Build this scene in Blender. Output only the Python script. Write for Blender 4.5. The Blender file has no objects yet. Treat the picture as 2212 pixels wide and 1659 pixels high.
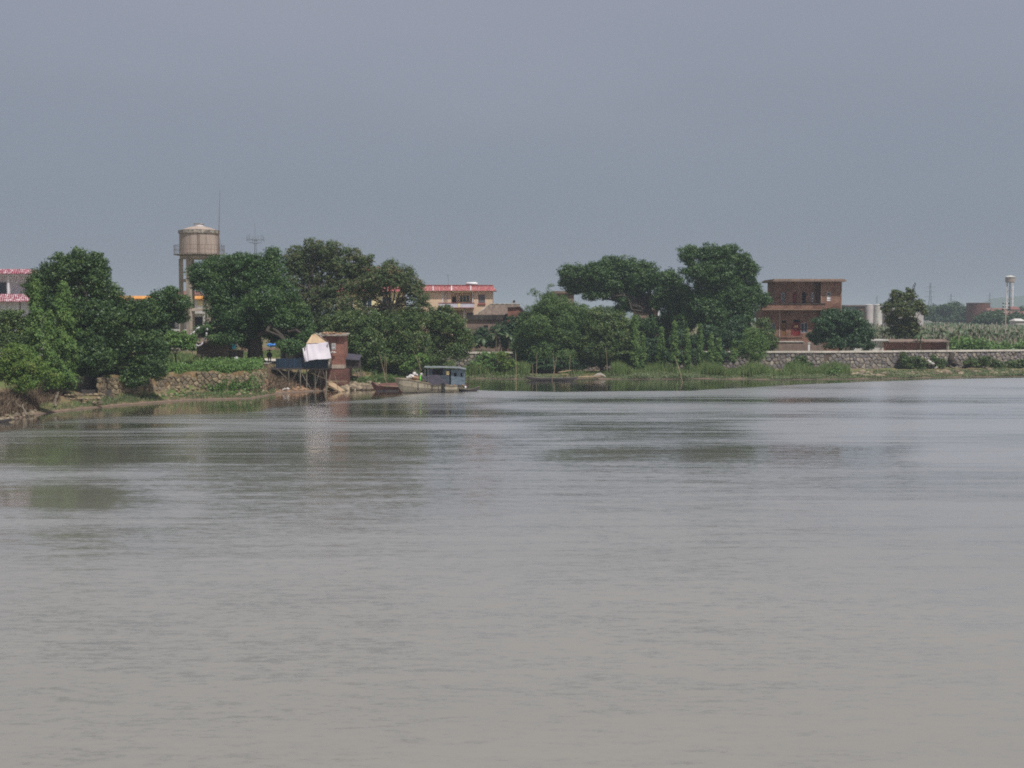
import bpy, math, random
import numpy as np
from mathutils import Vector
R = math.radians
scene = bpy.context.scene
COL = scene.collection

# ------------------------------------------------------------------ camera
F = 1400.0                       # focal length in pixels of the 1024 px wide frame
CH = 10.0                        # eye height above the river
TH = math.atan(66.0 / F)         # downward pitch
cam_d = bpy.data.cameras.new("camera")
cam = bpy.data.objects.new("camera", cam_d); COL.objects.link(cam)
cam.location = (0, 0, CH); cam.rotation_euler = (math.pi / 2 - TH, 0, 0)
cam_d.sensor_width = 36.0; cam_d.lens = 36.0 * F / 1024.0
cam_d.clip_start = 0.5; cam_d.clip_end = 30000
scene.camera = cam

# ------------------------------------------------------------------ world, sun, exposure
SUN_EL, SUN_AZ = R(61), R(36)    # azimuth: to the right of straight behind the camera
world = bpy.data.worlds.new("World"); scene.world = world; world.use_nodes = True
wn, wl = world.node_tree.nodes, world.node_tree.links
wn.clear()
wo = wn.new('ShaderNodeOutputWorld'); bg = wn.new('ShaderNodeBackground')
sky = wn.new('ShaderNodeTexSky'); sky.sky_type = 'NISHITA'; sky.sun_disc = False
sky.sun_elevation = SUN_EL; sky.sun_rotation = math.pi - SUN_AZ
sky.dust_density = 5.0; sky.air_density = 1.0
tc = wn.new('ShaderNodeTexCoord'); sx = wn.new('ShaderNodeSeparateXYZ')
ramp = wn.new('ShaderNodeValToRGB'); mx = wn.new('ShaderNodeMix'); mx.data_type = 'RGBA'
nz = wn.new('ShaderNodeTexNoise'); nz.inputs['Scale'].default_value = 1.6; nz.inputs['Detail'].default_value = 4
ad = wn.new('ShaderNodeMath'); ad.operation = 'MULTIPLY_ADD'
mp = wn.new('ShaderNodeMapping'); mp.inputs['Scale'].default_value = (1, 1, 3.0)
wl.new(tc.outputs['Generated'], sx.inputs[0]); wl.new(tc.outputs['Generated'], mp.inputs[0]); wl.new(mp.outputs[0], nz.inputs['Vector'])
ad.inputs[1].default_value = 0.26
wl.new(nz.outputs['Fac'], ad.inputs[0]); sb = wn.new('ShaderNodeMath'); sb.operation = 'SUBTRACT'; sb.inputs[1].default_value = 0.13
wl.new(sx.outputs[2], sb.inputs[0]); wl.new(sb.outputs[0], ad.inputs[2]); wl.new(ad.outputs[0], ramp.inputs[0])
cr = ramp.color_ramp
stops = [(0.0, (0.220, 0.258, 0.312)), (0.09, (0.230, 0.268, 0.332)), (0.17, (0.257, 0.289, 0.358)),
         (0.27, (0.306, 0.326, 0.400)), (0.45, (0.38, 0.395, 0.445)), (1.0, (0.36, 0.37, 0.42))]
cr.elements[0].position = 0; cr.elements[0].color = (*[10 * c for c in stops[0][1]], 1)
cr.elements[1].position = 1; cr.elements[1].color = (*[10 * c for c in stops[-1][1]], 1)
for p_, c_ in stops[1:-1]:
    e_ = cr.elements.new(p_); e_.color = (*[10 * c for c in c_], 1)
mx.inputs[0].default_value = 0.93
wl.new(sky.outputs[0], mx.inputs[6]); wl.new(ramp.outputs[0], mx.inputs[7])
wl.new(mx.outputs[2], bg.inputs[0]); bg.inputs[1].default_value = 0.1
wl.new(bg.outputs[0], wo.inputs[0])

sun_d = bpy.data.lights.new("sun", 'SUN'); sun_d.energy = 4.7; sun_d.angle = R(0.6); sun_d.color = (1.0, 0.96, 0.915)
sun = bpy.data.objects.new("sun", sun_d); COL.objects.link(sun)
sv = Vector((math.sin(SUN_AZ) * math.cos(SUN_EL), -math.cos(SUN_AZ) * math.cos(SUN_EL), math.sin(SUN_EL)))
sun.rotation_euler = sv.to_track_quat('Z', 'Y').to_euler()
sun.location = (60, -60, 120)
scene.view_settings.view_transform = 'Standard'; scene.view_settings.look = 'None'
scene.view_settings.exposure = 0.0; scene.view_settings.gamma = 1.0
scene.cycles.use_denoising = False; scene.cycles.use_adaptive_sampling = False; scene.cycles.pixel_filter_type = 'BLACKMAN_HARRIS'; scene.cycles.filter_width = 1.85
scene.cycles.max_bounces = 6; scene.cycles.diffuse_bounces = 3; scene.cycles.glossy_bounces = 3
scene.cycles.transmission_bounces = 3; scene.cycles.volume_bounces = 1; scene.cycles.transparent_max_bounces = 6
scene.cycles.sample_clamp_indirect = 6

# ------------------------------------------------------------------ projection helpers (a pixel and a distance -> a world point)
K = 1024 / 2212.0
sT, cT = math.sin(TH), math.cos(TH)
def P(px, py, D):
    a = (px - 512) / F; b = (384 - py) / F
    t = D / (cT + b * sT)
    return (a * t, D, CH + t * (-sT + b * cT))
def X(px, D, py=345): return P(px, py, D)[0]
def Z(py, D): return P(512, py, D)[2]
def U(u, v, D): return P(u * K, v * K, D)
def rng_(s): return np.random.default_rng(s)

# ------------------------------------------------------------------ terrain description
WL = [(-4000, 40), (-900, 62), (-300, 92), (-100, 118), (0, 134.6), (46, 146.7), (111, 158), (185, 168.7), (250, 172.8), (278, 184),
      (324, 191.6), (370, 194), (400, 200), (430, 214), (462, 229), (520, 228), (560, 225.8), (640, 227.6), (700, 228.5), (780, 224.5),
      (860, 227.6), (950, 234), (1024, 238), (1300, 248), (4000, 300)]
LV = [(-4000, 247), (430, 247), (470, 247), (840, 254), (1024, 265), (1300, 285), (4000, 420)]
PR = [  # px, t1, z1, t2, z2
    (-4000, 3, .6, 25, 3.5), (0, 3, .6, 25, 3.5), (92, 3.5, .6, 20, 3.5), (101, 4.2, .75, 5.4, 3.35), (262, 4.2, .6, 5.4, 3.35),
    (274, 3, .35, 14, 3.4), (345, 3, .35, 14, 3.4), (400, 3, .4, 22, 3.3), (440, 5, .5, 30, 3.2)]
wx, wy = np.array(WL, float).T
lx, ly = np.array(LV, float).T
prx = np.array(PR, float)
def Dw(px): return np.interp(px, wx, wy)
def Dl(px): return np.interp(px, lx, ly)
def gz(x, y):
    """ground height at world x, y (arrays or floats)"""
    x = np.asarray(x, float); y = np.asarray(y, float)
    px = 512 + F * x / np.maximum(y, 1e-3)
    t = y - Dw(px)
    t1 = np.interp(px, prx[:, 0], prx[:, 1]); z1 = np.interp(px, prx[:, 0], prx[:, 2])
    t2 = np.interp(px, prx[:, 0], prx[:, 3]); z2 = np.interp(px, prx[:, 0], prx[:, 4])
    tl = Dl(px) - Dw(px)
    m = px > 455
    t1 = np.where(m, tl + .1, t1); z1 = np.where(m, .75, z1); t2 = np.where(m, tl + .7, t2); z2 = np.where(m, 3.2, z2)
    z = np.where(t < 0, np.maximum(t * .22, -4), np.where(t < t1, z1 * t / np.maximum(t1, .1),
        np.where(t < t2, z1 + (z2 - z1) * (t - t1) / (t2 - t1), z2)))
    bump = .12 * np.sin(x * .9 + y * .4) * np.sin(y * .7 - x * .3) + .05 * np.sin(2.3 * x + 1.7 * y)
    return z + bump * np.clip((t - .3) / 3, 0, 1) * np.where((t > t2) & (y > 400), 0, 1)
def gzf(x, y): return float(gz(x, y))

# ------------------------------------------------------------------ materials
def C(r, g, b):                                     # sRGB 0-255 -> linear
    f = lambda c: (c / 255 / 12.92) if c <= 10 else ((c / 255 + .055) / 1.055) ** 2.4
    return (f(r), f(g), f(b))
def base_mat(name):
    m = bpy.data.materials.new(name); m.use_nodes = True
    n = m.node_tree.nodes; l = m.node_tree.links
    return m, n, l, n['Principled BSDF']
def pos_node(n, l, scale=(1, 1, 1)):
    g = n.new('ShaderNodeNewGeometry'); mp = n.new('ShaderNodeMapping'); mp.inputs['Scale'].default_value = scale
    l.new(g.outputs['Position'], mp.inputs[0]); return mp.outputs[0]
def mixc(n, l, fac, a, b):
    mxx = n.new('ShaderNodeMix'); mxx.data_type = 'RGBA'
    for i, v in ((0, fac), (6, a), (7, b)):
        if hasattr(v, 'is_linked') or hasattr(v, 'links'): l.new(v, mxx.inputs[i])
        else: mxx.inputs[i].default_value = v if i == 0 else (*v, 1)
    return mxx.outputs[2]
def noise(n, l, vec, scale, detail=4, rough=.6):
    t = n.new('ShaderNodeTexNoise'); t.inputs['Scale'].default_value = scale; t.inputs['Detail'].default_value = detail
    t.inputs['Roughness'].default_value = rough; l.new(vec, t.inputs['Vector']); return t
def rmp(n, l, fac, a, b):
    r = n.new('ShaderNodeMapRange'); r.inputs[1].default_value = a; r.inputs[2].default_value = b; l.new(fac, r.inputs[0]); return r.outputs[0]
def bump(n, l, bs, h, st, dist=.05):
    b = n.new('ShaderNodeBump'); b.inputs['Strength'].default_value = st; b.inputs['Distance'].default_value = dist
    l.new(h, b.inputs['Height']); l.new(b.outputs[0], bs.inputs['Normal'])
def weathered(name, ca, cb, scale=.8, rough=.8, cc=None, stretch=(1, 1, 1), lo=.35, hi=.65, bst=.3, spec=.3, metal=0):
    """two tones mixed by noise, a third as streaks or stains"""
    m, n, l, bs = base_mat(name)
    v = pos_node(n, l, stretch)
    n1 = noise(n, l, v, scale, 6)
    c = mixc(n, l, rmp(n, l, n1.outputs['Fac'], lo, hi), ca, cb)
    if cc:
        n2 = noise(n, l, pos_node(n, l, (stretch[0] * 1.3, stretch[1] * 1.3, stretch[2] * .5)), scale * 2.3, 5)
        c = mixc(n, l, rmp(n, l, n2.outputs['Fac'], .52, .72), c, cc)
    l.new(c, bs.inputs['Base Color']); bs.inputs['Roughness'].default_value = rough
    bs.inputs['Specular IOR Level'].default_value = spec; bs.inputs['Metallic'].default_value = metal
    n3 = noise(n, l, v, scale * 8, 4); bump(n, l, bs, n3.outputs['Fac'], bst)
    return m
def brick_mat(name, ca, cb, mortar, bw=.5, bh=.16, stain=None):
    m, n, l, bs = base_mat(name)
    g = n.new('ShaderNodeNewGeometry'); s = n.new('ShaderNodeSeparateXYZ'); l.new(g.outputs['Position'], s.inputs[0])
    a = n.new('ShaderNodeMath'); l.new(s.outputs[0], a.inputs[0]); l.new(s.outputs[1], a.inputs[1])
    cmb = n.new('ShaderNodeCombineXYZ'); l.new(a.outputs[0], cmb.inputs[0]); l.new(s.outputs[2], cmb.inputs[1])
    t = n.new('ShaderNodeTexBrick'); l.new(cmb.outputs[0], t.inputs['Vector'])
    t.inputs['Scale'].default_value = 1; t.inputs['Brick Width'].default_value = bw; t.inputs['Row Height'].default_value = bh
    t.inputs['Mortar Size'].default_value = .018; t.inputs['Color1'].default_value = (*ca, 1); t.inputs['Color2'].default_value = (*cb, 1)
    t.inputs['Mortar'].default_value = (*mortar, 1); t.inputs['Bias'].default_value = -.1
    v = pos_node(n, l); n1 = noise(n, l, v, .55, 6); n2 = noise(n, l, v, 3.2, 4)
    c = mixc(n, l, rmp(n, l, n1.outputs['Fac'], .45, .75), t.outputs['Color'], stain or (ca[0] * .45, ca[1] * .5, ca[2] * .55))
    c = mixc(n, l, rmp(n, l, n2.outputs['Fac'], .62, .8), c, mortar)
    l.new(c, bs.inputs['Base Color']); bs.inputs['Roughness'].default_value = .9; bs.inputs['Specular IOR Level'].default_value = .15
    bump(n, l, bs, t.outputs['Fac'], -.4, .02)
    return m
def leaf_mat(name, ca, cb, cc=None, rough=.5, trans=.16, spec=.4):
    """leaf colour varies per leaf (face attribute var) and per clump (clump)"""
    m, n, l, bs = base_mat(name)
    at = n.new('ShaderNodeAttribute'); at.attribute_name = 'var'
    c = mixc(n, l, at.outputs['Fac'], ca, cb)
    if cc:
        a2 = n.new('ShaderNodeAttribute'); a2.attribute_name = 'clump'
        c = mixc(n, l, rmp(n, l, a2.outputs['Fac'], .55, 1.0), c, cc)
    l.new(c, bs.inputs['Base Color']); bs.inputs['Roughness'].default_value = rough
    bs.inputs['Specular IOR Level'].default_value = spec
    tr = n.new('ShaderNodeBsdfTranslucent'); l.new(c, tr.inputs['Color'])
    ms = n.new('ShaderNodeMixShader'); ms.inputs[0].default_value = trans
    out = n['Material Output']; l.new(bs.outputs[0], ms.inputs[1]); l.new(tr.outputs[0], ms.inputs[2]); l.new(ms.outputs[0], out.inputs[0])
    return m
def tile_mat(name, ca, cb, cc, period=.28):
    m, n, l, bs = base_mat(name)
    v = pos_node(n, l); n1 = noise(n, l, v, 1.1, 6)
    c = mixc(n, l, rmp(n, l, n1.outputs['Fac'], .38, .6), ca, cb)
    n2 = noise(n, l, pos_node(n, l, (1.2, 1, 2)), 3.0, 5, .7)
    c = mixc(n, l, rmp(n, l, n2.outputs['Fac'], .50, .60), c, cc)
    w = n.new('ShaderNodeTexWave'); w.inputs['Scale'].default_value = .314 / period; l.new(v, w.inputs['Vector'])
    l.new(c, bs.inputs['Base Color']); bs.inputs['Roughness'].default_value = .45
    bump(n, l, bs, w.outputs['Fac'], .8, .06)
    return m

M = {}
M['leaf_dark'] = leaf_mat('dark glossy leaves', (.020, .052, .015), (.050, .102, .024), (.074, .124, .030))
M['leaf_banyan'] = leaf_mat('banyan leaves', (.020, .058, .016), (.050, .112, .024), (.076, .138, .030))
M['leaf_airy'] = leaf_mat('fine leaves', (.050, .086, .030), (.092, .130, .044), (.125, .125, .050), rough=.65)
M['leaf_mid'] = leaf_mat('mid green leaves', (.040, .082, .022), (.078, .128, .032), (.110, .145, .038))
M['leaf_light'] = leaf_mat('light green leaves', (.060, .135, .028), (.100, .190, .038), (.120, .200, .045), rough=.5)
M['leaf_conifer'] = leaf_mat('feathery green foliage', (.054, .122, .026), (.098, .180, .036), (.125, .190, .042), rough=.65)
M['leaf_bush'] = leaf_mat('yellow green foliage', (.060, .130, .022), (.115, .190, .030), (.150, .185, .036), rough=.65)
M['leaf_bamboo'] = leaf_mat('bamboo leaves', (.044, .098, .026), (.084, .150, .038), (.115, .175, .045), rough=.6)
M['leaf_olive'] = leaf_mat('olive leaves', (.040, .070, .022), (.085, .112, .028), (.118, .122, .036), rough=.5)
M['leaf_mango'] = leaf_mat('deep green leaves', (.016, .050, .020), (.038, .090, .030), (.052, .102, .034), rough=.5)
M['leaf_far'] = leaf_mat('distant foliage', (.030, .070, .026), (.060, .105, .038), rough=.7)
M['reed'] = leaf_mat('reed blades', (.090, .170, .045), (.160, .240, .070), (.230, .230, .100), rough=.6, trans=.3)
M['herb'] = leaf_mat('bank herbs', (.075, .125, .050), (.130, .175, .070), (.210, .195, .105), rough=.6)
M['dry'] = leaf_mat('dry twigs', (.07, .05, .035), (.16, .115, .08), (.22, .17, .12), rough=.9, trans=.05, spec=.1)
M['banana'] = leaf_mat('banana leaves', (.060, .108, .050), (.110, .160, .076), (.170, .180, .100), rough=.5, trans=.3)
M['banana_stem'] = weathered('banana stem', C(158, 150, 126), C(128, 120, 98), 2, cc=C(100, 84, 66))
M['prop'] = weathered('grey prop poles', C(186, 178, 166), C(150, 140, 130), 2)
M['bark'] = weathered('dark bark', (.035, .028, .022), (.075, .062, .050), 1.5, .95, stretch=(2, 2, .4), bst=.8)
M['bark_pale'] = weathered('pale bark', (.12, .10, .08), (.22, .19, .15), 1.5, .95, stretch=(2, 2, .4), bst=.8)
M['culm'] = weathered('bamboo culms', (.05, .065, .025), (.10, .11, .05), 1, .5, stretch=(1, 1, .3))
M['pole'] = weathered('weathered bamboo pole', C(146, 132, 106), C(108, 96, 78), 1.2, .7)
M['pole_grey'] = weathered('grey timber', C(125, 120, 108), C(90, 86, 78), 1.2, .9)
M['concrete'] = weathered('stained concrete', C(178, 165, 150), C(150, 138, 126), .35, .9, cc=C(120, 108, 98), stretch=(1, 1, .45))
M['conc_tank'] = weathered('tank render', C(168, 153, 141), C(150, 136, 126), .3, .85, cc=C(120, 106, 98), stretch=(1.3, 1.3, .25))
M['conc_dark'] = weathered('blackened concrete', C(92, 86, 80), C(150, 142, 130), 1.6, .9, cc=C(190, 182, 168), lo=.4, hi=.6)
M['conc_white'] = weathered('pale concrete', C(205, 203, 198), C(180, 176, 170), .5, .85, cc=C(140, 135, 130))
M['levee_cap'] = weathered('levee cap concrete', C(205, 198, 186), C(180, 172, 162), .5, .9, cc=C(150, 142, 132))
M['rust'] = weathered('rusty steel', C(84, 66, 58), C(110, 84, 68), 2, .8)
M['steel'] = weathered('grey steel', C(120, 124, 132), C(100, 104, 112), 2, .5, metal=.3)
M['brick'] = brick_mat('red brick', C(124, 82, 68), C(84, 60, 52), C(168, 146, 128))
M['brick_hut'] = brick_mat('dark red brick', C(134, 78, 66), C(106, 62, 54), C(158, 134, 120), .42, .14)
M['brick_far'] = brick_mat('faded brick', C(110, 72, 64), C(90, 60, 54), C(120, 104, 98), .8, .3)
M['brick_edge'] = weathered('pale brick edging', C(150, 128, 110), C(126, 104, 88), 1.5, .9)
M['roof_slab'] = weathered('roof slab', C(132, 114, 104), C(108, 92, 84), .8, .9, cc=C(84, 72, 66))
M['beige'] = weathered('beige render', C(210, 184, 158), C(198, 172, 148), .25, .8, bst=.08)
M['cream'] = weathered('cream render', C(222, 208, 160), C(206, 192, 148), .3, .8, bst=.08)
M['white'] = weathered('white paint', C(228, 226, 228), C(206, 204, 208), .4, .7, cc=C(186, 182, 184), bst=.08)
M['lilac'] = weathered('grey white tiles', C(200, 196, 208), C(184, 180, 194), .6, .6, bst=.05)
M['brown_trim'] = weathered('brown trim', C(150, 84, 76), C(128, 72, 66), 1, .7)
M['red_tile'] = tile_mat('red glazed tiles', C(158, 66, 66), C(142, 54, 58), C(186, 140, 140))
M['mag_tile'] = tile_mat('crimson glazed tiles', C(132, 44, 64), C(116, 38, 56), C(196, 178, 184))
M['orange_tile'] = tile_mat('orange glazed tiles', C(206, 140, 54), C(188, 120, 42), C(214, 160, 90))
M['grey_tile'] = weathered('old grey roof tiles', C(112, 98, 88), C(84, 74, 68), .7, .9, stretch=(2.4, .6, .6), cc=C(130, 114, 98), bst=.8)
M['dark_wall'] = weathered('grimy and shade dark wall', C(66, 60, 56), C(48, 44, 42), .8, .9, cc=C(84, 76, 68))  # also serves as painted shade on the tree ledge and hut back
M['mud_wall'] = weathered('old plaster wall', C(142, 122, 110), C(112, 96, 90), .8, .9, cc=C(90, 78, 74))
M['pane'] = weathered('dark window glass', C(48, 58, 64), C(66, 78, 84), .8, .15, spec=.6, bst=.02)
M['pane_teal'] = weathered('teal window glass', C(70, 116, 122), C(58, 90, 98), 1.4, .15, spec=.6, bst=.02)
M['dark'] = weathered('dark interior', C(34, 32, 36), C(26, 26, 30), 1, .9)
M['door_red'] = weathered('red painted door', C(118, 36, 36), C(88, 28, 30), 1.2, .6)
M['door_tan'] = weathered('brown wooden door', C(120, 84, 46), C(96, 66, 40), 1.2, .7)
M['paper'] = weathered('paper notice', C(226, 206, 150), C(206, 180, 130), 3, .9)
M['tarp'] = weathered('white tarpaulin', C(190, 184, 190), C(176, 170, 178), .5, .5, bst=.5)
M['tarp_tan'] = weathered('tan tarpaulin', C(186, 162, 130), C(164, 142, 114), .8, .6, bst=.5)
M['blue_sheet'] = weathered('shade darkened blue sheeting', C(26, 46, 64), C(22, 36, 50), .8, .6, cc=C(38, 68, 90), stretch=(2, 2, .3))  # blue darkened to carry the shade of banyan and tarpaulin
M['blue'] = weathered('bright blue plastic', C(64, 136, 214), C(50, 110, 190), 2, .4)
M['teal'] = weathered('turquoise board', C(72, 178, 208), C(60, 160, 194), 2, .5)
M['plank'] = weathered('old planks', C(96, 84, 76), C(70, 62, 58), 1.2, .9, stretch=(.4, 2, 2), cc=C(120, 106, 94))
M['plank_warm'] = weathered('pale warm planks', C(168, 146, 118), C(140, 118, 94), 1.2, .8, stretch=(.5, 2, 2))  # paler, warmer tone than the old planks
M['hull'] = weathered('weathered wooden hull', C(170, 162, 144), C(136, 128, 112), .9, .85, stretch=(.5, 1, 1.4), cc=C(150, 134, 110))
M['hull_dark'] = weathered('dark wet hull', C(72, 66, 66), C(54, 50, 52), 1.2, .8, stretch=(.4, 1, 1))
M['hull_red'] = weathered('rotten red brown hull', C(112, 74, 68), C(84, 60, 58), 1.2, .9)
M['cabin'] = weathered('blue grey cabin boards', C(104, 118, 130), C(82, 96, 108), 1.0, .7, stretch=(.6, 1, 3), cc=C(66, 76, 88))
M['roof_sheet'] = weathered('faded roof sheet', C(122, 128, 128), C(92, 100, 106), 1.5, .8, cc=C(70, 74, 78))
M['cabin_dark'] = weathered('dark weathered grey boards', C(72, 80, 90), C(56, 62, 72), 1.2, .85, stretch=(.6, 1, 3), cc=C(92, 102, 112))  # front cabin boards, a darker tone than the rear cabin
M['felt'] = weathered('grey felt sheet', C(74, 70, 80), C(56, 54, 64), .8, .9)
M['sack'] = weathered('white sacks', C(196, 192, 190), C(170, 164, 158), 2.2, .9)
M['sack_tan'] = weathered('brown bundles', C(160, 130, 104), C(110, 84, 66), 2.2, .9)
M['green'] = weathered('bright green plastic', C(110, 210, 90), C(90, 190, 76), 2, .5)
M['rubber'] = weathered('black rubber', C(36, 34, 36), C(46, 44, 46), 2, .8)
M['stone'] = None
M['cloth_dark'] = weathered('dark clothing', C(40, 40, 52), C(30, 30, 40), 3, .9)
M['skin'] = weathered('skin', C(168, 124, 98), C(150, 108, 84), 3, .6)
M['straw'] = weathered('dark straw hat', C(70, 62, 56), C(52, 46, 42), 3, .9)
M['orange'] = weathered('orange plastic', C(240, 120, 50), C(220, 100, 40), 2, .5)
M['far_wall'] = weathered('distant pale wall', C(190, 182, 180), C(170, 162, 162), .2, .9)
M['far_grey'] = weathered('distant grey wall', C(150, 144, 150), C(130, 124, 130), .2, .9)
M['far_red'] = weathered('distant red roof', C(126, 86, 80), C(110, 76, 70), .3, .8)

def stone_mat(name, greys):
    m, n, l, bs = base_mat(name)
    at = n.new('ShaderNodeAttribute'); at.attribute_name = 'var'
    r = n.new('ShaderNodeValToRGB'); e = r.color_ramp.elements
    e[0].color = (*greys[0], 1); e[1].color = (*greys[-1], 1)
    for i, g in enumerate(greys[1:-1], 1):
        q = e.new(i / (len(greys) - 1)); q.color = (*g, 1)
    l.new(at.outputs['Fac'], r.inputs[0])
    v = pos_node(n, l); n1 = noise(n, l, v, 2.2, 6)
    c = mixc(n, l, rmp(n, l, n1.outputs['Fac'], .35, .7), r.outputs[0], (greys[0][0] * .6, greys[0][1] * .6, greys[0][2] * .58))
    l.new(c, bs.inputs['Base Color']); bs.inputs['Roughness'].default_value = .9; bs.inputs['Specular IOR Level'].default_value = .2
    n2 = noise(n, l, v, 9, 5); bump(n, l, bs, n2.outputs['Fac'], .7, .06)
    return m
M['stone'] = stone_mat('levee stones', [C(104, 102, 106), C(132, 126, 128), C(150, 142, 138), C(170, 158, 142), C(126, 118, 112), C(196, 186, 170)])
M['mortar'] = weathered('dark mortar', C(112, 96, 84), C(86, 74, 66), 1.5, .95)
M['stone_tan'] = stone_mat('crumbling tan stones', [C(104, 94, 80), C(136, 122, 100), C(162, 146, 118), C(122, 112, 96), C(150, 134, 108)])
M['earth_wall'] = weathered('earth fill', C(140, 116, 84), C(98, 80, 60), 1.2, .95, cc=C(84, 84, 54))
M['rock'] = stone_mat('rubble rocks', [C(104, 94, 82), C(142, 128, 108), C(176, 160, 134), C(122, 112, 98)])

# ------------------------------------------------------------------ object helpers
def link(o): COL.objects.link(o); return o
def tag(o, label=None, cat=None, group=None, kind=None):
    if label: o['label'] = label
    if cat: o['category'] = cat
    if group: o['group'] = group
    if kind: o['kind'] = kind
    return o
def thing(name, label, cat, loc=(0, 0, 0), group=None):
    o = bpy.data.objects.new(name, None); link(o); o.location = loc; o.empty_display_size = .3
    return tag(o, label, cat, group)
def mk(name, verts, faces, mat, parent=None, smooth=False, attrs=None):
    """one mesh object; verts in world space, made relative to the parent's origin"""
    me = bpy.data.meshes.new(name)
    V = np.asarray(verts, np.float32).reshape(-1, 3).copy()
    off = np.zeros(3, np.float32)
    if parent is not None:
        q = parent
        while q is not None:
            off = off + np.array(q.location, np.float32); q = q.parent
        V -= off
    if isinstance(faces, np.ndarray):
        nf, k = faces.shape
        me.vertices.add(len(V)); me.vertices.foreach_set('co', V.ravel())
        me.loops.add(nf * k); me.loops.foreach_set('vertex_index', faces.astype(np.int32).ravel())
        me.polygons.add(nf); me.polygons.foreach_set('loop_start', np.arange(0, nf * k, k, dtype=np.int32))
        me.update(calc_edges=True)
    else:
        me.from_pydata([tuple(map(float, v)) for v in V], [], faces); me.update()
    if attrs:
        for an, (dom, arr) in attrs.items():
            a = me.attributes.new(an, 'FLOAT', dom); a.data.foreach_set('value', np.asarray(arr, np.float32))
    if smooth: me.polygons.foreach_set('use_smooth', np.ones(len(me.polygons), bool))
    if mat is not None: me.materials.append(M[mat] if isinstance(mat, str) else mat)
    o = bpy.data.objects.new(name, me); link(o); o.parent = parent
    return o
class MB:
    def __init__(s): s.v = []; s.f = []; s.var = []
    def add(s, vs, fs, var=0.5):
        n = len(s.v); s.v += [tuple(map(float, v)) for v in vs]; s.f += [tuple(n + i for i in f) for f in fs]; s.var += [var] * len(fs)
        return s
    def box(s, x0, x1, y0, y1, z0, z1, var=.5):
        return s.add([(x0, y0, z0), (x1, y0, z0), (x1, y1, z0), (x0, y1, z0), (x0, y0, z1), (x1, y0, z1), (x1, y1, z1), (x0, y1, z1)],
                     [(3, 2, 1, 0), (4, 5, 6, 7), (0, 1, 5, 4), (1, 2, 6, 5), (2, 3, 7, 6), (3, 0, 4, 7)], var)
    def tube(s, pts, rad, n=8, cap=True, var=.5):
        pts = [Vector(p) for p in pts]
        if not hasattr(rad, '__len__'): rad = [rad] * len(pts)
        vs, fs = [], []
        for i, p in enumerate(pts):
            d = (pts[min(i + 1, len(pts) - 1)] - pts[max(i - 1, 0)]).normalized()
            a = d.orthogonal().normalized() if i == 0 else (a - d * a.dot(d)).normalized()
            b = d.cross(a)
            for k in range(n):
                t = 2 * math.pi * k / n
                vs.append(p + (a * math.cos(t) + b * math.sin(t)) * rad[i])
        for i in range(len(pts) - 1):
            for k in range(n):
                k2 = (k + 1) % n
                fs.append((i * n + k, i * n + k2, (i + 1) * n + k2, (i + 1) * n + k))
        if cap: fs += [tuple(range(n))[::-1], tuple((len(pts) - 1) * n + k for k in range(n))]
        return s.add(vs, fs, var)
    def lathe(s, cx, cy, prof, n=32, var=.5):
        vs, fs = [], []
        for r, z in prof:
            for k in range(n):
                t = 2 * math.pi * k / n; vs.append((cx + r * math.cos(t), cy + r * math.sin(t), z))
        for i in range(len(prof) - 1):
            for k in range(n):
                k2 = (k + 1) % n; fs.append((i * n + k, i * n + k2, (i + 1) * n + k2, (i + 1) * n + k))
        fs += [tuple(range(n))[::-1], tuple((len(prof) - 1) * n + k for k in range(n))]
        return s.add(vs, fs, var)
    def prism(s, poly, y0, y1, var=.5):
        """poly: (x, z) outline, extruded in y"""
        n = len(poly)
        vs = [(x, y0, z) for x, z in poly] + [(x, y1, z) for x, z in poly]
        fs = [tuple(range(n)), tuple(range(2 * n - 1, n - 1, -1))] + [(i, n + i, n + (i + 1) % n, (i + 1) % n) for i in range(n)]
        return s.add(vs, fs, var)
    def rock(s, c, r, rg, var=.5, flat=.7):
        vs, fs = [], []
        nu, nv = 7, 5
        sc = np.array([r * rg.uniform(.8, 1.3), r * rg.uniform(.7, 1.1), r * flat * rg.uniform(.7, 1.2)])
        ang = rg.uniform(0, 6.28)
        for j in range(nv):
            ph = math.pi * (j + .5) / nv - math.pi / 2
            for i in range(nu):
                th = 2 * math.pi * i / nu
                p = np.array([math.cos(ph) * math.cos(th), math.cos(ph) * math.sin(th), math.sin(ph)]) * rg.uniform(.75, 1.12) * sc
                x = p[0] * math.cos(ang) - p[1] * math.sin(ang); y = p[0] * math.sin(ang) + p[1] * math.cos(ang)
                vs.append((c[0] + x, c[1] + y, c[2] + p[2]))
        for j in range(nv - 1):
            for i in range(nu):
                i2 = (i + 1) % nu; fs.append((j * nu + i, j * nu + i2, (j + 1) * nu + i2, (j + 1) * nu + i))
        fs += [tuple(range(nu))[::-1], tuple((nv - 1) * nu + i for i in range(nu))]
        return s.add(vs, fs, var)
    def build(s, name, mat, parent=None, smooth=False):
        return mk(name, s.v, s.f, mat, parent, smooth, {'var': ('FACE', s.var)})
def wall_holes(mb, x0, x1, z0, z1, y0, y1, holes):
    """a wall slab in the xz plane with real openings; holes = [(x0,x1,z0,z1)]"""
    zs = sorted({z0, z1} | {z for h in holes for z in h[2:4] if z0 < z < z1})
    for a, b in zip(zs[:-1], zs[1:]):
        mid = (a + b) / 2
        cuts = sorted([(max(h[0], x0), min(h[1], x1)) for h in holes if h[2] < mid < h[3]])
        cur = x0
        for c0, c1 in cuts:
            if c0 > cur: mb.box(cur, c0, y0, y1, a, b)
            cur = max(cur, c1)
        if cur < x1: mb.box(cur, x1, y0, y1, a, b)
    return mb
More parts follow.
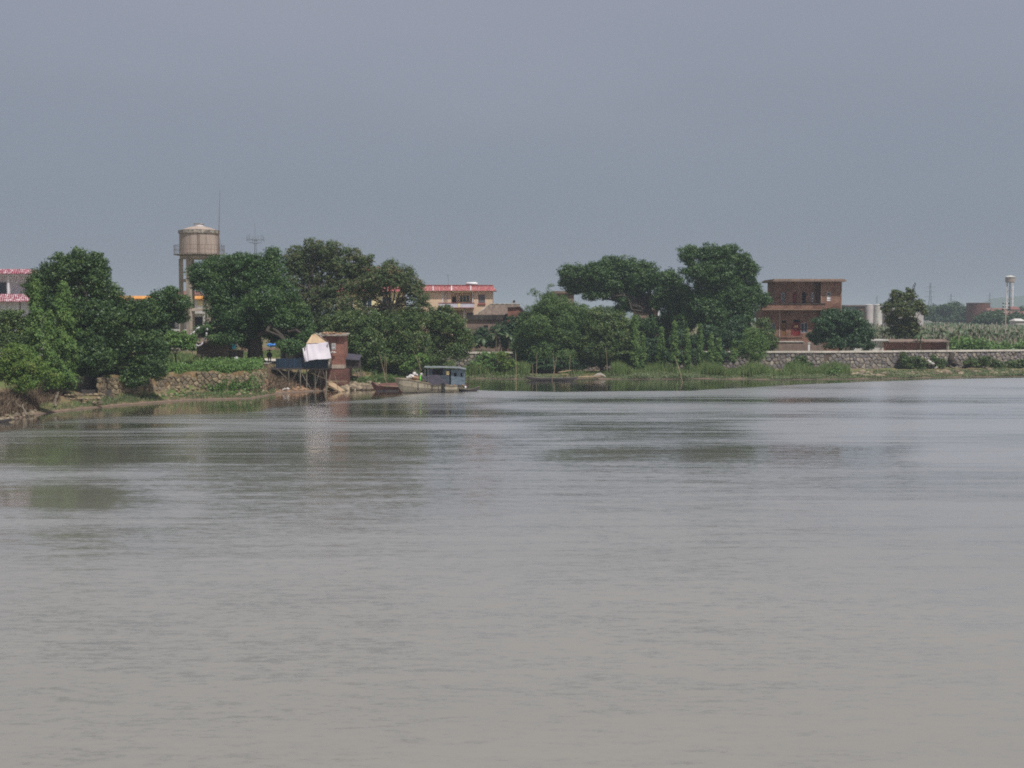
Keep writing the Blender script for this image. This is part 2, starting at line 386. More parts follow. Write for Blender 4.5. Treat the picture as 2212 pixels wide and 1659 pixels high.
def window(parent, x0, x1, z0, z1, y, frame='white', pane='pane', fw=.07, bars=1, dep=.1):
    """frame (part) with its pane (sub-part), set into an opening whose outer face is at y"""
    f = MB()
    f.box(x0, x1, y + dep - .04, y + dep + .04, z0, z0 + fw); f.box(x0, x1, y + dep - .04, y + dep + .04, z1 - fw, z1)
    f.box(x0, x0 + fw, y + dep - .04, y + dep + .04, z0 + fw, z1 - fw); f.box(x1 - fw, x1, y + dep - .04, y + dep + .04, z0 + fw, z1 - fw)
    for i in range(bars):
        xc = x0 + (x1 - x0) * (i + 1) / (bars + 1); f.box(xc - fw / 2, xc + fw / 2, y + dep - .035, y + dep + .035, z0 + fw, z1 - fw)
    w = f.build('window', frame, parent)
    MB().box(x0 + fw * .5, x1 - fw * .5, y + dep - .008, y + dep + .012, z0 + fw * .5, z1 - fw * .5).build('pane', pane, w)
    return w
def copy_tree(o, parent=None):
    c = o.copy(); COL.objects.link(c); c.parent = parent
    for ch in list(o.children): copy_tree(ch, c)
    return c

# ------------------------------------------------------------------ foliage generators
def unit(v): return v / np.maximum(np.linalg.norm(v, axis=1, keepdims=True), 1e-9)
def leaves(Cn, N, L, W, rg, tdir=None):
    n = len(Cn); N = unit(N)
    T = rg.normal(size=(n, 3)) if tdir is None else tdir + rg.normal(size=(n, 3)) * .35
    T = unit(T - N * np.sum(T * N, 1, keepdims=True)); B = np.cross(N, T)
    L = np.asarray(L).reshape(-1, 1) * .5; W = np.asarray(W).reshape(-1, 1) * .5
    V = np.stack([Cn - T * L, Cn + B * W - T * L * .1, Cn + T * L, Cn - B * W - T * L * .1], 1).reshape(-1, 3)
    return V, np.arange(n * 4).reshape(-1, 4)
def blob_arr(blobs, D):
    out = []
    for b in blobs:
        u, v, ru, rv = b[:4]; dd = b[4] if len(b) > 4 else 0
        x, y, z = U(u, v, D + dd); s = K * D / F
        out.append((x, y, z, ru * s, (ru + rv) * .45 * s, rv * s))
    return np.array(out)
def crown(blobs, D, seed, leaf=.3, asp=.55, dens=260, clr=.75, shell=.55, up=.5, droop=0, flat=.65, depth=1.0, fill=.25):
    rg = rng_(seed); dens = dens * 1.55 * (.3 / .27) ** 0; B = blob_arr(blobs, D)
    B[:, 1] += rg.uniform(-1, 1, len(B)) * B[:, 3] * .55 * depth
    allC, allN, allv, allc = [], [], [], []
    for bx, by, bz, rx, ry, rz in B:
        area = math.pi * rx * rz
        nl = int(area * dens * (.3 / leaf) ** 1.6)
        per = 38
        nc = max(4, nl // per)
        d = unit(rg.normal(size=(nc, 3)))
        r = np.where(rg.random(nc) < fill, rg.uniform(.1, shell, nc), rg.uniform(shell, 1.04, nc))
        cc = np.array([bx, by, bz]) + d * r[:, None] * np.array([rx, ry, rz])
        cs = clr * rg.uniform(.55, 1.25, nc)
        cv = rg.random(nc)
        idx = np.repeat(np.arange(nc), per)
        dd = unit(rg.normal(size=(len(idx), 3))); rr = rg.random(len(idx)) ** .45
        off = dd * (rr * cs[idx])[:, None]; off[:, 2] *= flat
        Cn = cc[idx] + off
        if droop: Cn[:, 2] -= droop * rr * rr * cs[idx]
        N = dd * .6 + d[idx] * .35 + np.array([0, 0, up * .8]) + rg.normal(size=(len(idx), 3)) * .65
        allC.append(Cn); allN.append(N); allv.append(rg.random(len(idx))); allc.append(cv[idx])
    return np.concatenate(allC), np.concatenate(allN), np.concatenate(allv), np.concatenate(allc), B
def limb(mb, a, b, r0, r1, rg, n=4, wig=.12, sides=6):
    a, b = np.array(a, float), np.array(b, float); L = np.linalg.norm(b - a)
    pts, rad = [], []
    for i in range(n + 1):
        t = i / n; p = a + (b - a) * t
        p[2] += math.sin(t * math.pi) * L * .06
        if 0 < i < n: p = p + rg.normal(size=3) * L * wig * .4
        pts.append(p); rad.append(r0 + (r1 - r0) * t)
    mb.tube(pts, rad, sides, False); return pts
def tree(name, label, cat, blobs, D, base, tr, mat, seed, group=None, fork=None, leaf=.3, asp=.55, dens=260, clr=.75, bark='bark',
         twigs=0, gzoff=-.2, maxz=None, **kw):
    """base=(u, D) of the trunk foot, fork=(u, v) where the limbs part"""
    bx = U(base[0], 760, base[1])[0]; by = base[1]; bz = gzf(bx, by) + gzoff
    root = thing(name, label, cat, (bx, by, bz), group)
    Cn, N, va, cv, B = crown(blobs, D, seed, leaf, asp, dens, clr, **kw)
    g = gz(Cn[:, 0], Cn[:, 1]); keep = Cn[:, 2] > np.maximum(g, 0) + .12
    Cn, N, va, cv = Cn[keep], N[keep], va[keep], cv[keep]
    rg = rng_(seed + 1); n = len(Cn); sz = leaf * rg.uniform(.65, 1.35, n)
    V, Fc = leaves(Cn, N, sz, sz * asp, rg)
    mk('crown', V, Fc, mat, root, False, {'var': ('FACE', va), 'clump': ('FACE', cv)})
    t = MB()
    if fork: fx, fy, fz = U(fork[0], fork[1], (D + base[1]) / 2)
    else: fx, fy, fz = bx, by, bz + (B[:, 2].min() - bz) * .8 + 1
    limb(t, (bx, by, bz - .3), (fx, fy, fz), tr * 1.25, tr * .8, rg, 5, .05, 10)
    for i in range(5):                                   # root flare
        a = i * 1.05 + rg.uniform(0, .4)
        limb(t, (bx + math.cos(a) * tr * 1.5, by + math.sin(a) * tr * 1.5, bz - .1), (bx + math.cos(a) * tr * .6, by + math.sin(a) * tr * .6, bz + tr * 1.6), tr * .3, tr * .25, rg, 3, .05, 5)
    for b in B:
        e = limb(t, (fx, fy, fz), b[:3], tr * .42, tr * .10, rg, 5, .12)
        for k in range(3 + twigs):
            d = unit(rg.normal(size=(1, 3)))[0]; d[2] = abs(d[2]) * .8
            q = b[:3] + d * b[3:6] * rg.uniform(.5, .95)
            st = e[3] if k % 2 else e[-1]
            limb(t, st, q, tr * .11, .025, rg, 3, .14, 4)
    t.build('trunk', bark, root, True)
    return root
def conifer(name, label, u, vtop, vbot, hw, D, seed, mat='leaf_conifer', group=None, dens=1.0, cat='tree', leaf=.26, lean=0, top_round=.0):
    """column or cone of feathery drooping sprays"""
    rg = rng_(seed); x0, y0, zt = U(u, vtop, D); g = gzf(x0, y0); zb = max(U(u, vbot, D)[2], g + .3)
    H = zt - zb; r = hw * K * D / F
    root = thing(name, label, cat, (x0 - lean, y0, g - .1), group)
    n = int(H * r * 900 * dens * (.26 / leaf) ** 2)
    nb = max(30, n // 30)
    h = rg.random(nb) ** .9
    ang = rg.uniform(0, 2 * math.pi, nb)
    prof = np.minimum(1, (1 - h) ** .75 * 1.35 + top_round * .2) * (.75 + .25 * np.sin(h * 23 + ang * 2)) * np.minimum(1, .55 + h * 4)
    L = r * prof * rg.uniform(.7, 1.15, nb) + .1
    idx = np.repeat(np.arange(nb), 30); m = len(idx)
    t = rg.random(m) ** .7
    rad = L[idx] * t
    Cn = np.stack([x0 - lean * (1 - h[idx]) + np.cos(ang[idx]) * rad, y0 + np.sin(ang[idx]) * rad,
                   zb + h[idx] * H + .25 * rad * (1 - .9 * t) - .18 * rad * t], 1)
    Cn += rg.normal(size=(m, 3)) * np.array([.14, .14, .16])
    N = np.stack([np.cos(ang[idx]) * .7, np.sin(ang[idx]) * .7, np.full(m, .7)], 1) + rg.normal(size=(m, 3)) * .4
    td = np.stack([np.cos(ang[idx]), np.sin(ang[idx]), np.full(m, -.3)], 1)
    sz = leaf * rg.uniform(.7, 1.4, m)
    V, Fc = leaves(Cn, N, sz, sz * .38, rg, td)
    mk('crown', V, Fc, mat, root, False, {'var': ('FACE', rg.random(m)), 'clump': ('FACE', rg.random(nb)[idx])})
    t_ = MB(); limb(t_, (x0 - lean, y0, g - .3), (x0, y0, zt - H * .08), max(.07, r * .11), .02, rg, 6, .015, 7)
    for i in range(14):
        hh = .05 + .85 * i / 14; a = i * 2.4
        limb(t_, (x0 - lean * (1 - hh), y0, zb + hh * H), (x0 + math.cos(a) * r * (1 - hh) * .8, y0 + math.sin(a) * r * (1 - hh) * .8, zb + hh * H + .2), .035, .01, rg, 2, .1, 4)
    t_.build('trunk', 'bark', root, True)
    return root
def bush(name, label, cat, blobs, D, mat, seed, group=None, **kw):
    u = sum(b[0] for b in blobs) / len(blobs)
    return tree(name, label, cat, blobs, D, (u, D), .09, mat, seed, group, **kw)
def blades(xs, ys, H, rg, w=.06, lean=.35, seg=2):
    """tall grass: each blade a bent tapering strip"""
    n = len(xs); g = gz(xs, ys)
    a = rg.uniform(0, 2 * math.pi, n); le = H * lean * rg.uniform(.1, 1, n)
    dx, dy = np.cos(a) * le, np.sin(a) * le
    ax = rg.uniform(0, 2 * math.pi, n); wx_, wy_ = np.cos(ax) * w * .5, np.sin(ax) * w * .5
    P0 = np.stack([xs, ys, g - .05], 1); P1 = P0 + np.stack([dx * .25, dy * .25, H * .55], 1); P2 = P0 + np.stack([dx, dy, H * rg.uniform(.8, 1, n)], 1)
    Wv = np.stack([wx_, wy_, np.zeros(n)], 1)
    V = np.stack([P0 - Wv, P0 + Wv, P1 + Wv, P1 - Wv, P2 + Wv * .15, P2 - Wv * .15], 1).reshape(-1, 3)
    i = np.arange(n)[:, None] * 6
    Fc = np.concatenate([i + np.array([[0, 1, 2, 3]]), i + np.array([[3, 2, 4, 5]])], 0)
    return V, Fc
def merge(parts):
    Vs, Fs, o = [], [], 0
    for V, Fc in parts: Vs.append(V); Fs.append(Fc + o); o += len(V)
    return np.concatenate(Vs), np.concatenate(Fs)
def strip_pts(px0, px1, t0, t1, n, rg, from_levee=False):
    px = rg.uniform(px0, px1, n); t = rg.uniform(t0, t1, n)
    D = (Dl(px) if from_levee else Dw(px)) + t
    return (px - 512) / F * D, D

exec_order = []
# ================================================================== THE SETTING
# ------------------------------------------------------------------ ground sheet
pxs = np.concatenate([np.linspace(-4000, -320, 40), np.arange(-300, 1301, 3.0), np.linspace(1340, 4000, 30)])
def row_ts(px):
    t1 = np.interp(px, prx[:, 0], prx[:, 1]); t2 = np.interp(px, prx[:, 0], prx[:, 3])
    if px > 455: t1 = Dl(px) - Dw(px) + .1; t2 = t1 + .6
    a = np.concatenate([[-60, -25, -12, -6, -3, -1.5, -.5, 0, .5, 1, 1.8], t1 * np.array([.4, .5, .6, .7, .8, .9, 1.0])])
    a = np.concatenate([a, t1 + (t2 - t1) * np.array([.2, .4, .6, .8, 1.0])])
    a = np.concatenate([a, t2 + np.array([1, 2.5, 4, 6, 9, 12, 16, 21, 27, 35, 45, 60, 80, 110, 150, 210, 300, 450, 700, 1100, 1800, 3000, 5000, 9000])])
    return np.sort(a)
T_ = np.array([row_ts(p) for p in pxs])
Dg = np.maximum(Dw(pxs)[:, None] + T_, 4)
Xg = (pxs[:, None] - 512) / F * Dg
Zg = gz(Xg, Dg)
rg0 = rng_(3)
Vg = np.stack([Xg, Dg, Zg], 2).reshape(-1, 3)
nr = T_.shape[1]
ii, jj = np.meshgrid(np.arange(len(pxs) - 1), np.arange(nr - 1), indexing='ij')
b0 = (ii * nr + jj).ravel()
Fg = np.stack([b0, b0 + nr, b0 + nr + 1, b0 + 1], 1)
m, n, l, bs = base_mat('bank ground')
v = pos_node(n, l)
sp = n.new('ShaderNodeSeparateXYZ'); g_ = n.new('ShaderNodeNewGeometry'); l.new(g_.outputs['Position'], sp.inputs[0])
n1 = noise(n, l, v, .35, 6); n2 = noise(n, l, v, 1.7, 6); n3 = noise(n, l, pos_node(n, l, (1, .35, 1)), .12, 3)
mud = mixc(n, l, rmp(n, l, n2.outputs['Fac'], .35, .65), C(128, 108, 92), C(98, 84, 74))
grass = mixc(n, l, rmp(n, l, n2.outputs['Fac'], .35, .7), C(74, 92, 50), C(104, 108, 68))
dirt = mixc(n, l, rmp(n, l, n1.outputs['Fac'], .35, .65), C(134, 114, 88), C(98, 84, 66))
ma = n.new('ShaderNodeMath'); ma.operation = 'MULTIPLY_ADD'; ma.inputs[1].default_value = .35; l.new(n1.outputs['Fac'], ma.inputs[0]); l.new(sp.outputs[2], ma.inputs[2])
c1 = mixc(n, l, rmp(n, l, n1.outputs['Fac'], .42, .56), grass, dirt)
c2 = mixc(n, l, rmp(n, l, ma.outputs[0], .38, .52), mud, c1)
wet = mixc(n, l, rmp(n, l, sp.outputs[2], .02, .10), (.09, .07, .055), c2)
l.new(wet, bs.inputs['Base Color']); bs.inputs['Roughness'].default_value = .9; bs.inputs['Specular IOR Level'].default_value = .2
bump(n, l, bs, n2.outputs['Fac'], .8, .15)
tag(mk('ground', Vg, Fg, m, None, True), kind='structure')

# ------------------------------------------------------------------ river
xs = np.concatenate([[-6000, -2500, -1000, -500, -300, -200], np.arange(-150, 171, 1.6), [200, 260, 350, 500, 1000, 2500, 6000]])
ys = np.concatenate([[-3000, -800, -200, -40, 0, 12], np.arange(20, 262, 1.0), [280, 330]])
Xw, Yw = np.meshgrid(xs, ys, indexing='ij')
pxw = 512 + F * Xw / np.maximum(Yw, 1); pyw = 318 + F * CH / np.maximum(Yw, 1)
rgw = rng_(11)
def sinn(a, b, s):                                   # smooth pseudo-noise over the river surface
    r = rng_(s); o = np.zeros_like(a)
    for k in range(7):
        fx, fy, ph = r.uniform(.006, .05), r.uniform(.03, .22), r.uniform(0, 6.28)
        o += np.sin(a * fx * (1 if k % 2 else -1) + b * fy + ph) / 7 ** .5
    return o
def soft(x, a, b, w): return np.clip((x - a) / w + .5, 0, 1) * np.clip((b - x) / w + .5, 0, 1)
wob = sinn(Xw, Yw, 5)
rip = 1.0 + .22 * sinn(Xw, Yw, 6)
dist = Dw(pxw) - Yw
cw = np.interp(pxw, [-100, 0, 120, 200, 300, 400, 470, 500, 690, 740, 790, 860, 940, 1100], [6, 9, 17, 24, 26, 20, 34, 37, 36, 26, 16, 9, 5, 3])
sh = np.interp(pxw, [0, 300, 440, 480], [6, 5, 3, 1.3])
calm_bank = np.clip((cw + wob * sh * .5 - dist) / sh + .5, 0, 1)
rip = rip * (1 - calm_bank) + .06 * calm_bank
pyn = pyw + wob * 4.0
for (y0, y1, x0, x1, w, s) in [(441, 467, -60, 150, 13, .80), (483, 507, -60, 125, 15, .88), (440, 470, 150, 520, 12, .55), (472, 520, 170, 480, 18, .42),
                               (447, 467, 545, 930, 11, .70), (441, 464, 690, 765, 6, .25), (395, 407, 505, 830, 9, .42), (420, 438, 560, 760, 6, .40),
                               (424, 432, 0, 190, 4, .6), (405, 412, 300, 520, 4, .5), (416, 424, 330, 560, 4, .35), (520, 560, -60, 200, 18, .35), (398, 402, 700, 1000, 3, .3)]:
    rip *= 1 - s * soft(pyn, y0, y1, w) * soft(pxw + wob * 25, x0, x1, 60)
rip *= 1 + .25 * np.clip((75 - Yw) / 40, 0, 1)
rip = np.clip(rip, .05, 2.0)
Vw = np.stack([Xw, Yw, np.zeros_like(Xw)], 2).reshape(-1, 3)
ni, nj = Xw.shape
ii, jj = np.meshgrid(np.arange(ni - 1), np.arange(nj - 1), indexing='ij')
b0 = (ii * nj + jj).ravel(); Fw = np.stack([b0, b0 + nj, b0 + nj + 1, b0 + 1], 1)
m, n, l, bs = base_mat('muddy river water')
at = n.new('ShaderNodeAttribute'); at.attribute_name = 'ripple'
nA = noise(n, l, pos_node(n, l, (.5, 1.2, 1)), 3.6, 2, .5)
nB = noise(n, l, pos_node(n, l, (.7, 1.3, 1)), 11, 2, .55)
nC = noise(n, l, pos_node(n, l, (.25, .8, 1)), .32, 3, .5)
def vm(op, a, b=None):
    q = n.new('ShaderNodeVectorMath'); q.operation = op
    for i, w_ in enumerate((a, b)):
        if w_ is None: continue
        if isinstance(w_, tuple): q.inputs[i].default_value = w_
        else: l.new(w_, q.inputs[i])
    return q.outputs[0]
sA = vm('MULTIPLY', vm('SUBTRACT', nA.outputs['Color'], (.5, .5, .5)), (.17, .36, 0))
sB = vm('MULTIPLY', vm('SUBTRACT', nB.outputs['Color'], (.5, .5, .5)), (.11, .24, 0))
sC = vm('MULTIPLY', vm('SUBTRACT', nC.outputs['Color'], (.5, .5, .5)), (.04, .12, 0))
nE = noise(n, l, pos_node(n, l, (.30, 1.3, 1)), 1.0, 3, .6)
sE = vm('MULTIPLY', vm('SUBTRACT', nE.outputs['Color'], (.5, .5, .5)), (.06, .26, 0))
sl = vm('ADD', vm('ADD', vm('ADD', sA, sB), sC), sE)
nS = noise(n, l, pos_node(n, l, (.06, .55, 1)), 1.0, 6, .66)        # wind lanes
sA_ = n.new('ShaderNodeMath'); sA_.operation = 'MULTIPLY_ADD'; sA_.inputs[1].default_value = 1.9; sA_.inputs[2].default_value = -.98; l.new(nS.outputs['Fac'], sA_.inputs[0])
sB_ = n.new('ShaderNodeMath'); sB_.operation = 'ADD'; l.new(sA_.outputs[0], sB_.inputs[0]); l.new(at.outputs['Fac'], sB_.inputs[1])
eff = n.new('ShaderNodeMapRange'); eff.interpolation_type = 'SMOOTHSTEP'; eff.inputs[1].default_value = .12; eff.inputs[2].default_value = 1.15; eff.inputs[3].default_value = .10; eff.inputs[4].default_value = 1.0; l.new(sB_.outputs[0], eff.inputs[0])
mxr = n.new('ShaderNodeMath'); mxr.operation = 'MAXIMUM'; mxr.inputs[1].default_value = 1.0; l.new(at.outputs['Fac'], mxr.inputs[0])
mlr = n.new('ShaderNodeMath'); mlr.operation = 'MULTIPLY'; l.new(mxr.outputs[0], mlr.inputs[0]); l.new(eff.outputs[0], mlr.inputs[1])
scn = n.new('ShaderNodeVectorMath'); scn.operation = 'SCALE'; l.new(sl, scn.inputs[0]); l.new(mlr.outputs[0], scn.inputs['Scale'])
nrm = n.new('ShaderNodeVectorMath'); nrm.operation = 'NORMALIZE'; l.new(vm('ADD', scn.outputs[0], (0, 0, 1)), nrm.inputs[0])
nD = noise(n, l, pos_node(n, l, (.5, 1, 1)), .03, 4)
df = n.new('ShaderNodeBsdfDiffuse'); l.new(mixc(n, l, rmp(n, l, nD.outputs['Fac'], .35, .65), (.198, .187, .162), (.220, .207, .180)), df.inputs['Color'])
gl_ = n.new('ShaderNodeBsdfGlossy'); rr_ = n.new('ShaderNodeMapRange'); rr_.inputs[3].default_value = .07; rr_.inputs[4].default_value = .30; l.new(eff.outputs[0], rr_.inputs[0]); l.new(rr_.outputs[0], gl_.inputs['Roughness']); l.new(nrm.outputs[0], gl_.inputs['Normal'])
gl_.inputs['Color'].default_value = (.94, .93, .91, 1)
fr_ = n.new('ShaderNodeFresnel'); fr_.inputs['IOR'].default_value = 1.38
hn = n.new('ShaderNodeVectorMath'); hn.operation = 'SCALE'; hn.inputs['Scale'].default_value = .6; l.new(scn.outputs[0], hn.inputs[0])
hn2 = n.new('ShaderNodeVectorMath'); hn2.operation = 'NORMALIZE'; l.new(vm('ADD', hn.outputs[0], (0, 0, 1)), hn2.inputs[0]); l.new(hn2.outputs[0], fr_.inputs['Normal'])
fm = n.new('ShaderNodeMath'); fm.operation = 'MULTIPLY'; fm.use_clamp = True; fm.inputs[1].default_value = 1.45; l.new(fr_.outputs[0], fm.inputs[0])
mw = n.new('ShaderNodeMixShader'); l.new(fm.outputs[0], mw.inputs[0]); l.new(df.outputs[0], mw.inputs[1]); l.new(gl_.outputs[0], mw.inputs[2])
l.new(mw.outputs[0], n['Material Output'].inputs[0]); n.remove(bs)
tag(mk('river_water', Vw, Fw, m, None, True, {'ripple': ('POINT', rip.ravel())}), kind='structure')

# ------------------------------------------------------------------ far hills
def ridge(name, D, px0, px1, pts, mat):
    mb = MB(); xs_ = np.linspace(px0, px1, 60); hz = np.interp(xs_, *np.array(pts, float).T)
    vs, fs = [], []
    for i, (p, h) in enumerate(zip(xs_, hz)):
        x = (p - 512) / F * D; zt = Z(h, D) + 6 * math.sin(i * 1.9) * (h < 314)
        vs += [(x, D, 0), (x, D + 300, max(zt, 3)), (x, D + 900, 0)]
    for i in range(len(xs_) - 1):
        a = i * 3; fs += [(a, a + 3, a + 4, a + 1), (a + 1, a + 4, a + 5, a + 2)]
    tag(mk(name, vs, fs, mat, None, True), kind='structure')
ridge('hills', 4200, -600, 1800, [(-600, 312), (-100, 306), (200, 309), (520, 313), (640, 310), (760, 306), (800, 307), (880, 314), (990, 314), (1010, 303), (1030, 297), (1100, 292), (1300, 300), (1800, 310)], 'leaf_far')

# ------------------------------------------------------------------ stone embankment (right) and crumbling wall (left)
def stone_face(mb, path, z0f, z1f, sw, shh, rg, prot=.12, miss=.03, rmix=1.0, gap=.07):
    """irregular fitted stones (cells of a jittered grid) over the wall's river face"""
    path = [Vector((*p, 0)) for p in path]
    seg = [(path[i], path[i + 1]) for i in range(len(path) - 1)]
    tot = sum((b - a).length for a, b in seg)
    def at_(s):
        s = max(s, 0)
        for a, b in seg:
            L = (b - a).length
            if s <= L: d = (b - a) / L; return a + d * s, d
            s -= L
        d = (seg[-1][1] - seg[-1][0]).normalized(); return seg[-1][1], d
    zlo = min(z0f(q) for q in np.linspace(0, tot, 30)); zhi = max(z1f(q) for q in np.linspace(0, tot, 30))
    nr_ = int((zhi - zlo) / shh) + 2; ncol = int(tot / sw) + 2
    G = {}
    for r in range(-1, nr_):
        for c in range(-1, ncol):
            G[(r, c)] = (sw * (c + .5 * (r % 2)) + rg.uniform(-.38, .38) * sw, zlo + shh * (r + .5) + rg.uniform(-.36, .36) * shh)
    for (r, c), (cx_, cz_) in G.items():
        if cx_ < 0 or cx_ > tot or rg.random() < miss: continue
        top, bot = z1f(cx_), z0f(cx_)
        poly = [(cx_ - 1.1 * sw, max(cz_ - 1.2 * shh, bot)), (cx_ + 1.1 * sw, max(cz_ - 1.2 * shh, bot)), (cx_ + 1.1 * sw, min(cz_ + 1.2 * shh, top)), (cx_ - 1.1 * sw, min(cz_ + 1.2 * shh, top))]
        if poly[2][1] - poly[1][1] < .1: continue
        for dr in (-2, -1, 0, 1, 2):
            for dc in (-2, -1, 0, 1, 2):
                q = G.get((r + dr, c + dc))
                if q is None or (dr == 0 and dc == 0): continue
                mx_, mz_ = (cx_ + q[0]) / 2, (cz_ + q[1]) / 2; nx, nz_ = q[0] - cx_, q[1] - cz_
                f = lambda p: (p[0] - mx_) * nx + (p[1] - mz_) * nz_
                out = []
                for i in range(len(poly)):
                    p, w_ = poly[i], poly[(i + 1) % len(poly)]; fp, fw = f(p), f(w_)
                    if fp <= 0: out.append(p)
                    if (fp < 0) != (fw < 0) and abs(fp - fw) > 1e-9: t_ = fp / (fp - fw); out.append((p[0] + (w_[0] - p[0]) * t_, p[1] + (w_[1] - p[1]) * t_))
                poly = out
                if len(poly) < 3: break
            if len(poly) < 3: break
        if len(poly) < 3: continue
        gx, gz0 = sum(p[0] for p in poly) / len(poly), sum(p[1] for p in poly) / len(poly)
        size = max(abs(p[0] - gx) for p in poly)
        if size < .12: continue
        P0, d = at_(gx); nrm_ = Vector((d.y, -d.x, 0)); pr = prot * rg.uniform(.3, 1.3); k = len(poly); vs = []
        for sc_, o_ in ((1 - gap / size, -.05), (1 - gap / size - .04, pr * .6), ((1 - gap / size) * .72, pr)):
            for p in poly: vs.append(P0 + d * (p[0] - gx) * sc_ + Vector((0, 0, gz0 + (p[1] - gz0) * sc_)) + nrm_ * o_)
        fs = [(j * k + i, j * k + (i + 1) % k, (j + 1) * k + (i + 1) % k, (j + 1) * k + i) for j in range(2) for i in range(k)] + [tuple(range(2 * k, 3 * k))]
        mb.add(vs, fs, rg.random() * rmix)
    return mb
pl = [(p, float(Dl(p))) for p in np.arange(430, 1420, 20)]
path = [((p - 512) / F * d, d) for p, d in pl]
lev = thing('stone_embankment', 'long embankment wall of grey rubble stone with pale concrete cap along the right bank', 'wall', (path[0][0], path[0][1], .5))
mbk = MB(); cap = MB()
for (a, b) in zip(path[:-1], path[1:]):
    def q(p, dy, z): return (p[0], p[1] + dy, z)
    mbk.add([q(a, 0, .2), q(b, 0, .2), q(b, 0, 3.72), q(a, 0, 3.72), q(a, .9, .2), q(b, .9, .2), q(b, .9, 3.72), q(a, .9, 3.72)],
            [(0, 1, 2, 3), (3, 2, 6, 7), (5, 4, 7, 6)])
    cap.add([q(a, -.22, 3.72), q(b, -.22, 3.72), q(b, -.22, 4.02), q(a, -.22, 4.02), q(a, 1.1, 3.72), q(b, 1.1, 3.72), q(b, 1.1, 4.02), q(a, 1.1, 4.02)],
            [(0, 1, 2, 3), (3, 2, 6, 7), (5, 4, 7, 6), (0, 4, 5, 1)])
mbk.build('mortar_core', 'mortar', lev)
stone_face(MB(), path, lambda s: .45 + .12 * math.sin(s * .7), lambda s: 3.66, .95, .62, rng_(21), .13, .02).build('stone_facing', 'stone', lev)
cap.build('concrete_cap', 'levee_cap', lev)

pl = [(p, float(Dw(p)) + 4.5) for p in np.arange(97, 268, 6)]
path = [((p - 512) / F * d, d) for p, d in pl]
cw_ = thing('crumbling_wall', 'low crumbling wall of tan stones below the green plants on the left bank', 'wall', (path[0][0], path[0][1], .4))
mbk = MB(); rgc = rng_(22)
tops = [3.3 + rgc.uniform(-.35, .2) for _ in path]
for i, (a, b) in enumerate(zip(path[:-1], path[1:])):
    mbk.add([(a[0], a[1], .3), (b[0], b[1], .3), (b[0], b[1] + .3, tops[i + 1]), (a[0], a[1] + .3, tops[i]), (a[0], a[1] + 1.3, tops[i]), (b[0], b[1] + 1.3, tops[i + 1])],
            [(0, 1, 2, 3), (3, 2, 5, 4)])
mbk.build('earth_core', 'earth_wall', cw_)
stone_face(MB(), [(x, y + .12) for x, y in path], lambda s: .3, lambda s: 3.05 + .25 * math.sin(s * .8) + .12 * math.sin(s * 3.1), .75, .46, rng_(23), .15, .1, 1.0, .035).build('stone_facing', 'stone_tan', cw_)

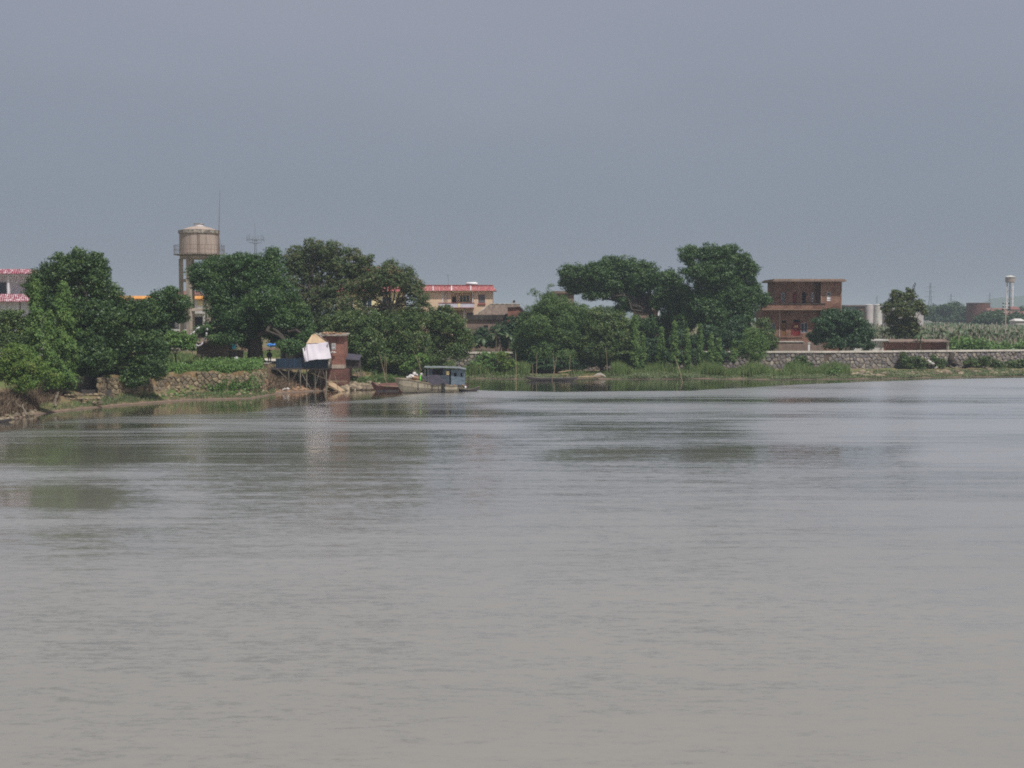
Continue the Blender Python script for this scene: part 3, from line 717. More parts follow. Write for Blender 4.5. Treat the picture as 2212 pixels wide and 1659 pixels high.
# ================================================================== BUILDINGS
# ---- water tower
def water_tower():
    D = 284.0; S = D / F
    cx = X(199.2, D, 245); cy = D
    gnd = gzf(cx, cy)
    t = thing('water_tower', 'tall round concrete water tower with stained tank above the left trees', 'water tower', (cx, cy, gnd))
    r = 38.6 / 2 * S
    zb, zr0, zr1, zt = Z(254.5, D), Z(233.8, D), Z(230.6, D), Z(226.4, D)
    MB().lathe(cx, cy, [(r * .985, zb), (r, zb + .2), (r, zr0)], 48).build('tank', 'conc_tank', t, False)
    MB().lathe(cx, cy, [(r * 1.0, zr0), (r * 1.05, zr0 + .003), (r * 1.05, zr1), (r * .96, zr1)], 48).build('rim', 'conc_dark', t)
    MB().lathe(cx, cy, [(r * .96, zr1), (r * .8, zr1 + .28), (r * .55, zr1 + .6), (r * .26, zt)], 48).build('roof', 'conc_tank', t, True)
    v = MB().lathe(cx, cy, [(r * .24, zt - .1), (r * .24, Z(224.3, D))], 20).build('vent', 'white', t)
    MB().lathe(cx, cy, [(r * .27, Z(224.3, D)), (r * .27, Z(223.6, D))], 20).build('vent_cap', 'conc_dark', v)
    # gallery slab and railing
    rg_ = 50.2 / 2 * S
    MB().lathe(cx, cy, [(r * .9, zb - .35), (rg_, zb - .12), (rg_, zb - .02), (r * .99, zb)], 40).build('gallery', 'conc_dark', t)
    rl = MB(); N = 44; h = Z(245.6, D) - zb
    pts = [(cx + rg_ * .985 * math.cos(2 * math.pi * k / N), cy + rg_ * .985 * math.sin(2 * math.pi * k / N)) for k in range(N + 1)]
    for hh in (h, h * .5): rl.tube([(x, y, zb + hh) for x, y in pts], .028, 5, False)
    for x, y in pts[:-1]: rl.tube([(x, y, zb - .05), (x, y, zb + h)], .022, 4)
    rl.build('railing', 'rust', t)
    MB().lathe(cx, cy, [(r * .99, zb - .9), (r * .99, zb - .352)], 40).build('ring_beam', 'concrete', t)
    NL = 6; rl_ = r * .93; angs = [R(188 + 60 * k) for k in range(NL)]
    legs = [(cx + rl_ * math.cos(a), cy + rl_ * math.sin(a), a) for a in angs]
    for x, y, a in legs:
        lb = MB(); c, s = math.cos(a), math.sin(a); w = .40
        top, bot = zb - .9, gnd - .5
        q = lambda dx, dy, z, f_=1: (x + (dx * c - dy * s) * f_, y + (dx * s + dy * c) * f_, z)
        lb.add([q(-w, -w, bot, 1.1), q(w, -w, bot, 1.1), q(w, w, bot, 1.1), q(-w, w, bot, 1.1), q(-w, -w, top), q(w, -w, top), q(w, w, top), q(-w, w, top)],
               [(3, 2, 1, 0), (4, 5, 6, 7), (0, 1, 5, 4), (1, 2, 6, 5), (2, 3, 7, 6), (3, 0, 4, 7)])
        lb.build('leg', 'concrete', t)
    for py in (282, 311):
        z = Z(py, D); mb = MB()
        for k in range(NL):
            a, b = legs[k], legs[(k + 1) % NL]
            d = Vector((b[0] - a[0], b[1] - a[1], 0)).normalized(); nn = Vector((-d.y, d.x, 0)) * .2
            A = Vector((a[0], a[1], z)) + d * .45; B = Vector((b[0], b[1], z)) - d * .45
            mb.add([A - nn, A + nn, B + nn, B - nn, A - nn + Vector((0, 0, .55)), A + nn + Vector((0, 0, .55)), B + nn + Vector((0, 0, .55)), B - nn + Vector((0, 0, .55))],
                   [(0, 1, 2, 3), (4, 7, 6, 5), (0, 3, 7, 4), (1, 5, 6, 2), (0, 4, 5, 1), (3, 2, 6, 7)])
        mb.build('brace_ring', 'concrete', t)
    # mast
    mxp = X(219.6, D, 230)
    ms = MB(); ztop = Z(190, D); zbm = zb
    ms.tube([(mxp, cy - 1, zbm), (mxp + .05, cy - 1, Z(235, D)), (mxp + .35, cy - 1, ztop)], [.09, .07, .02], 6)
    ms.tube([(mxp + .5, cy - 1.5, zbm), (mxp, cy - 1, Z(238, D))], .03, 5); ms.tube([(mxp + .9, cy - .4, zbm), (mxp, cy - 1, Z(236, D))], .03, 5)
    ms.build('lightning_mast', 'rust', t)
    ld = MB(); xl = cx + r * .2
    for dx in (-.2, .2): ld.tube([(xl + dx, cy - r * .99 - .12, zb), (xl + dx, cy - r * .99 - .12, zr0)], .025, 4)
    for k in range(22): ld.tube([(xl - .2, cy - r * .99 - .12, zb + .3 * k), (xl + .2, cy - r * .99 - .12, zb + .3 * k)], .02, 4) if zb + .3 * k < zr0 else None
    ld.build('ladder', 'rust', t)
water_tower()

# ---- beige house with red tiled roof
def beige_house():
    D = 272.0; g = 3.3
    x = lambda px: X(px, D, 300); z = lambda py: Z(py, D)
    xl, xr = x(417), x(492.6); yb = D + 9
    t = thing('townhouse', 'beige two storey townhouse with bright red tiled roof and solar water heater', 'house', ((xl + xr) / 2, D + 4, g), None)
    H = lambda a, b, c, d: (x(a), x(b), z(d), z(c))   # px0,px1,py_top,py_bot
    Zc = lambda y: (820 + y / 5.53) / 3
    Xc = lambda q: (1240 + q / 5.53) / 3
    w = MB()
    recess = H(Xc(628), Xc(1000), Zc(312), Zc(492))
    low = H(Xc(560), Xc(825), Zc(612), Zc(860))
    wr = H(Xc(1078), Xc(1190), Zc(350), Zc(500))
    wlow = H(Xc(885), Xc(1000), Zc(650), Zc(720))
    wall_holes(w, xl, xr, g, z(290.2), D, D + .24, [recess, low, wr, wlow])
    w.box(xl, xl + .24, D + .24, yb, g, z(290.2)); w.box(xr - .24, xr, D + .24, yb, g, z(290.2)); w.box(xl, xr, yb, yb + .24, g, z(290.2))
    # recessed wall
    rw = (recess[0] - .02, recess[1] + .02)
    door = (x(Xc(640)), x(Xc(705)), z(Zc(492)), z(Zc(385))); win = (x(Xc(760)), x(Xc(932)), z(Zc(486)), z(Zc(352)))
    wall_holes(w, rw[0] - .3, rw[1] + .3, recess[2] - .3, recess[3] + .3, D + 1.5, D + 1.7, [door, win])
    w.box(rw[0] - .22, rw[0], D + .24, D + 1.5, recess[2], recess[3]); w.box(rw[1], rw[1] + .2, D + .24, D + 1.5, recess[2], recess[3])
    w.box(low[0] - .3, low[1] + .3, D + 1.5, D + 1.7, low[2] - .3, low[3] + .3); w.box(low[1], low[1] + .2, D + .24, D + 1.5, low[2], low[3])
    w.box(rw[0], rw[1], D + .24, D + 1.5, recess[2] - .2, recess[2]); w.box(rw[0], rw[1], D + .24, D + 1.5, recess[3], recess[3] + .2)
    w.build('wall', 'beige', t)
    window(t, *win, D + 1.5, 'cream', 'pane', .12, 2)
    MB().box(door[0], door[1], D + 1.56, D + 1.64, door[2], door[3]).build('door', 'dark_wall', t)
    window(t, *wr, D, 'brown_trim', 'pane_teal', .09, 2)
    MB().box(wr[0] - .1, wr[1] + .1, D - .16, D - .003, wr[2] - .28, wr[2] - .02).build('window_sill', 'brown_trim', t)
    window(t, *wlow, D, 'brown_trim', 'pane', .09, 1)
    window(t, x(Xc(655)), x(Xc(745)), z(Zc(760)), z(Zc(650)), D + 1.38, 'dark_wall', 'pane', .08, 1, .05)
    # balcony
    b = MB(); bx0, bx1 = x(Xc(425)), x(Xc(1008))
    b.box(bx0, bx1, D - 1.25, D - 1.13, z(Zc(566)), z(Zc(497))); b.box(bx0, bx0 + .12, D - 1.13, D, z(Zc(566)), z(Zc(497)))
    b.box(bx1 - .12, bx1, D - 1.13, D, z(Zc(566)), z(Zc(497))); b.box(bx0, bx1, D - 1.25, D - .003, z(Zc(578)), z(Zc(566)))
    bal = b.build('balcony', 'lilac', t)
    c = MB(); c.box(bx0 - .08, bx1 + .08, D - 1.32, D - 1.06, z(Zc(497)), z(Zc(487))); c.box(bx1 - .2, bx1 + .08, D - 1.06, D - .003, z(Zc(497)), z(Zc(487)))
    c.box(bx0 - .05, bx1 + .05, D - 1.3, D - 1.253, z(Zc(576)), z(Zc(566)))
    c.build('balcony_trim', 'brown_trim', bal)
    MB().box(x(Xc(745)), x(Xc(782)), D - 1.28, D - 1.252, z(Zc(564)), z(Zc(498))).build('balcony_pier', 'cream', bal)
    MB().box(x(Xc(638)), x(Xc(1005)), D - .25, D - .003, z(Zc(318)), z(Zc(292))).build('lintel', 'cream', t)
    MB().box(x(Xc(560)), x(Xc(830)), D - .25, D - .003, z(Zc(612)), z(Zc(582))).build('lintel', 'cream', t)
    MB().box(x(Xc(833)), x(Xc(850)), D - .2, D - .005, g, z(Zc(580))).build('pillar', 'white', t)
    MB().box(x(Xc(980)), x(Xc(993)), D - .08, D - .005, z(Zc(490)), z(Zc(320))).build('drain_pipe', 'white', t)
    MB().box(x(Xc(478)), x(Xc(487)), D - .08, D - .005, z(Zc(488)), z(Zc(292))).build('drain_pipe', 'white', t)
    lad = MB()
    for q in (524, 570): lad.tube([(x(Xc(q)), D - .25, z(Zc(480))), (x(Xc(q)), D - .5, z(Zc(200)))], .03, 5)
    for k in range(14): zz = z(Zc(470 - k * 18)); lad.tube([(x(Xc(524)), D - .32, zz), (x(Xc(570)), D - .32, zz)], .02, 4)
    lad.build('ladder', 'steel', t)
    # mansard tile roof: sloping tile apron round a flat roof
    e, s = .75, .45
    zb, zt = z(290.8), z(285.6)
    X0, X1, Y0, Y1 = xl - e, xr + e, D - e, yb + e
    r = MB().add([(X0, Y0, zb), (X1, Y0, zb), (X1, Y1, zb), (X0, Y1, zb), (X0 + s, Y0 + s, zt), (X1 - s * 1.6, Y0 + s, zt), (X1 - s * 1.6, Y1 - s, zt), (X0 + s, Y1 - s, zt)],
                 [(3, 2, 1, 0), (4, 5, 6, 7), (0, 1, 5, 4), (1, 2, 6, 5), (2, 3, 7, 6), (3, 0, 4, 7)])
    rf = r.build('roof', 'red_tile', t)
    k = MB(); k.box(X0 + s, X1 - s * 1.6, Y0 + s - .1, Y0 + s + .2, zt, zt + .14); k.box(X1 - s * 1.6 - .2, X1 - s * 1.6 + .08, Y0 + s + .2, Y1 - s, zt, zt + .14)
    k.build('ridge_tiles', 'red_tile', rf)
    for (a, b_) in ((325, 337), (628, 645), (948, 962)):
        MB().add([(x(Xc(a)), Y0 - .03, zb + .06), (x(Xc(b_)), Y0 - .03, zb + .06), (x(Xc(b_)), Y0 + s - .04, zt + .03), (x(Xc(a)), Y0 + s - .04, zt + .03)], [(0, 1, 2, 3)]).build('hip_trim', 'white', rf)
    h = thing('solar_water_heater', 'silver solar water heater tank on the beige townhouse roof', 'water heater', (x(Xc(960)), D + 2.5, zt))
    MB().tube([(x(Xc(862)), D + 2.5, z(Zc(165))), (x(Xc(1060)), D + 2.5, z(Zc(165)))], .28, 14).build('tank', 'white', h, True)
    pn = MB().box(x(Xc(868)), x(Xc(1055)), D + 1.4, D + 2.3, zt + .1, zt + .2); pn.box(x(Xc(865)), x(Xc(875)), D + 2.3, D + 2.6, zt + .05, zt + .8); pn.box(x(Xc(1045)), x(Xc(1055)), D + 2.3, D + 2.6, zt + .05, zt + .8)
    pn.build('collector_panel', 'dark_wall', h)
    a = MB(); ax = x(Xc(567)); a.tube([(ax, D + 3, zt), (ax, D + 3, z(Zc(5)))], .035, 5)
    for zz, ww in ((z(Zc(18)), .5), (z(Zc(40)), .3)): a.tube([(ax - ww, D + 3, zz), (ax + ww, D + 3, zz)], .02, 4)
    tag(a.build('roof_antenna', 'steel'), 'thin television antenna on the beige townhouse roof', 'antenna')
beige_house()

# ---- cream house half hidden behind the airy trees
def cream_house():
    D = 276.0; g = 3.3
    x = lambda px: X(px, D, 290); z = lambda py: Z(py, D)
    xl, xr = x(336), x(402)
    t = thing('townhouse', 'cream townhouse with red tiled roof glimpsed through the airy trees', 'house', ((xl + xr) / 2, D + 4, g))
    hs = [(x(362 + 0), x(372), z(310), z(297)), (x(382), x(392), z(310), z(297)), (x(345), x(353), z(310), z(297)), (x(362), x(372), z(330), z(318)), (x(382), x(392), z(330), z(318))]
    w = MB(); wall_holes(w, xl, xr, g, z(291), D, D + .24, hs)
    w.box(xl, xl + .24, D + .24, D + 9, g, z(291)); w.box(xr - .24, xr, D + .24, D + 9, g, z(291)); w.box(xl, xr, D + 9, D + 9.24, g, z(291))
    w.box(x(345), x(398), D + 2, D + 8, z(284) + .1, z(272)); w.build('wall', 'cream', t)
    for h in hs: window(t, *h, D, 'white', 'pane', .1, 1)
    e, s = .8, .5
    r = MB()
    for (a, b, y0, y1, zb, zt) in ((xl, xr, D, D + 9, z(291.5), z(284.5)), (x(345), x(398), D + 2, D + 8, z(272), z(266.5))):
        r.add([(a - e, y0 - e, zb), (b + e, y0 - e, zb), (b + e, y1 + e, zb), (a - e, y1 + e, zb), (a + s, y0 + s, zt), (b - s, y0 + s, zt), (b - s, y1 - s, zt), (a + s, y1 - s, zt)],
              [(3, 2, 1, 0), (4, 5, 6, 7), (0, 1, 5, 4), (1, 2, 6, 5), (2, 3, 7, 6), (3, 0, 4, 7)])
    r.build('roof', 'red_tile', t)
    MB().box(x(356), x(398), D - 1.0, D - .003, z(313.6), z(311)).build('balcony', 'white', t)
cream_house()

# ---- white house with crimson tiled eaves at the left edge
def white_house():
    D = 190.0; g = 3.4
    x = lambda px: X(px, D, 290); z = lambda py: Z(py, D)
    X1 = x(31); X0 = x(-70)
    t = thing('villa', 'white villa with two crimson tiled eaves at the left edge', 'house', ((X0 + X1) / 2, D + 5, g))
    w = MB()
    w.box(X0, X1 - .3, D + 2.2, D + 9, g, z(276)); w.box(X0, X1 - .3, D, D + 2.2, g, z(300))
    w.box(X0, X1 + .1, D - .2, D + 9, z(276), z(273.5))
    w.build('wall', 'white', t)
    for px in (8.5, -22, -52):
        MB().box(x(px - .9) , x(px + 1.1), D - .1, D + .25, z(300) + .02, z(276) - .01).build('column', 'white', t)
    window(t, x(-15), x(1.5), z(299), z(281), D + 2.1, 'white', 'pane', .1, 1, .02)
    def eave(zb, zt, ext, xe):
        r = MB().add([(X0, D - ext, zb), (xe + ext * .5, D - ext, zb), (xe + ext * .5, D + 9, zb), (X0, D + 9, zb), (X0, D - ext + .55, zt), (xe - .2, D - ext + .55, zt), (xe - .2, D + 8.5, zt), (X0, D + 8.5, zt)],
                     [(3, 2, 1, 0), (4, 5, 6, 7), (0, 1, 5, 4), (1, 2, 6, 5), (2, 3, 7, 6), (3, 0, 4, 7)])
        o = r.build('tiled_eave', 'mag_tile', t)
        d = MB(); top_, bot_ = [], []
        xx = X0
        while xx < xe + ext * .5 - .1:
            bot_ += [(xx, zb - .05), (xx, zb - .13), (xx + .17, zb - .13), (xx + .17, zb - .05)]; xx += .34
        d.prism([(X0 - .01, zb - .004)] + bot_ + [(xx, zb - .05), (xx, zb - .004)], D - ext - .04, D - ext + .1)
        d.build('eave_tile_ends', 'mag_tile', o)
        b = MB()
        xx = X0
        while xx < xe: b.box(xx, xx + .12, D - ext - .03, D - ext - .005, zb + .05, zb + .15); xx += 3.1
    eave(z(273.4), z(269.0), .6, X1)
    eave(z(301.2), z(294.0), 1.0, X1 - .2)
    MB().box(x(19.5), x(20.3), D - .07, D - .003, g, z(301.5)).build('drain_pipe', 'rust', t)
white_house()

# ---- orange topped building and pink roof behind the water tower
def orange_building():
    D = 300.0; g = 3.4
    x = lambda px: X(px, D, 310); z = lambda py: Z(py, D)
    xl, xr = x(122), x(214)
    t = thing('storehouse', 'grey white verandah building with orange tiled parapet behind the water tower', 'building', ((xl + xr) / 2, D + 4, g))
    w = MB()
    w.box(xl, xr, D, D + 9, g, z(331)); w.box(xl - .3, xr + .3, D - 1.2, D + 9, z(331), z(329.2))
    w.box(xl, xr, D + 2.2, D + 9, z(329.2), z(313.6)); w.box(xl - .3, xr + .3, D - 1.2, D + 9, z(313.6), z(309.4))
    w.box(xl, xr, D, D + 9, z(309.4), z(299.2))
    w.build('wall', 'conc_white', t)
    for px in (130, 145, 160, 205): MB().box(x(px) - .2, x(px) + .2, D - 1.1, D - .7, z(329.2) + .01, z(313.6) - .01).build('column', 'conc_white', t)
    MB().box(x(167), x(172), D + 2.1, D + 2.19, z(328), z(319)).build('window', 'dark', t)
    MB().box(x(186), x(200), D + 2.1, D + 2.19, z(328), z(317)).build('window', 'dark', t)
    MB().box(x(198), x(203), D - .08, D - .004, z(306), z(300.5)).build('window', 'cream', t)
    mb = MB(); pr = [(D - .8, z(299.4)), (D - .8, z(298.6)), (D - .3, z(296.2)), (D + .3, z(295.8)), (D + .6, z(297))]
    mb.prism([(0, 0)] * 0 + [(0, 0), (1, 0), (1, 1)], 0, 1) if False else None
    vs = [(xx, y, zz) for xx in (xl - .4, xr + .4) for y, zz in pr]
    k = len(pr); fs = [(i, i + 1, k + i + 1, k + i) for i in range(k - 1)] + [tuple(range(k))[::-1], tuple(range(k, 2 * k)), (0, k, 2 * k - 1, k - 1)]
    mb.add(vs, fs); mb.build('tiled_parapet', 'orange_tile', t)
    D2 = 345.0; x2 = lambda p: X(p, D2, 292)
    t2 = thing('distant_house', 'pale house with faded pink roof seen between the water tower legs', 'house', (x2(184), D2 + 4, g))
    MB().box(x2(174), x2(196), D2, D2 + 8, g, Z(294.4, D2)).build('wall', 'far_wall', t2)
    a, b = x2(172.5), x2(197.5)
    MB().add([(a, D2 - .6, Z(294.6, D2)), (b, D2 - .6, Z(294.6, D2)), (b, D2 + 8.6, Z(294.6, D2)), (a, D2 + 8.6, Z(294.6, D2)), (a + 1, D2 + 3, Z(290.6, D2)), (b - 1, D2 + 3, Z(290.6, D2)), (b - 1, D2 + 5, Z(290.6, D2)), (a + 1, D2 + 5, Z(290.6, D2))],
             [(3, 2, 1, 0), (4, 5, 6, 7), (0, 1, 5, 4), (1, 2, 6, 5), (2, 3, 7, 6), (3, 0, 4, 7)]).build('roof', 'far_red', t2)
orange_building()

# ---- dark tiled old house
def old_house():
    D = 260.0; g = 3.2
    Xc = lambda q: X((1240 + q / 5.53) / 3, D, 315); Zc = lambda y: Z((820 + y / 5.53) / 3, D)
    t = thing('old_house', 'old low house with dark grey tiled roof beside the beige townhouse', 'house', ((Xc(900) + Xc(1560)) / 2, D + 4, g))
    w = MB(); hole = [(Xc(1168), Xc(1240), Zc(905), Zc(862))]
    wall_holes(w, Xc(885), Xc(1560), g, Zc(770), D, D + .3, hole)
    w.box(Xc(885), Xc(885) + .3, D + .3, D + 8, g, Zc(770)); w.box(Xc(885) + .3, Xc(1560), D + 7.7, D + 8, g, Zc(770))
    w.build('wall', 'mud_wall', t)
    window(t, *hole[0], D, 'dark_wall', 'dark', .06, 0)
    MB().box(Xc(878), Xc(1560) + .2, D - .35, D + .4, Zc(770) + .002, Zc(690)).build('parapet', 'dark_wall', t)
    # hipped tile roof
    x0, x1, xa, xb = Xc(1040), Xc(1590), Xc(1262), Xc(1770)
    ze, zr = Zc(688), Zc(517); y0, y1, ym = D + .4, D + 8.4, D + 4.4
    MB().add([(x0, y0, ze), (x1 + 1.4, y0, ze), (x1 + 1.4, y1, ze), (x0, y1, ze), (xa, ym, zr), (xb, ym, zr)],
             [(0, 1, 5, 4), (2, 3, 4, 5), (3, 0, 4), (1, 2, 5), (3, 2, 1, 0)]).build('roof', 'grey_tile', t)
    r = MB(); r.tube([(x0, y0, ze), (xa, ym, zr + .06)], .13, 6); r.tube([(xa, ym, zr + .08), (xb, ym, zr + .08)], .15, 6)
    r.build('ridge', 'conc_dark', t)
    # brick gable annexe
    t2 = thing('brick_annexe', 'red brick annexe at the right end of the old tiled house', 'house', (Xc(1680), D - 1, g))
    hz_ = (Xc(1645), Xc(1690), Zc(770), Zc(735))
    MB().prism([(Xc(1565), g), (Xc(1850), g), (Xc(1850), Zc(640)), (Xc(1770), Zc(560)), (Xc(1565), Zc(575))], D - 1.5, D + .35).build('wall', 'brick_hut', t2)
    MB().prism([(Xc(1555), Zc(575)), (Xc(1772), Zc(558)), (Xc(1860), Zc(640)), (Xc(1860), Zc(630)), (Xc(1772), Zc(545)), (Xc(1555), Zc(562))], D - 1.8, D + .34).build('roof', 'grey_tile', t2)
    window(t2, *hz_, D - 1.75, 'white', 'pane', .05, 0)
    c = thing('flue_pipe', 'small flue pipe with dark round cowl on the old roof ridge', 'flue', (Xc(1645), ym, zr))
    MB().tube([(Xc(1645), ym, zr - .3), (Xc(1645), ym, Zc(452))], .12, 8).build('pipe', 'conc_white', c)
    MB().tube([(Xc(1655), ym, Zc(462)), (Xc(1690), ym, Zc(462))], .22, 10).build('cowl', 'rubber', c)
old_house()

# ---- building roof showing behind the bamboo, and low house behind the big trees
def back_buildings():
    D = 310.0; x = lambda p: X(p, D, 300)
    t = thing('flat_roofed_block', 'brown flat roofed block peeping over the bamboo top', 'building', (x(568), D + 4, 3.2))
    MB().box(x(553), x(574), D, D + 8, 3, Z(293.6, D)).build('wall', 'mud_wall', t)
    MB().box(x(551.5), x(575.5), D - .5, D + 8.5, Z(293.6, D) + .002, Z(291, D)).build('roof', 'roof_slab', t)
    D = 288.0
    t = thing('low_house', 'low house with pale yellow roof edge under the big trees', 'house', (x(655), D + 4, 3.2))
    MB().box(X(636, D), X(657.5, D), D, D + 7, 3, Z(310, D)).build('wall', 'mud_wall', t)
    MB().box(X(635, D), X(659, D), D - .5, D + 7.5, Z(310, D) + .002, Z(308, D)).build('roof', 'brick_edge', t)
    MB().box(X(657.6, D), X(659, D), D - .2, D + .2, 3, Z(310, D)).build('pillar', 'white', t)
    D = 262.0
    t = thing('garden_wall', 'low brown brick wall behind the slim conifers', 'wall', (X(715, D), D, 3.2))
    MB().box(X(680, D), X(758, D), D, D + .3, 2.9, Z(341, D)).build('brickwork', 'brick_hut', t)
    MB().box(X(679.6, D), X(758.3, D), D - .06, D + .36, Z(341, D) + .002, Z(340, D)).build('coping', 'conc_dark', t)
back_buildings()

# ---- unfinished brick house
def brick_house():
    D = 276.0
    Xc = lambda q: X((2200 + q / 4.366) / 3, D, 320); Zc = lambda y: Z((800 + y / 4.366) / 3, D)
    g = 3.2
    t = thing('brick_house', 'unplastered three level red brick house with flat overhanging roof slab', 'house', ((Xc(500) + Xc(1415)) / 2, D + 5, g))
    yb = D + 10
    rec = D + 2.0                                        # recessed upper wall
    w = MB()
    # upper storey
    up = [(Xc(655), Xc(697), Zc(462), Zc(335)), (Xc(803), Xc(855), Zc(480), Zc(330)), (Xc(925), Xc(975), Zc(480), Zc(330)), (Xc(1040), Xc(1080), Zc(458), Zc(336))]
    zt = Zc(197)
    wall_holes(w, Xc(568), Xc(1142), Zc(565), zt, rec, rec + .24, up)
    wr = (Xc(1222), Xc(1270), Zc(452), Zc(332))
    wall_holes(w, Xc(1145), Xc(1415), g, zt, D, D + .24, [wr])
    w.box(Xc(1145), Xc(1145) + .24, D + .24, rec + .24, g, zt); w.box(Xc(1415) - .24, Xc(1415), D + .24, yb, g, zt)
    w.box(Xc(568), Xc(568) + .24, rec + .24, yb, Zc(565), zt); w.box(Xc(568), Xc(1415), yb, yb + .24, g, zt)
    # lower storey
    lo = [(Xc(480), Xc(568), Zc(880), Zc(742)), (Xc(650), Xc(706), Zc(910), Zc(708)), (Xc(803), Xc(888), Zc(908), Zc(696)), (Xc(903), Xc(988), Zc(868), Zc(738))]
    wall_holes(w, Xc(412), Xc(1143), g, Zc(568), rec - .8, rec - .56, lo)
    w.box(Xc(412), Xc(412) + .24, rec - .56, yb, g, Zc(568))
    # floor slabs / plinth
    w.build('wall', 'brick', t)
    e = MB()
    e.box(Xc(1143), Xc(1150) + .05, D - .03, D - .003, Zc(470), Zc(250)); e.box(Xc(1150) + .05, Xc(1400), D - .025, D - .003, Zc(262), Zc(255)); e.box(Xc(1408), Xc(1418), D - .03, D - .003, g, Zc(210))
    e.build('pale_brick_edge', 'brick_edge', t)
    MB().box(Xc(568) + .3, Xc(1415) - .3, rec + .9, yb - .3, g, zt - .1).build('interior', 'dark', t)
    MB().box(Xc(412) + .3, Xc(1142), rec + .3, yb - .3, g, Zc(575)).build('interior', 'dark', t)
    # roof slab
    r = MB(); r.box(Xc(497), Xc(1457), D - 1.3, yb + 1, zt + .002, Zc(176)); 
    rf = r.build('roof', 'roof_slab', t)
    MB().box(Xc(520), Xc(1440), D - 1.15, yb + .8, Zc(176) + .002, Zc(162)).build('roof_edge', 'brick_edge', rf)
    # balcony
    b = MB(); zb0, zb1 = Zc(558), Zc(490)
    bx0, bx1 = Xc(372), Xc(1196); by = D - .5
    b.box(bx0, bx1, by, by + .14, zb0, zb1); b.box(bx0, bx0 + .14, by + .14, rec, zb0, zb1); b.box(bx1 - .14, bx1, by + .14, D - .01, zb0, zb1)
    bal = b.build('balcony_parapet', 'brick', t)
    c = MB(); c.box(bx0 - .1, bx1 + .1, by - .12, by + .26, zb1 + .002, Zc(480)); c.build('balcony_coping', 'dark_wall', bal)
    s = MB(); s.box(bx0 - .05, Xc(1142), by - .06, rec + .2, Zc(568) + .01, zb0 - .002); s.box(Xc(1142), bx1, by - .06, D - .01, Zc(568) + .01, zb0 - .002)
    s.build('balcony_slab', 'brick_edge', bal)
    # doors and windows
    for h in (up[0], up[3]): window(t, *h, rec, 'lilac' if h is up[0] else 'white', 'pane', .05, 0 if h is up[0] else 1)
    MB().box(*up[1][:2], rec + .1, rec + .16, *up[1][2:]).build('door', 'door_red', t)
    d = MB().box(*up[2][:2], rec + .14, rec + .2, *up[2][2:]).build('door', 'dark', t)
    wq = window(t, *wr, D, 'white', 'pane', .06, 0)
    zz = wr[3] - wr[2]
    sh_ = MB()
    for f0, f1 in ((.02, .15), (.22, .42), (.5, .6)): sh_.box(wr[0] + .03, wr[1] - .03, D + .02, D + .06, wr[2] + f0 * zz, wr[2] + f1 * zz)
    sh_.build('curtain', 'white', wq)
    cu = MB(); ux = up[3]; cu.tube([(ux[0] + .45, rec - .06, ux[3] + .3), (ux[0] + .25, rec - .1, (ux[2] + ux[3]) / 2), (ux[0] + .3, rec - .06, ux[2])], [.03, .05, .09], 6)
    cu.build('hanging_cloth', 'white', t)
    yl = rec - .8
    window(t, *lo[0], yl, 'lilac', 'pane', .06, 1); window(t, *lo[3], yl, 'lilac', 'pane', .06, 1)
    MB().box(lo[1][0], lo[1][1], yl + .1, yl + .16, lo[1][2], lo[1][3] - .45).build('door', 'door_tan', t)
    dd = MB().box(lo[2][0], lo[2][1], yl + .1, yl + .16, lo[2][2], lo[2][3] - .5).build('door', 'door_red', t)
    nt = MB(); 
    for q in (820, 848): nt.box(Xc(q), Xc(q + 15), yl + .07, yl + .097, Zc(800), Zc(768))
    nt.build('paper_notice', 'paper', dd)
    MB().box(Xc(775), Xc(798), yl - .03, yl - .004, Zc(895), Zc(760)).build('red_couplet', 'door_red', t); MB().box(Xc(892), Xc(899), yl - .03, yl - .004, Zc(895), Zc(740)).build('red_couplet', 'door_red', t)
    MB().tube([(Xc(1110), D + 1.9, Zc(560)), (Xc(1110), D + 1.9, zt)], .06, 6).build('drain_pipe', 'rust', t)
    MB().tube([(Xc(620), yl - .05, Zc(970)), (Xc(620), yl - .05, Zc(575))], .06, 6).build('drain_pipe', 'conc_white', t)
    # terrace in front
    p = MB(); p.box(Xc(470), Xc(1143), D - 2.2, yl - .01, g - .2, Zc(985)); p.build('terrace', 'mud_wall', t)
    p = MB(); p.box(Xc(465), Xc(890), D - 2.35, yl - .02, Zc(985) + .002, Zc(975)); p.build('terrace_edge', 'conc_white', t)
    p = MB(); p.box(Xc(600), Xc(890), D - .9, yl - .03, Zc(974), Zc(925)); p.box(Xc(590), Xc(898), D - 1.1, yl - .03, Zc(925) + .002, Zc(915)); p.build('front_steps', 'brick', t)
    gp = thing('gate_pillar', 'white painted gate pillar at the foot of the brick house', 'pillar', (Xc(945), D - 3.5, g))
    MB().box(Xc(930), Xc(955), D - 3.7, D - 3.2, g - .3, Zc(1002)).build('shaft', 'white', gp)
    MB().box(Xc(925), Xc(960), D - 3.8, D - 3.1, Zc(1002) + .002, Zc(992)).build('cap', 'conc_white', gp)
brick_house()

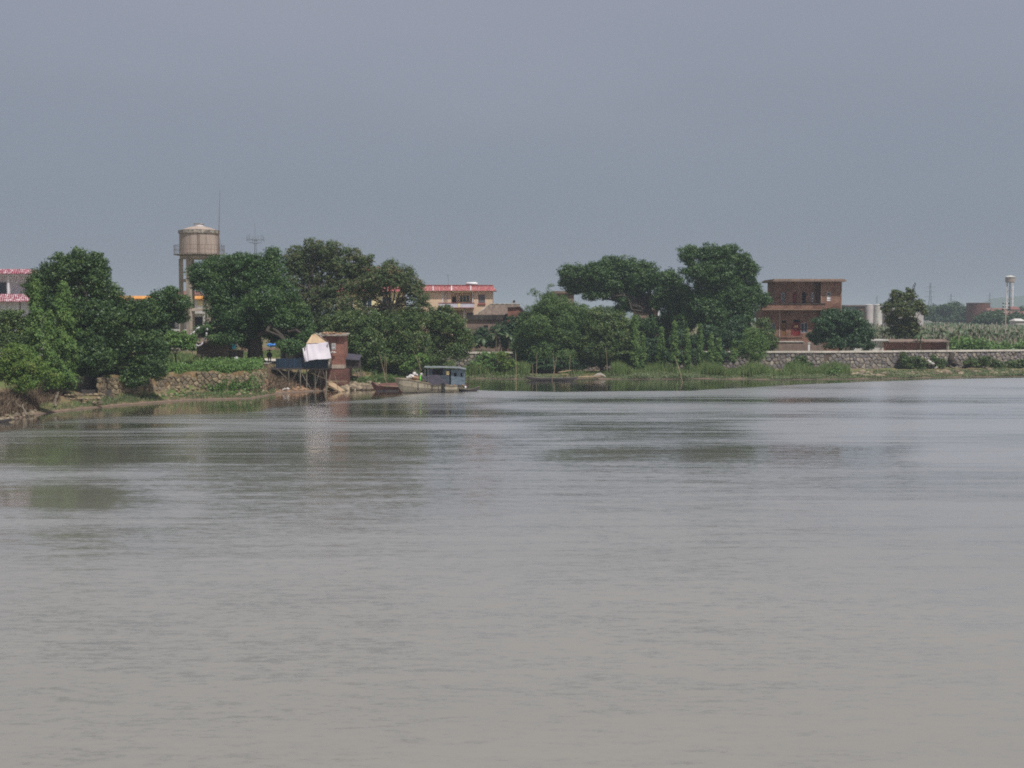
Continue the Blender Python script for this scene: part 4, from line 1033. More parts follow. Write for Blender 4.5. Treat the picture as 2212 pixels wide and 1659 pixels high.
# ---- low shed right of the brick house
def shed():
    D = 269.0; g = 3.2
    Xc = lambda q: X((2560 + q / 4.148) / 3, D, 345); Zc = lambda y: Z((780 + y / 4.148) / 3, D)
    t = thing('long_shed', 'long low shed with white rendered and bare brick walls behind the embankment', 'shed', ((Xc(0) + Xc(1160)) / 2, D + 2, g))
    MB().box(Xc(-15), Xc(376), D, D + 4, g - .2, Zc(1008)).build('rendered_wall', 'conc_white', t)
    hs = [(Xc(470), Xc(560), g + .6, Zc(1108)), (Xc(755), Xc(812), g + .6, Zc(1108)), (Xc(965), Xc(1015), g + .6, Zc(1106)), (Xc(1025), Xc(1078), g + .6, Zc(1106))]
    w = MB(); wall_holes(w, Xc(378), Xc(1160), g - .2, Zc(1026), D + .1, D + .3, hs); w.box(Xc(1160) - .2, Xc(1160), D + .3, D + 4, g - .2, Zc(1026))
    w.build('brick_wall', 'brick_hut', t)
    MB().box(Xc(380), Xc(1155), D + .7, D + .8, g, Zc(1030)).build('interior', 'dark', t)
    MB().box(Xc(60), Xc(430), D - .6, D + 4.3, Zc(1006), Zc(988)).build('sheet_roof', 'conc_white', t)
    r = MB(); r.add([(Xc(432), D - .7, Zc(1022)), (Xc(1190), D - .7, Zc(1020)), (Xc(1190), D + 4.3, Zc(1000)), (Xc(432), D + 4.3, Zc(1000)), (Xc(432), D - .7, Zc(1013)), (Xc(1190), D - .7, Zc(1011)), (Xc(1190), D + 4.3, Zc(990)), (Xc(432), D + 4.3, Zc(990))],
                    [(3, 2, 1, 0), (4, 5, 6, 7), (0, 1, 5, 4), (1, 2, 6, 5), (2, 3, 7, 6), (3, 0, 4, 7)])
    r.build('tile_roof', 'roof_slab', t)
    tag(MB().tube([(Xc(318), D - .9, g - .1), (Xc(365), D - .3, Zc(1020))], .07, 6).build('leaning_pole', 'rust'), 'dark pole leaning against the white shed wall', 'pole')
shed()

# ---- far industrial things
def far_things():
    D = 620.0; x = lambda p: X(p, D, 312); z = lambda p: Z(p, D)
    t = thing('factory', 'low grey and brick factory far behind the banana field', 'factory', (x(862), D + 8, 3))
    MB().box(x(846), x(864.5), D, D + 16, 3, z(306.2)).build('wall', 'far_grey', t)
    MB().box(x(858), x(865), D - .5, D - .01, 3, z(307.6)).build('brick_bay', 'brick_far', t)
    MB().box(x(844), x(866), D - 1, D + 17, z(306.2) + .01, z(305)).build('roof', 'roof_slab', t)
    for i, (a, b) in enumerate(((864.6, 873), (873.6, 882))):
        r = (x(b) - x(a)) / 2; cx = (x(a) + x(b)) / 2
        s = thing('silo', ['cream cylindrical silo beside the far brick factory', 'paler cylindrical silo right of the cream one, half behind the olive tree'][i], 'silo', (cx, D + r - 2, 3), 'silos by the far factory')
        MB().lathe(cx, D + r - 2, [(r, 2.5), (r, z(305.2))], 24).build('shell', ['far_wall', 'conc_white'][i], s)
        MB().lathe(cx, D + r - 2, [(r * 1.03, z(305.2) + .01), (r * 1.03, z(304.8)), (r * .3, z(304.2))], 24).build('roof', 'conc_white', s)
    t = thing('warehouse', 'white warehouse wall glimpsed right of the olive tree', 'building', (x(910), D + 8, 3))
    MB().box(x(892), x(925), D + 2, D + 18, 3, z(309)).build('wall', 'far_wall', t)
    MB().box(x(891), x(926), D + 1.5, D + 18.5, z(309) + .01, z(308.2)).build('roof', 'conc_white', t)
    # round ruin
    D = 780.0; x = lambda p: X(p, D, 310); z = lambda p: Z(p, D)
    cx = x(982); r = (x(993.5) - x(970.5)) / 2
    t = thing('brick_tank', 'round rust red brick tank on the far plain', 'tank', (cx, D + r, 3))
    MB().lathe(cx, D + r, [(r, 2.5), (r, z(303.4))], 28).build('shell', 'brick_far', t)
    rim = MB().lathe(cx, D + r, [(r * 1.03, z(303.4) + .01), (r * 1.03, z(302.7)), (r * .9, z(302.7))], 28); rim.build('rim', 'roof_slab', t)
    ft = thing('fire_escape', 'thin mast on the round brick tank', 'mast', (cx - r * .1, D - .3, 3)) if False else None
    # red roofed houses
    D = 740.0; x = lambda p: X(p, D, 312); z = lambda p: Z(p, D)
    for i, (a, b, ye, yr, dd, lab) in enumerate([(988, 1007, 311, 308, 30, 'long low house with faded red roof beside the brick tank'),
                                  (1004, 1014.5, 314.5, 311, -40, 'white far house with one dark window by the utility pole'),
                                  (1012, 1020, 309.5, 306.4, 20, 'pale upper block with red roof under the far water tower'),
                                  (1011, 1034, 314.2, 311.2, -20, 'wide cream house with red roof below the far water tower'),
                                  (1016, 1025, 321, 318.6, -90, 'small white hut rising from the banana field edge')]):
        Dd = D + dd; xx = lambda p: X(p, Dd, 312); zz = lambda p: Z(p, Dd)
        h = thing('distant_house', lab, 'house', ((xx(a) + xx(b)) / 2, Dd + 4, 3), 'houses on the far plain')
        MB().box(xx(a), xx(b), Dd, Dd + 8, 2.8, zz(ye)).build('wall', 'far_wall', h)
        e = .5
        MB().add([(xx(a) - e, Dd - e, zz(ye)), (xx(b) + e, Dd - e, zz(ye)), (xx(b) + e, Dd + 8 + e, zz(ye)), (xx(a) - e, Dd + 8 + e, zz(ye)), (xx(a) + .5, Dd + 4, zz(yr)), (xx(b) - .5, Dd + 4, zz(yr))],
                 [(0, 1, 5, 4), (2, 3, 4, 5), (3, 0, 4), (1, 2, 5), (3, 2, 1, 0)]).build('roof', 'far_red' if i != 4 else 'conc_white', h)
        if i == 1: MB().box(xx(1008), xx(1010.2), Dd - .1, Dd - .01, zz(318), zz(315.8)).build('window', 'dark', h)
    # far water tower
    D = 900.0; x = lambda p: X(p, D, 290); z = lambda p: Z(p, D); cx = x(1009.9); cy = D; r = (x(1014.6) - x(1005.2)) / 2
    t = thing('water_tower', 'slim far white water tower on tall legs at the right edge', 'water tower', (cx, cy, 3))
    MB().lathe(cx, cy, [(r * .88, z(282.6)), (r * .95, z(282)), (r, z(277.4))], 24).build('tank', 'conc_tank', t)
    MB().lathe(cx, cy, [(r * 1.08, z(277.4) + .01), (r * 1.08, z(276.8)), (r * .2, z(275.4))], 24).build('roof', 'conc_white', t)
    for a in (R(20), R(110), R(200), R(290)):
        MB().tube([(cx + r * .85 * math.cos(a), cy + r * .85 * math.sin(a), 2.8), (cx + r * .8 * math.cos(a), cy + r * .8 * math.sin(a), z(282.6))], .34, 6).build('leg', 'white', t)
    MB().tube([(cx, cy, 2.8), (cx, cy, z(282.6))], .3, 6).build('riser_pipe', 'rust', t)
    for py in (290.5, 299):
        mb = MB(); q = [(cx + r * .82 * math.cos(R(20 + 90 * k)), cy + r * .82 * math.sin(R(20 + 90 * k)), z(py)) for k in range(5)]
        mb.tube(q, .22, 5, False); mb.build('brace_ring', 'conc_tank', t)
    # utility pole
    D = 352.0; x = lambda p: X(p, D, 315); z = lambda p: Z(p, D); cx = x(1005.6)
    t = thing('utility_pole', 'grey utility pole with stacked crossarms and black insulators in the banana field', 'utility pole', (cx, D, 3))
    MB().tube([(cx, D, 2.8), (cx, D, z(301.4))], [.2, .13], 8).build('pole', 'concrete', t)
    for py in (302.2, 305.9, 308.4, 312.2):
        ar = MB().box(cx - .75, cx + .75, D - .2, D - .12, z(py) - .06, z(py) + .06).build('crossarm', 'conc_white', t)
        for dx in (-.7, .7):
            MB().lathe(cx + dx, D - .16, [(.16, z(py) - .42), (.2, z(py) - .3), (.16, z(py) - .08)], 8).build('insulator', 'rubber', ar)
    # crane boom
    D = 640.0; x = lambda p: X(p, D, 300); z = lambda p: Z(p, D)
    t = thing('crane', 'dark lattice crane boom rising above the olive tree', 'crane', (x(903), D, 3))
    bm = MB(); A, B = Vector((x(903), D, 5)), Vector((x(914.6), D, z(282.6)))
    d = (B - A).normalized(); up = d.orthogonal().normalized(); sd = d.cross(up); N = 16
    cor = [up * .5 + sd * .5, up * .5 - sd * .5, -up * .5 - sd * .5, -up * .5 + sd * .5]
    for c in cor: bm.tube([A + c, A.lerp(B, .85) + c * .8, B + c * .2], .13, 5)
    for k in range(N):
        p, q = A.lerp(B, k / N), A.lerp(B, (k + 1) / N)
        for i in range(4): bm.tube([p + cor[i], q + cor[(i + 1) % 4]], .1, 4)
    bm.build('boom', 'steel', t)
    MB().box(x(903) - 3, x(903) + 3, D - 2, D + 3, 3, 7).build('cab', 'rust', t)
    # pylons
    for i, (px, pt, Dd, lab) in enumerate([(930.2, 283, 1500, 'tallest faint lattice pylon right of the olive tree'), (951, 293.5, 1900, 'faint lattice pylon between the olive tree and brick tank'),
                                     (876.8, 295.5, 2100, 'faint lattice pylon above the silos'), (989.6, 293, 2300, 'faintest pylon behind the brick tank')]):
        cx = X(px, Dd, 300); zt = Z(pt, Dd); H = zt - 3
        p = thing('pylon', lab, 'pylon', (cx, Dd, 3), 'power line pylons on the horizon')
        mb = MB(); w0 = H * .11; w1 = H * .02
        cs = [(-1, -1), (1, -1), (1, 1), (-1, 1)]
        for a, b in cs: mb.tube([(cx + a * w0, Dd + b * w0, 2.8), (cx + a * w1, Dd + b * w1, 3 + H * .62), (cx + a * w1 * .5, Dd + b * w1 * .5, zt)], .22, 4)
        for k in range(7):
            f0, f1 = k / 11, (k + 1) / 11
            s0, s1 = w0 + (w1 - w0) * f0 / .62, w0 + (w1 - w0) * f1 / .62
            for j in range(4):
                a, b = cs[j], cs[(j + 1) % 4]
                mb.tube([(cx + a[0] * s0, Dd + a[1] * s0, 3 + H * f0), (cx + b[0] * s1, Dd + b[1] * s1, 3 + H * f1)], .12, 3)
        mb.build('tower_frame', 'steel', p)
        am = MB()
        for f in (.66, .78, .9): am.tube([(cx - H * .13, Dd, 3 + H * f), (cx, Dd, 3 + H * f + .8), (cx + H * .13, Dd, 3 + H * f)], .25, 4)
        am.build('crossarms', 'steel', p)
    # cell mast
    D = 620.0; cx = X(255.4, D, 240); z = lambda p: Z(p, D)
    t = thing('antenna_mast', 'far phone mast with a crown of antennas above the left trees', 'mast', (cx, D, 3))
    mb = MB(); 
    for a in range(3):
        c, s = math.cos(a * 2.09), math.sin(a * 2.09); mb.tube([(cx + c * 1.0, D + s * 1.0, 3), (cx + c * .45, D + s * .45, z(238.5))], .14, 5)
    mb.tube([(cx, D, z(240)), (cx - .3, D, z(222.6))], [.1, .04], 5); mb.build('mast', 'steel', t)
    pf = MB(); 
    for py, rr in ((239.6, 3.8), (242.8, 2.8)):
        q = [(cx + rr * math.cos(k * math.pi / 6), D + rr * math.sin(k * math.pi / 6), z(py)) for k in range(13)]
        pf.tube(q, .08, 4, False)
        for k in range(0, 12, 2): pf.tube([(cx, D, z(py) - .4), q[k]], .06, 4)
    plt = pf.build('platform', 'steel', t)
    for k in range(0, 12, 1):
        MB().tube([(cx + 3.8 * math.cos(k * math.pi / 6), D + 3.8 * math.sin(k * math.pi / 6), z(239.6) - .8), (cx + 3.8 * math.cos(k * math.pi / 6), D + 3.8 * math.sin(k * math.pi / 6), z(239.6) + 1.2 + (k % 3) * .5)], .09, 4).build('antenna', 'steel', plt)
far_things()

# ================================================================== RIVERSIDE HUTS
def brick_hut():
    D = 195.0; g = 2.1
    Xc = lambda q: X((780 + q / 5.53) / 3, D, 350); Zc = lambda y: Z((940 + y / 5.53) / 3, D)
    t = thing('brick_hut', 'narrow red brick hut with barred window behind the white tarpaulin', 'hut', (Xc(1200), D + 2, g))
    xl, xr = Xc(975), Xc(1397); win = (Xc(1138), Xc(1245), Zc(600), Zc(505))
    w = MB(); wall_holes(w, xl, xr, Zc(850), Zc(380), D, D + .22, [win]); w.box(xr - .22, xr, D + .22, D + 4, Zc(850), Zc(380)); w.box(xl, xl + .22, D + .22, D + 4, Zc(850), Zc(380)); w.box(xl, xr, D + 4, D + 4.2, Zc(850), Zc(380))
    w.build('wall', 'brick_hut', t)
    f = window(t, *win, D, 'conc_dark', 'pane', .06, 0)
    bars = MB()
    for k in range(7): xx = win[0] + .1 + k * (win[1] - win[0] - .2) / 6; bars.tube([(xx, D - .02, win[2]), (xx, D - .02, win[3])], .03, 5)
    bars.box(win[0], win[1], D - .03, D - .01, win[2] + .25, win[2] + .31); bars.build('window_bars', 'white', f)
    fr = MB(); fr.box(win[0] - .1, win[1] + .1, D - .05, D - .003, win[3], win[3] + .08); fr.box(win[1], win[1] + .08, D - .05, D - .003, win[2], win[3]); fr.build('lintel', 'conc_white', t)
    MB().box(xl, xr, D - .05, D + 4.2, Zc(915), Zc(850) - .003).build('concrete_base', 'concrete', t)
    MB().box(xl, Xc(1460), D - .5, D + 4.5, g - 1.5, Zc(925)).build('brick_footing', 'brick_far', t)
    r = MB(); r.add([(xl - .4, D - .5, Zc(372)), (Xc(1432), D - .5, Zc(378)), (Xc(1432), D + 4.6, Zc(350)), (xl - .4, D + 4.6, Zc(345)), (xl - .4, D - .5, Zc(358)), (Xc(1432), D - .5, Zc(358)), (Xc(1432), D + 4.6, Zc(330)), (xl - .4, D + 4.6, Zc(325))],
                    [(3, 2, 1, 0), (4, 5, 6, 7), (0, 1, 5, 4), (1, 2, 6, 5), (2, 3, 7, 6), (3, 0, 4, 7)]); r.build('roof', 'conc_dark', t)
    d = MB(); rg = rng_(77)
    for k in range(24): d.rock((Xc(1000) + k * .13, D + rg.uniform(0, 3.5), Zc(345) + rg.uniform(-.05, .15)), rg.uniform(.15, .3), rg, rg.random())
    d.build('roof_litter', 'sack_tan', t)
    b = MB(); rg = rng_(78)
    for k in range(5): b.rock((Xc(1190) + k * .12, D - .35, Zc(650) + .1 * (k % 2)), .16, rg, .8)
    tag(b.build('plastic_bag', 'sack'), 'white plastic bag hanging under the barred hut window', 'bag')
brick_hut()

def stilt_hut():
    # the deck runs left under the banyan
    D = 191.0
    Xc = lambda q: X((780 + q / 5.53) / 3, D, 360); Zc = lambda y: Z((940 + y / 5.53) / 3, D)
    g = gzf(Xc(700), D)
    t = thing('stilt_hut', 'blue boarded hut on wooden stilts under a white tarpaulin', 'hut', (Xc(700), D + 2, g))
    zf = Zc(905); xl, xr = Xc(-40), Xc(1130)
    MB().box(xl, xr, D - .05, D + 4.2, zf - .12, zf).build('deck', 'plank', t)
    MB().box(xl, xr, D - .12, D - .053, zf - .22, zf + .02).build('deck_beam', 'hull_dark', t)
    # blue sheet walls
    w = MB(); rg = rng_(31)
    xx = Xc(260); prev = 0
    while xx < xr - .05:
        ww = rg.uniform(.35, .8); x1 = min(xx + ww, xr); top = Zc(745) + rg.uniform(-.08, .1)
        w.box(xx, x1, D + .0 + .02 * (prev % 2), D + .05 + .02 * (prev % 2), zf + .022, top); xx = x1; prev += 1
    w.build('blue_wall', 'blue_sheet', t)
    MB().box(Xc(665), Xc(692), D - .05, D - .005, zf + .05, Zc(755)).build('blue_panel', 'teal', t) if False else None
    b = MB(); b.box(Xc(262), Xc(740), D + 3.9, D + 4.0, zf, Zc(610)); b.box(Xc(740) + .01, xr - .02, D + 3.9, D + 4.0, zf, Zc(500)); b.box(xr - .1, xr, D + .1, D + 3.9, zf + .02, Zc(700)); b.build('back_and_shade_wall', 'dark_wall', t)  # left panel added dark in place of the leafy shadow there
    for q, zq in ((268, 750), (735, 560), (1115, 500)):
        MB().tube([(Xc(q), D + .2, zf), (Xc(q), D + .2, Zc(zq))], .06, 6).build('wall_post', 'pole_grey', t)
    # stilts
    for (q, dy) in ((470, 0), (665, 0), (770, 0), (910, .2), (960, 2.5), (1095, 0), (310, 2), (580, 3), (840, 3), (1040, 3)):
        gz_ = gzf(Xc(q), D + dy); MB().tube([(Xc(q), D + dy, gz_ - .4), (Xc(q) + .03, D + dy, zf - .23)], .085, 6).build('stilt', 'pole_grey', t)
    for (a, ya, b_, yb_) in ((280, 915, 480, 1130), (640, 930, 510, 1140), (700, 1010, 850, 1280), (1000, 920, 900, 1250), (1040, 930, 1080, 1110)):
        MB().tube([(Xc(a), D - .1, Zc(ya)), (Xc(b_), D + .1, Zc(yb_))], .05, 5).build('brace', 'pole_grey', t)
    # tarpaulin roof: draped sheet over a ridge, front slope catches the sun
    N_, M_ = 22, 16
    def quad(c, f):                                      # bilinear patch with folds
        vs, fs = [], []
        for j in range(M_ + 1):
            for i in range(N_ + 1):
                s_, t_ = i / N_, j / M_
                p = (1 - s_) * (1 - t_) * np.array(c[0]) + s_ * (1 - t_) * np.array(c[1]) + s_ * t_ * np.array(c[2]) + (1 - s_) * t_ * np.array(c[3])
                p = p + f(s_, t_); vs.append(tuple(p))
        for j in range(M_):
            for i in range(N_):
                a = j * (N_ + 1) + i; fs.append((a, a + 1, a + N_ + 2, a + N_ + 1))
        return vs, fs
    fo = lambda s_, t_: np.array([0, -.012 * math.sin(s_ * 17 + t_ * 3) - .04 * math.sin(t_ * 4 + s_ * 4), .012 * math.sin(s_ * 21 + 2.5 * t_) + .05 * math.sin(s_ * 6) * (1 - t_)])
    # lower white apron
    A = (Xc(820), D - .9, Zc(782)); B = (Xc(1195), D - .9, Zc(738)); Cc = (Xc(1120), D + .7, Zc(478)); Dd = (Xc(775), D + .7, Zc(505))
    v1, f1 = quad([A, B, Cc, Dd], fo); tp = mk('tarpaulin', v1, f1, 'tarp', t, True)
    # left flap, hanging
    v2, f2 = quad([(Xc(765), D - .6, Zc(805)), A, Dd, (Xc(720), D + .5, Zc(560))], fo); mk('tarpaulin_flap', v2, f2, 'tarp', tp, True)
    # upper tan part to ridge
    E = (Xc(870), D + 2.4, Zc(330)); G = (Xc(1000), D + 2.2, Zc(398))
    v3, f3 = quad([(Xc(755), D + .66, Zc(508)), (Xc(1128), D + .68, Zc(484)), (Xc(908), D + 2.35, Zc(334)), (Xc(835), D + 2.3, Zc(342))], fo); mk('tarpaulin_top', v3, f3, 'tarp_tan', tp, True)
    v4, f4 = quad([(Xc(1140), D + .66, Zc(500)), (Xc(1125), D + .6, Zc(468)), (Xc(880), D + 2.36, Zc(322)), (Xc(1000), D + 2.25, Zc(402))], lambda s_, t_: np.array([0, -.06, .04 * math.sin(t_ * 20)])); mk('tarpaulin_hem', v4, f4, 'tarp', tp, True)
    v5, f5 = quad([(Xc(1125), D - .15, Zc(905)), (Xc(1165), D - .15, Zc(850)), (Xc(1190), D - .1, Zc(740)), (Xc(1135), D - .1, Zc(745))], fo); mk('hanging_sheet', v5, f5, 'conc_dark', t, True)
    # leftmost loose flap edge
    lf = MB(); lf.tube([(Xc(722), D - .3, Zc(575)), (Xc(738), D - .45, Zc(680)), (Xc(760), D - .5, Zc(808))], [.09, .11, .08], 6); lf.build('rolled_edge', 'tarp', tp, True)
stilt_hut()

def grey_shed():
    D = 197.0
    Xc = lambda q: X((860 + q / 9.217) / 3, D, 365); Zc = lambda y: Z((1040 + y / 9.217) / 3, D)
    g = gzf(Xc(1800), D)
    t = thing('lean_to_shed', 'small grey board lean-to on posts right of the brick hut', 'shed', (Xc(1800), D + 1.5, g))
    MB().box(Xc(1612), Xc(2000), D, D + 2.8, Zc(595), Zc(370)).build('boarding', 'dark_wall', t)
    MB().add([(Xc(1600), D - .4, Zc(350)), (Xc(2020), D - .4, Zc(380)), (Xc(2020), D + 3, Zc(250)), (Xc(1600), D + 3, Zc(215)), (Xc(1600), D - .4, Zc(335)), (Xc(2020), D - .4, Zc(365)), (Xc(2020), D + 3, Zc(235)), (Xc(1600), D + 3, Zc(200))],
             [(3, 2, 1, 0), (4, 5, 6, 7), (0, 1, 5, 4), (1, 2, 6, 5), (2, 3, 7, 6), (3, 0, 4, 7)]).build('roof', 'felt', t)
    for q, dy in ((1620, .1), (1950, .1), (1640, 2.6), (1980, 2.6)):
        MB().tube([(Xc(q), D + dy, gzf(Xc(q), D + dy) - .4), (Xc(q), D + dy, Zc(596))], .08, 6).build('post', 'pole_grey', t)
    MB().tube([(Xc(1820), D - .05, Zc(600)), (Xc(1990), D - .05, Zc(840))], .06, 5).build('brace', 'pole_grey', t)
grey_shed()

def dark_shack():
    D = 199.0
    Xc = lambda q: X((560 + q / 11.06) / 3, D, 345); Zc = lambda y: Z((980 + y / 11.06) / 3, D)
    g = gzf(Xc(900), D)
    t = thing('dark_shack', 'dark timber shack in the shade behind the light green sapling', 'shack', (Xc(900), D + 2, g))
    w = MB(); rg = rng_(40)
    xx = Xc(330)
    i = 0
    while xx < Xc(1370):
        ww = rg.uniform(.2, .4); w.box(xx, xx + ww - .01, D + .015 * (i % 2), D + .06 + .015 * (i % 2), g - .2, Zc(530) + rg.uniform(-.05, .05)); xx += ww; i += 1
    w.box(Xc(330), Xc(330) + .1, D + .1, D + 4, g - .2, Zc(530)); w.box(Xc(1370), Xc(1370) + .1, D + .1, D + 4, g - .2, Zc(530))
    w.build('board_wall', 'plank', t)
    MB().add([(Xc(250), D - .7, Zc(545)), (Xc(1560), D - .7, Zc(530)), (Xc(1500), D + 2.2, Zc(200)), (Xc(330), D + 2.2, Zc(180)), (Xc(1560), D + 5, Zc(530)), (Xc(250), D + 5, Zc(545))],
             [(0, 1, 2, 3), (3, 2, 4, 5)]).build('roof', 'grey_tile', t)
    ed = MB(); rg = rng_(41)
    for pts in ([(120, 305), (210, 250), (330, 150)], [(400, 75), (490, 15)], [(735, 60), (738, 130)], [(720, 200), (700, 330), (640, 430)], [(320, 560), (430, 640), (540, 600), (610, 500)], [(1640, 430), (1700, 520), (1735, 640)]):
        q = [(Xc(a), D - 1.0 + .25 * math.sin(a), Zc(b)) for a, b in pts]
        MB().tube(q, [.10 + .04 * rg.random() for _ in q], 5).build('torn_tarpaulin_edge', 'tarp', t, True)
    MB().box(Xc(1290), Xc(1500), D - .78, D - .72, Zc(520), Zc(405)).build('matting', 'sack_tan', t)
    b = thing('blue_board', 'bright turquoise board beside the dark shack doorway', 'board', (Xc(1590), D - .3, g + 1.5))
    MB().box(Xc(1535), Xc(1645), D - .35, D - .28, Zc(745), Zc(560)).build('panel', 'teal', b)
    MB().box(Xc(1528), Xc(1538), D - .3, D - .2, g - .1, Zc(545)).build('post', 'pole_grey', b)
    MB().box(Xc(1640), Xc(1650), D - .3, D - .2, g - .1, Zc(545)).build('post', 'pole_grey', b)
    c = thing('low_counter', 'low dark counter beside the shack', 'counter', (Xc(1620), D - .2, g))
    MB().box(Xc(1410), Xc(1840), D + .1, D + .9, g - .1, Zc(790)).build('front', 'dark_wall', c)
    MB().box(Xc(1395), Xc(1850), D - .0, D + 1.0, Zc(790) + .002, Zc(765)).build('top', 'plank_warm', c)
dark_shack()

# kerb wall, paving and blue bundle beyond the banyan
kb = MB(); D = 268.0
kb.box(X(239, D), X(300, D), D, D + .4, 3.2, Z(347.4, D)); tag(kb.build('kerb_wall', 'brick_edge'), 'low pale kerb wall seen past the banyan trunk', 'wall')
pv = MB()
rgp = rng_(55)
a0, a1, y0, y1 = X(233, 203), X(276, 203), 197.0, 221.0
pv.add([(a0, y0, 3.62), (a1, y0, 3.62), (a1, y1, 3.62), (a0, y1, 3.62), (a0, y0, 3.2), (a1, y0, 3.2)], [(0, 1, 2, 3), (4, 5, 1, 0)])
for yy in (203, 209, 215): pv.box(a0, a1, yy, yy + .18, 3.55, 3.66)
tag(pv.build('paved_path', 'levee_cap'), kind='structure')
bb = MB()
for k in range(5): bb.rock((X(269 + k * 1.2, 262), 262 + .3 * (k % 2), Z(345 + .4 * (k % 2), 262)), .5, rgp, .5)
tag(bb.build('blue_tarpaulin_bundle', 'blue'), 'crumpled blue tarpaulin on the kerb wall right of the banyan trunk', 'tarpaulin')
bb = MB(); D = 195.0
for k in range(4): bb.rock((X(124.5 + k * 1.1, D), D, Z(330.5 + .9 * k, D)), .28, rgp, .5)
tag(bb.build('blue_awning_scrap', 'blue'), 'scrap of bright blue sheeting glimpsed through the dark left tree', 'tarpaulin')

# ================================================================== BOATS
def hull_mesh(mb, x0, x1, yc, beam, zk, prof_top, prof_bot, n=14, th=.05):
    """hull from stations: prof_top(s)->z gunwale, prof_bot(s)->z keel, plan narrows to the ends"""
    vs, fs = [], []
    for i in range(n + 1):
        s = i / n; x = x0 + (x1 - x0) * s; w = beam / 2 * (1 - abs(2 * s - 1) ** 2.6 * .86)
        zt, zb = prof_top(s), prof_bot(s)
        for (yy, zz) in ((-w, zt), (-w * .96, (zt * .6 + zb * .4)), (-w * .62, zb), (w * .62, zb), (w * .96, zt * .6 + zb * .4), (w, zt), (w - .09, zt), (w * .6, zb + .1), (-w * .6, zb + .1), (-w + .09, zt)):
            vs.append((x, yc + yy, zz))
    k = 10
    for i in range(n):
        for j in range(k):
            j2 = (j + 1) % k; fs.append((i * k + j, (i + 1) * k + j, (i + 1) * k + j2, i * k + j2))
    fs += [tuple(range(k)), tuple(n * k + j for j in range(k))[::-1]]
    mb.add(vs, fs); return mb

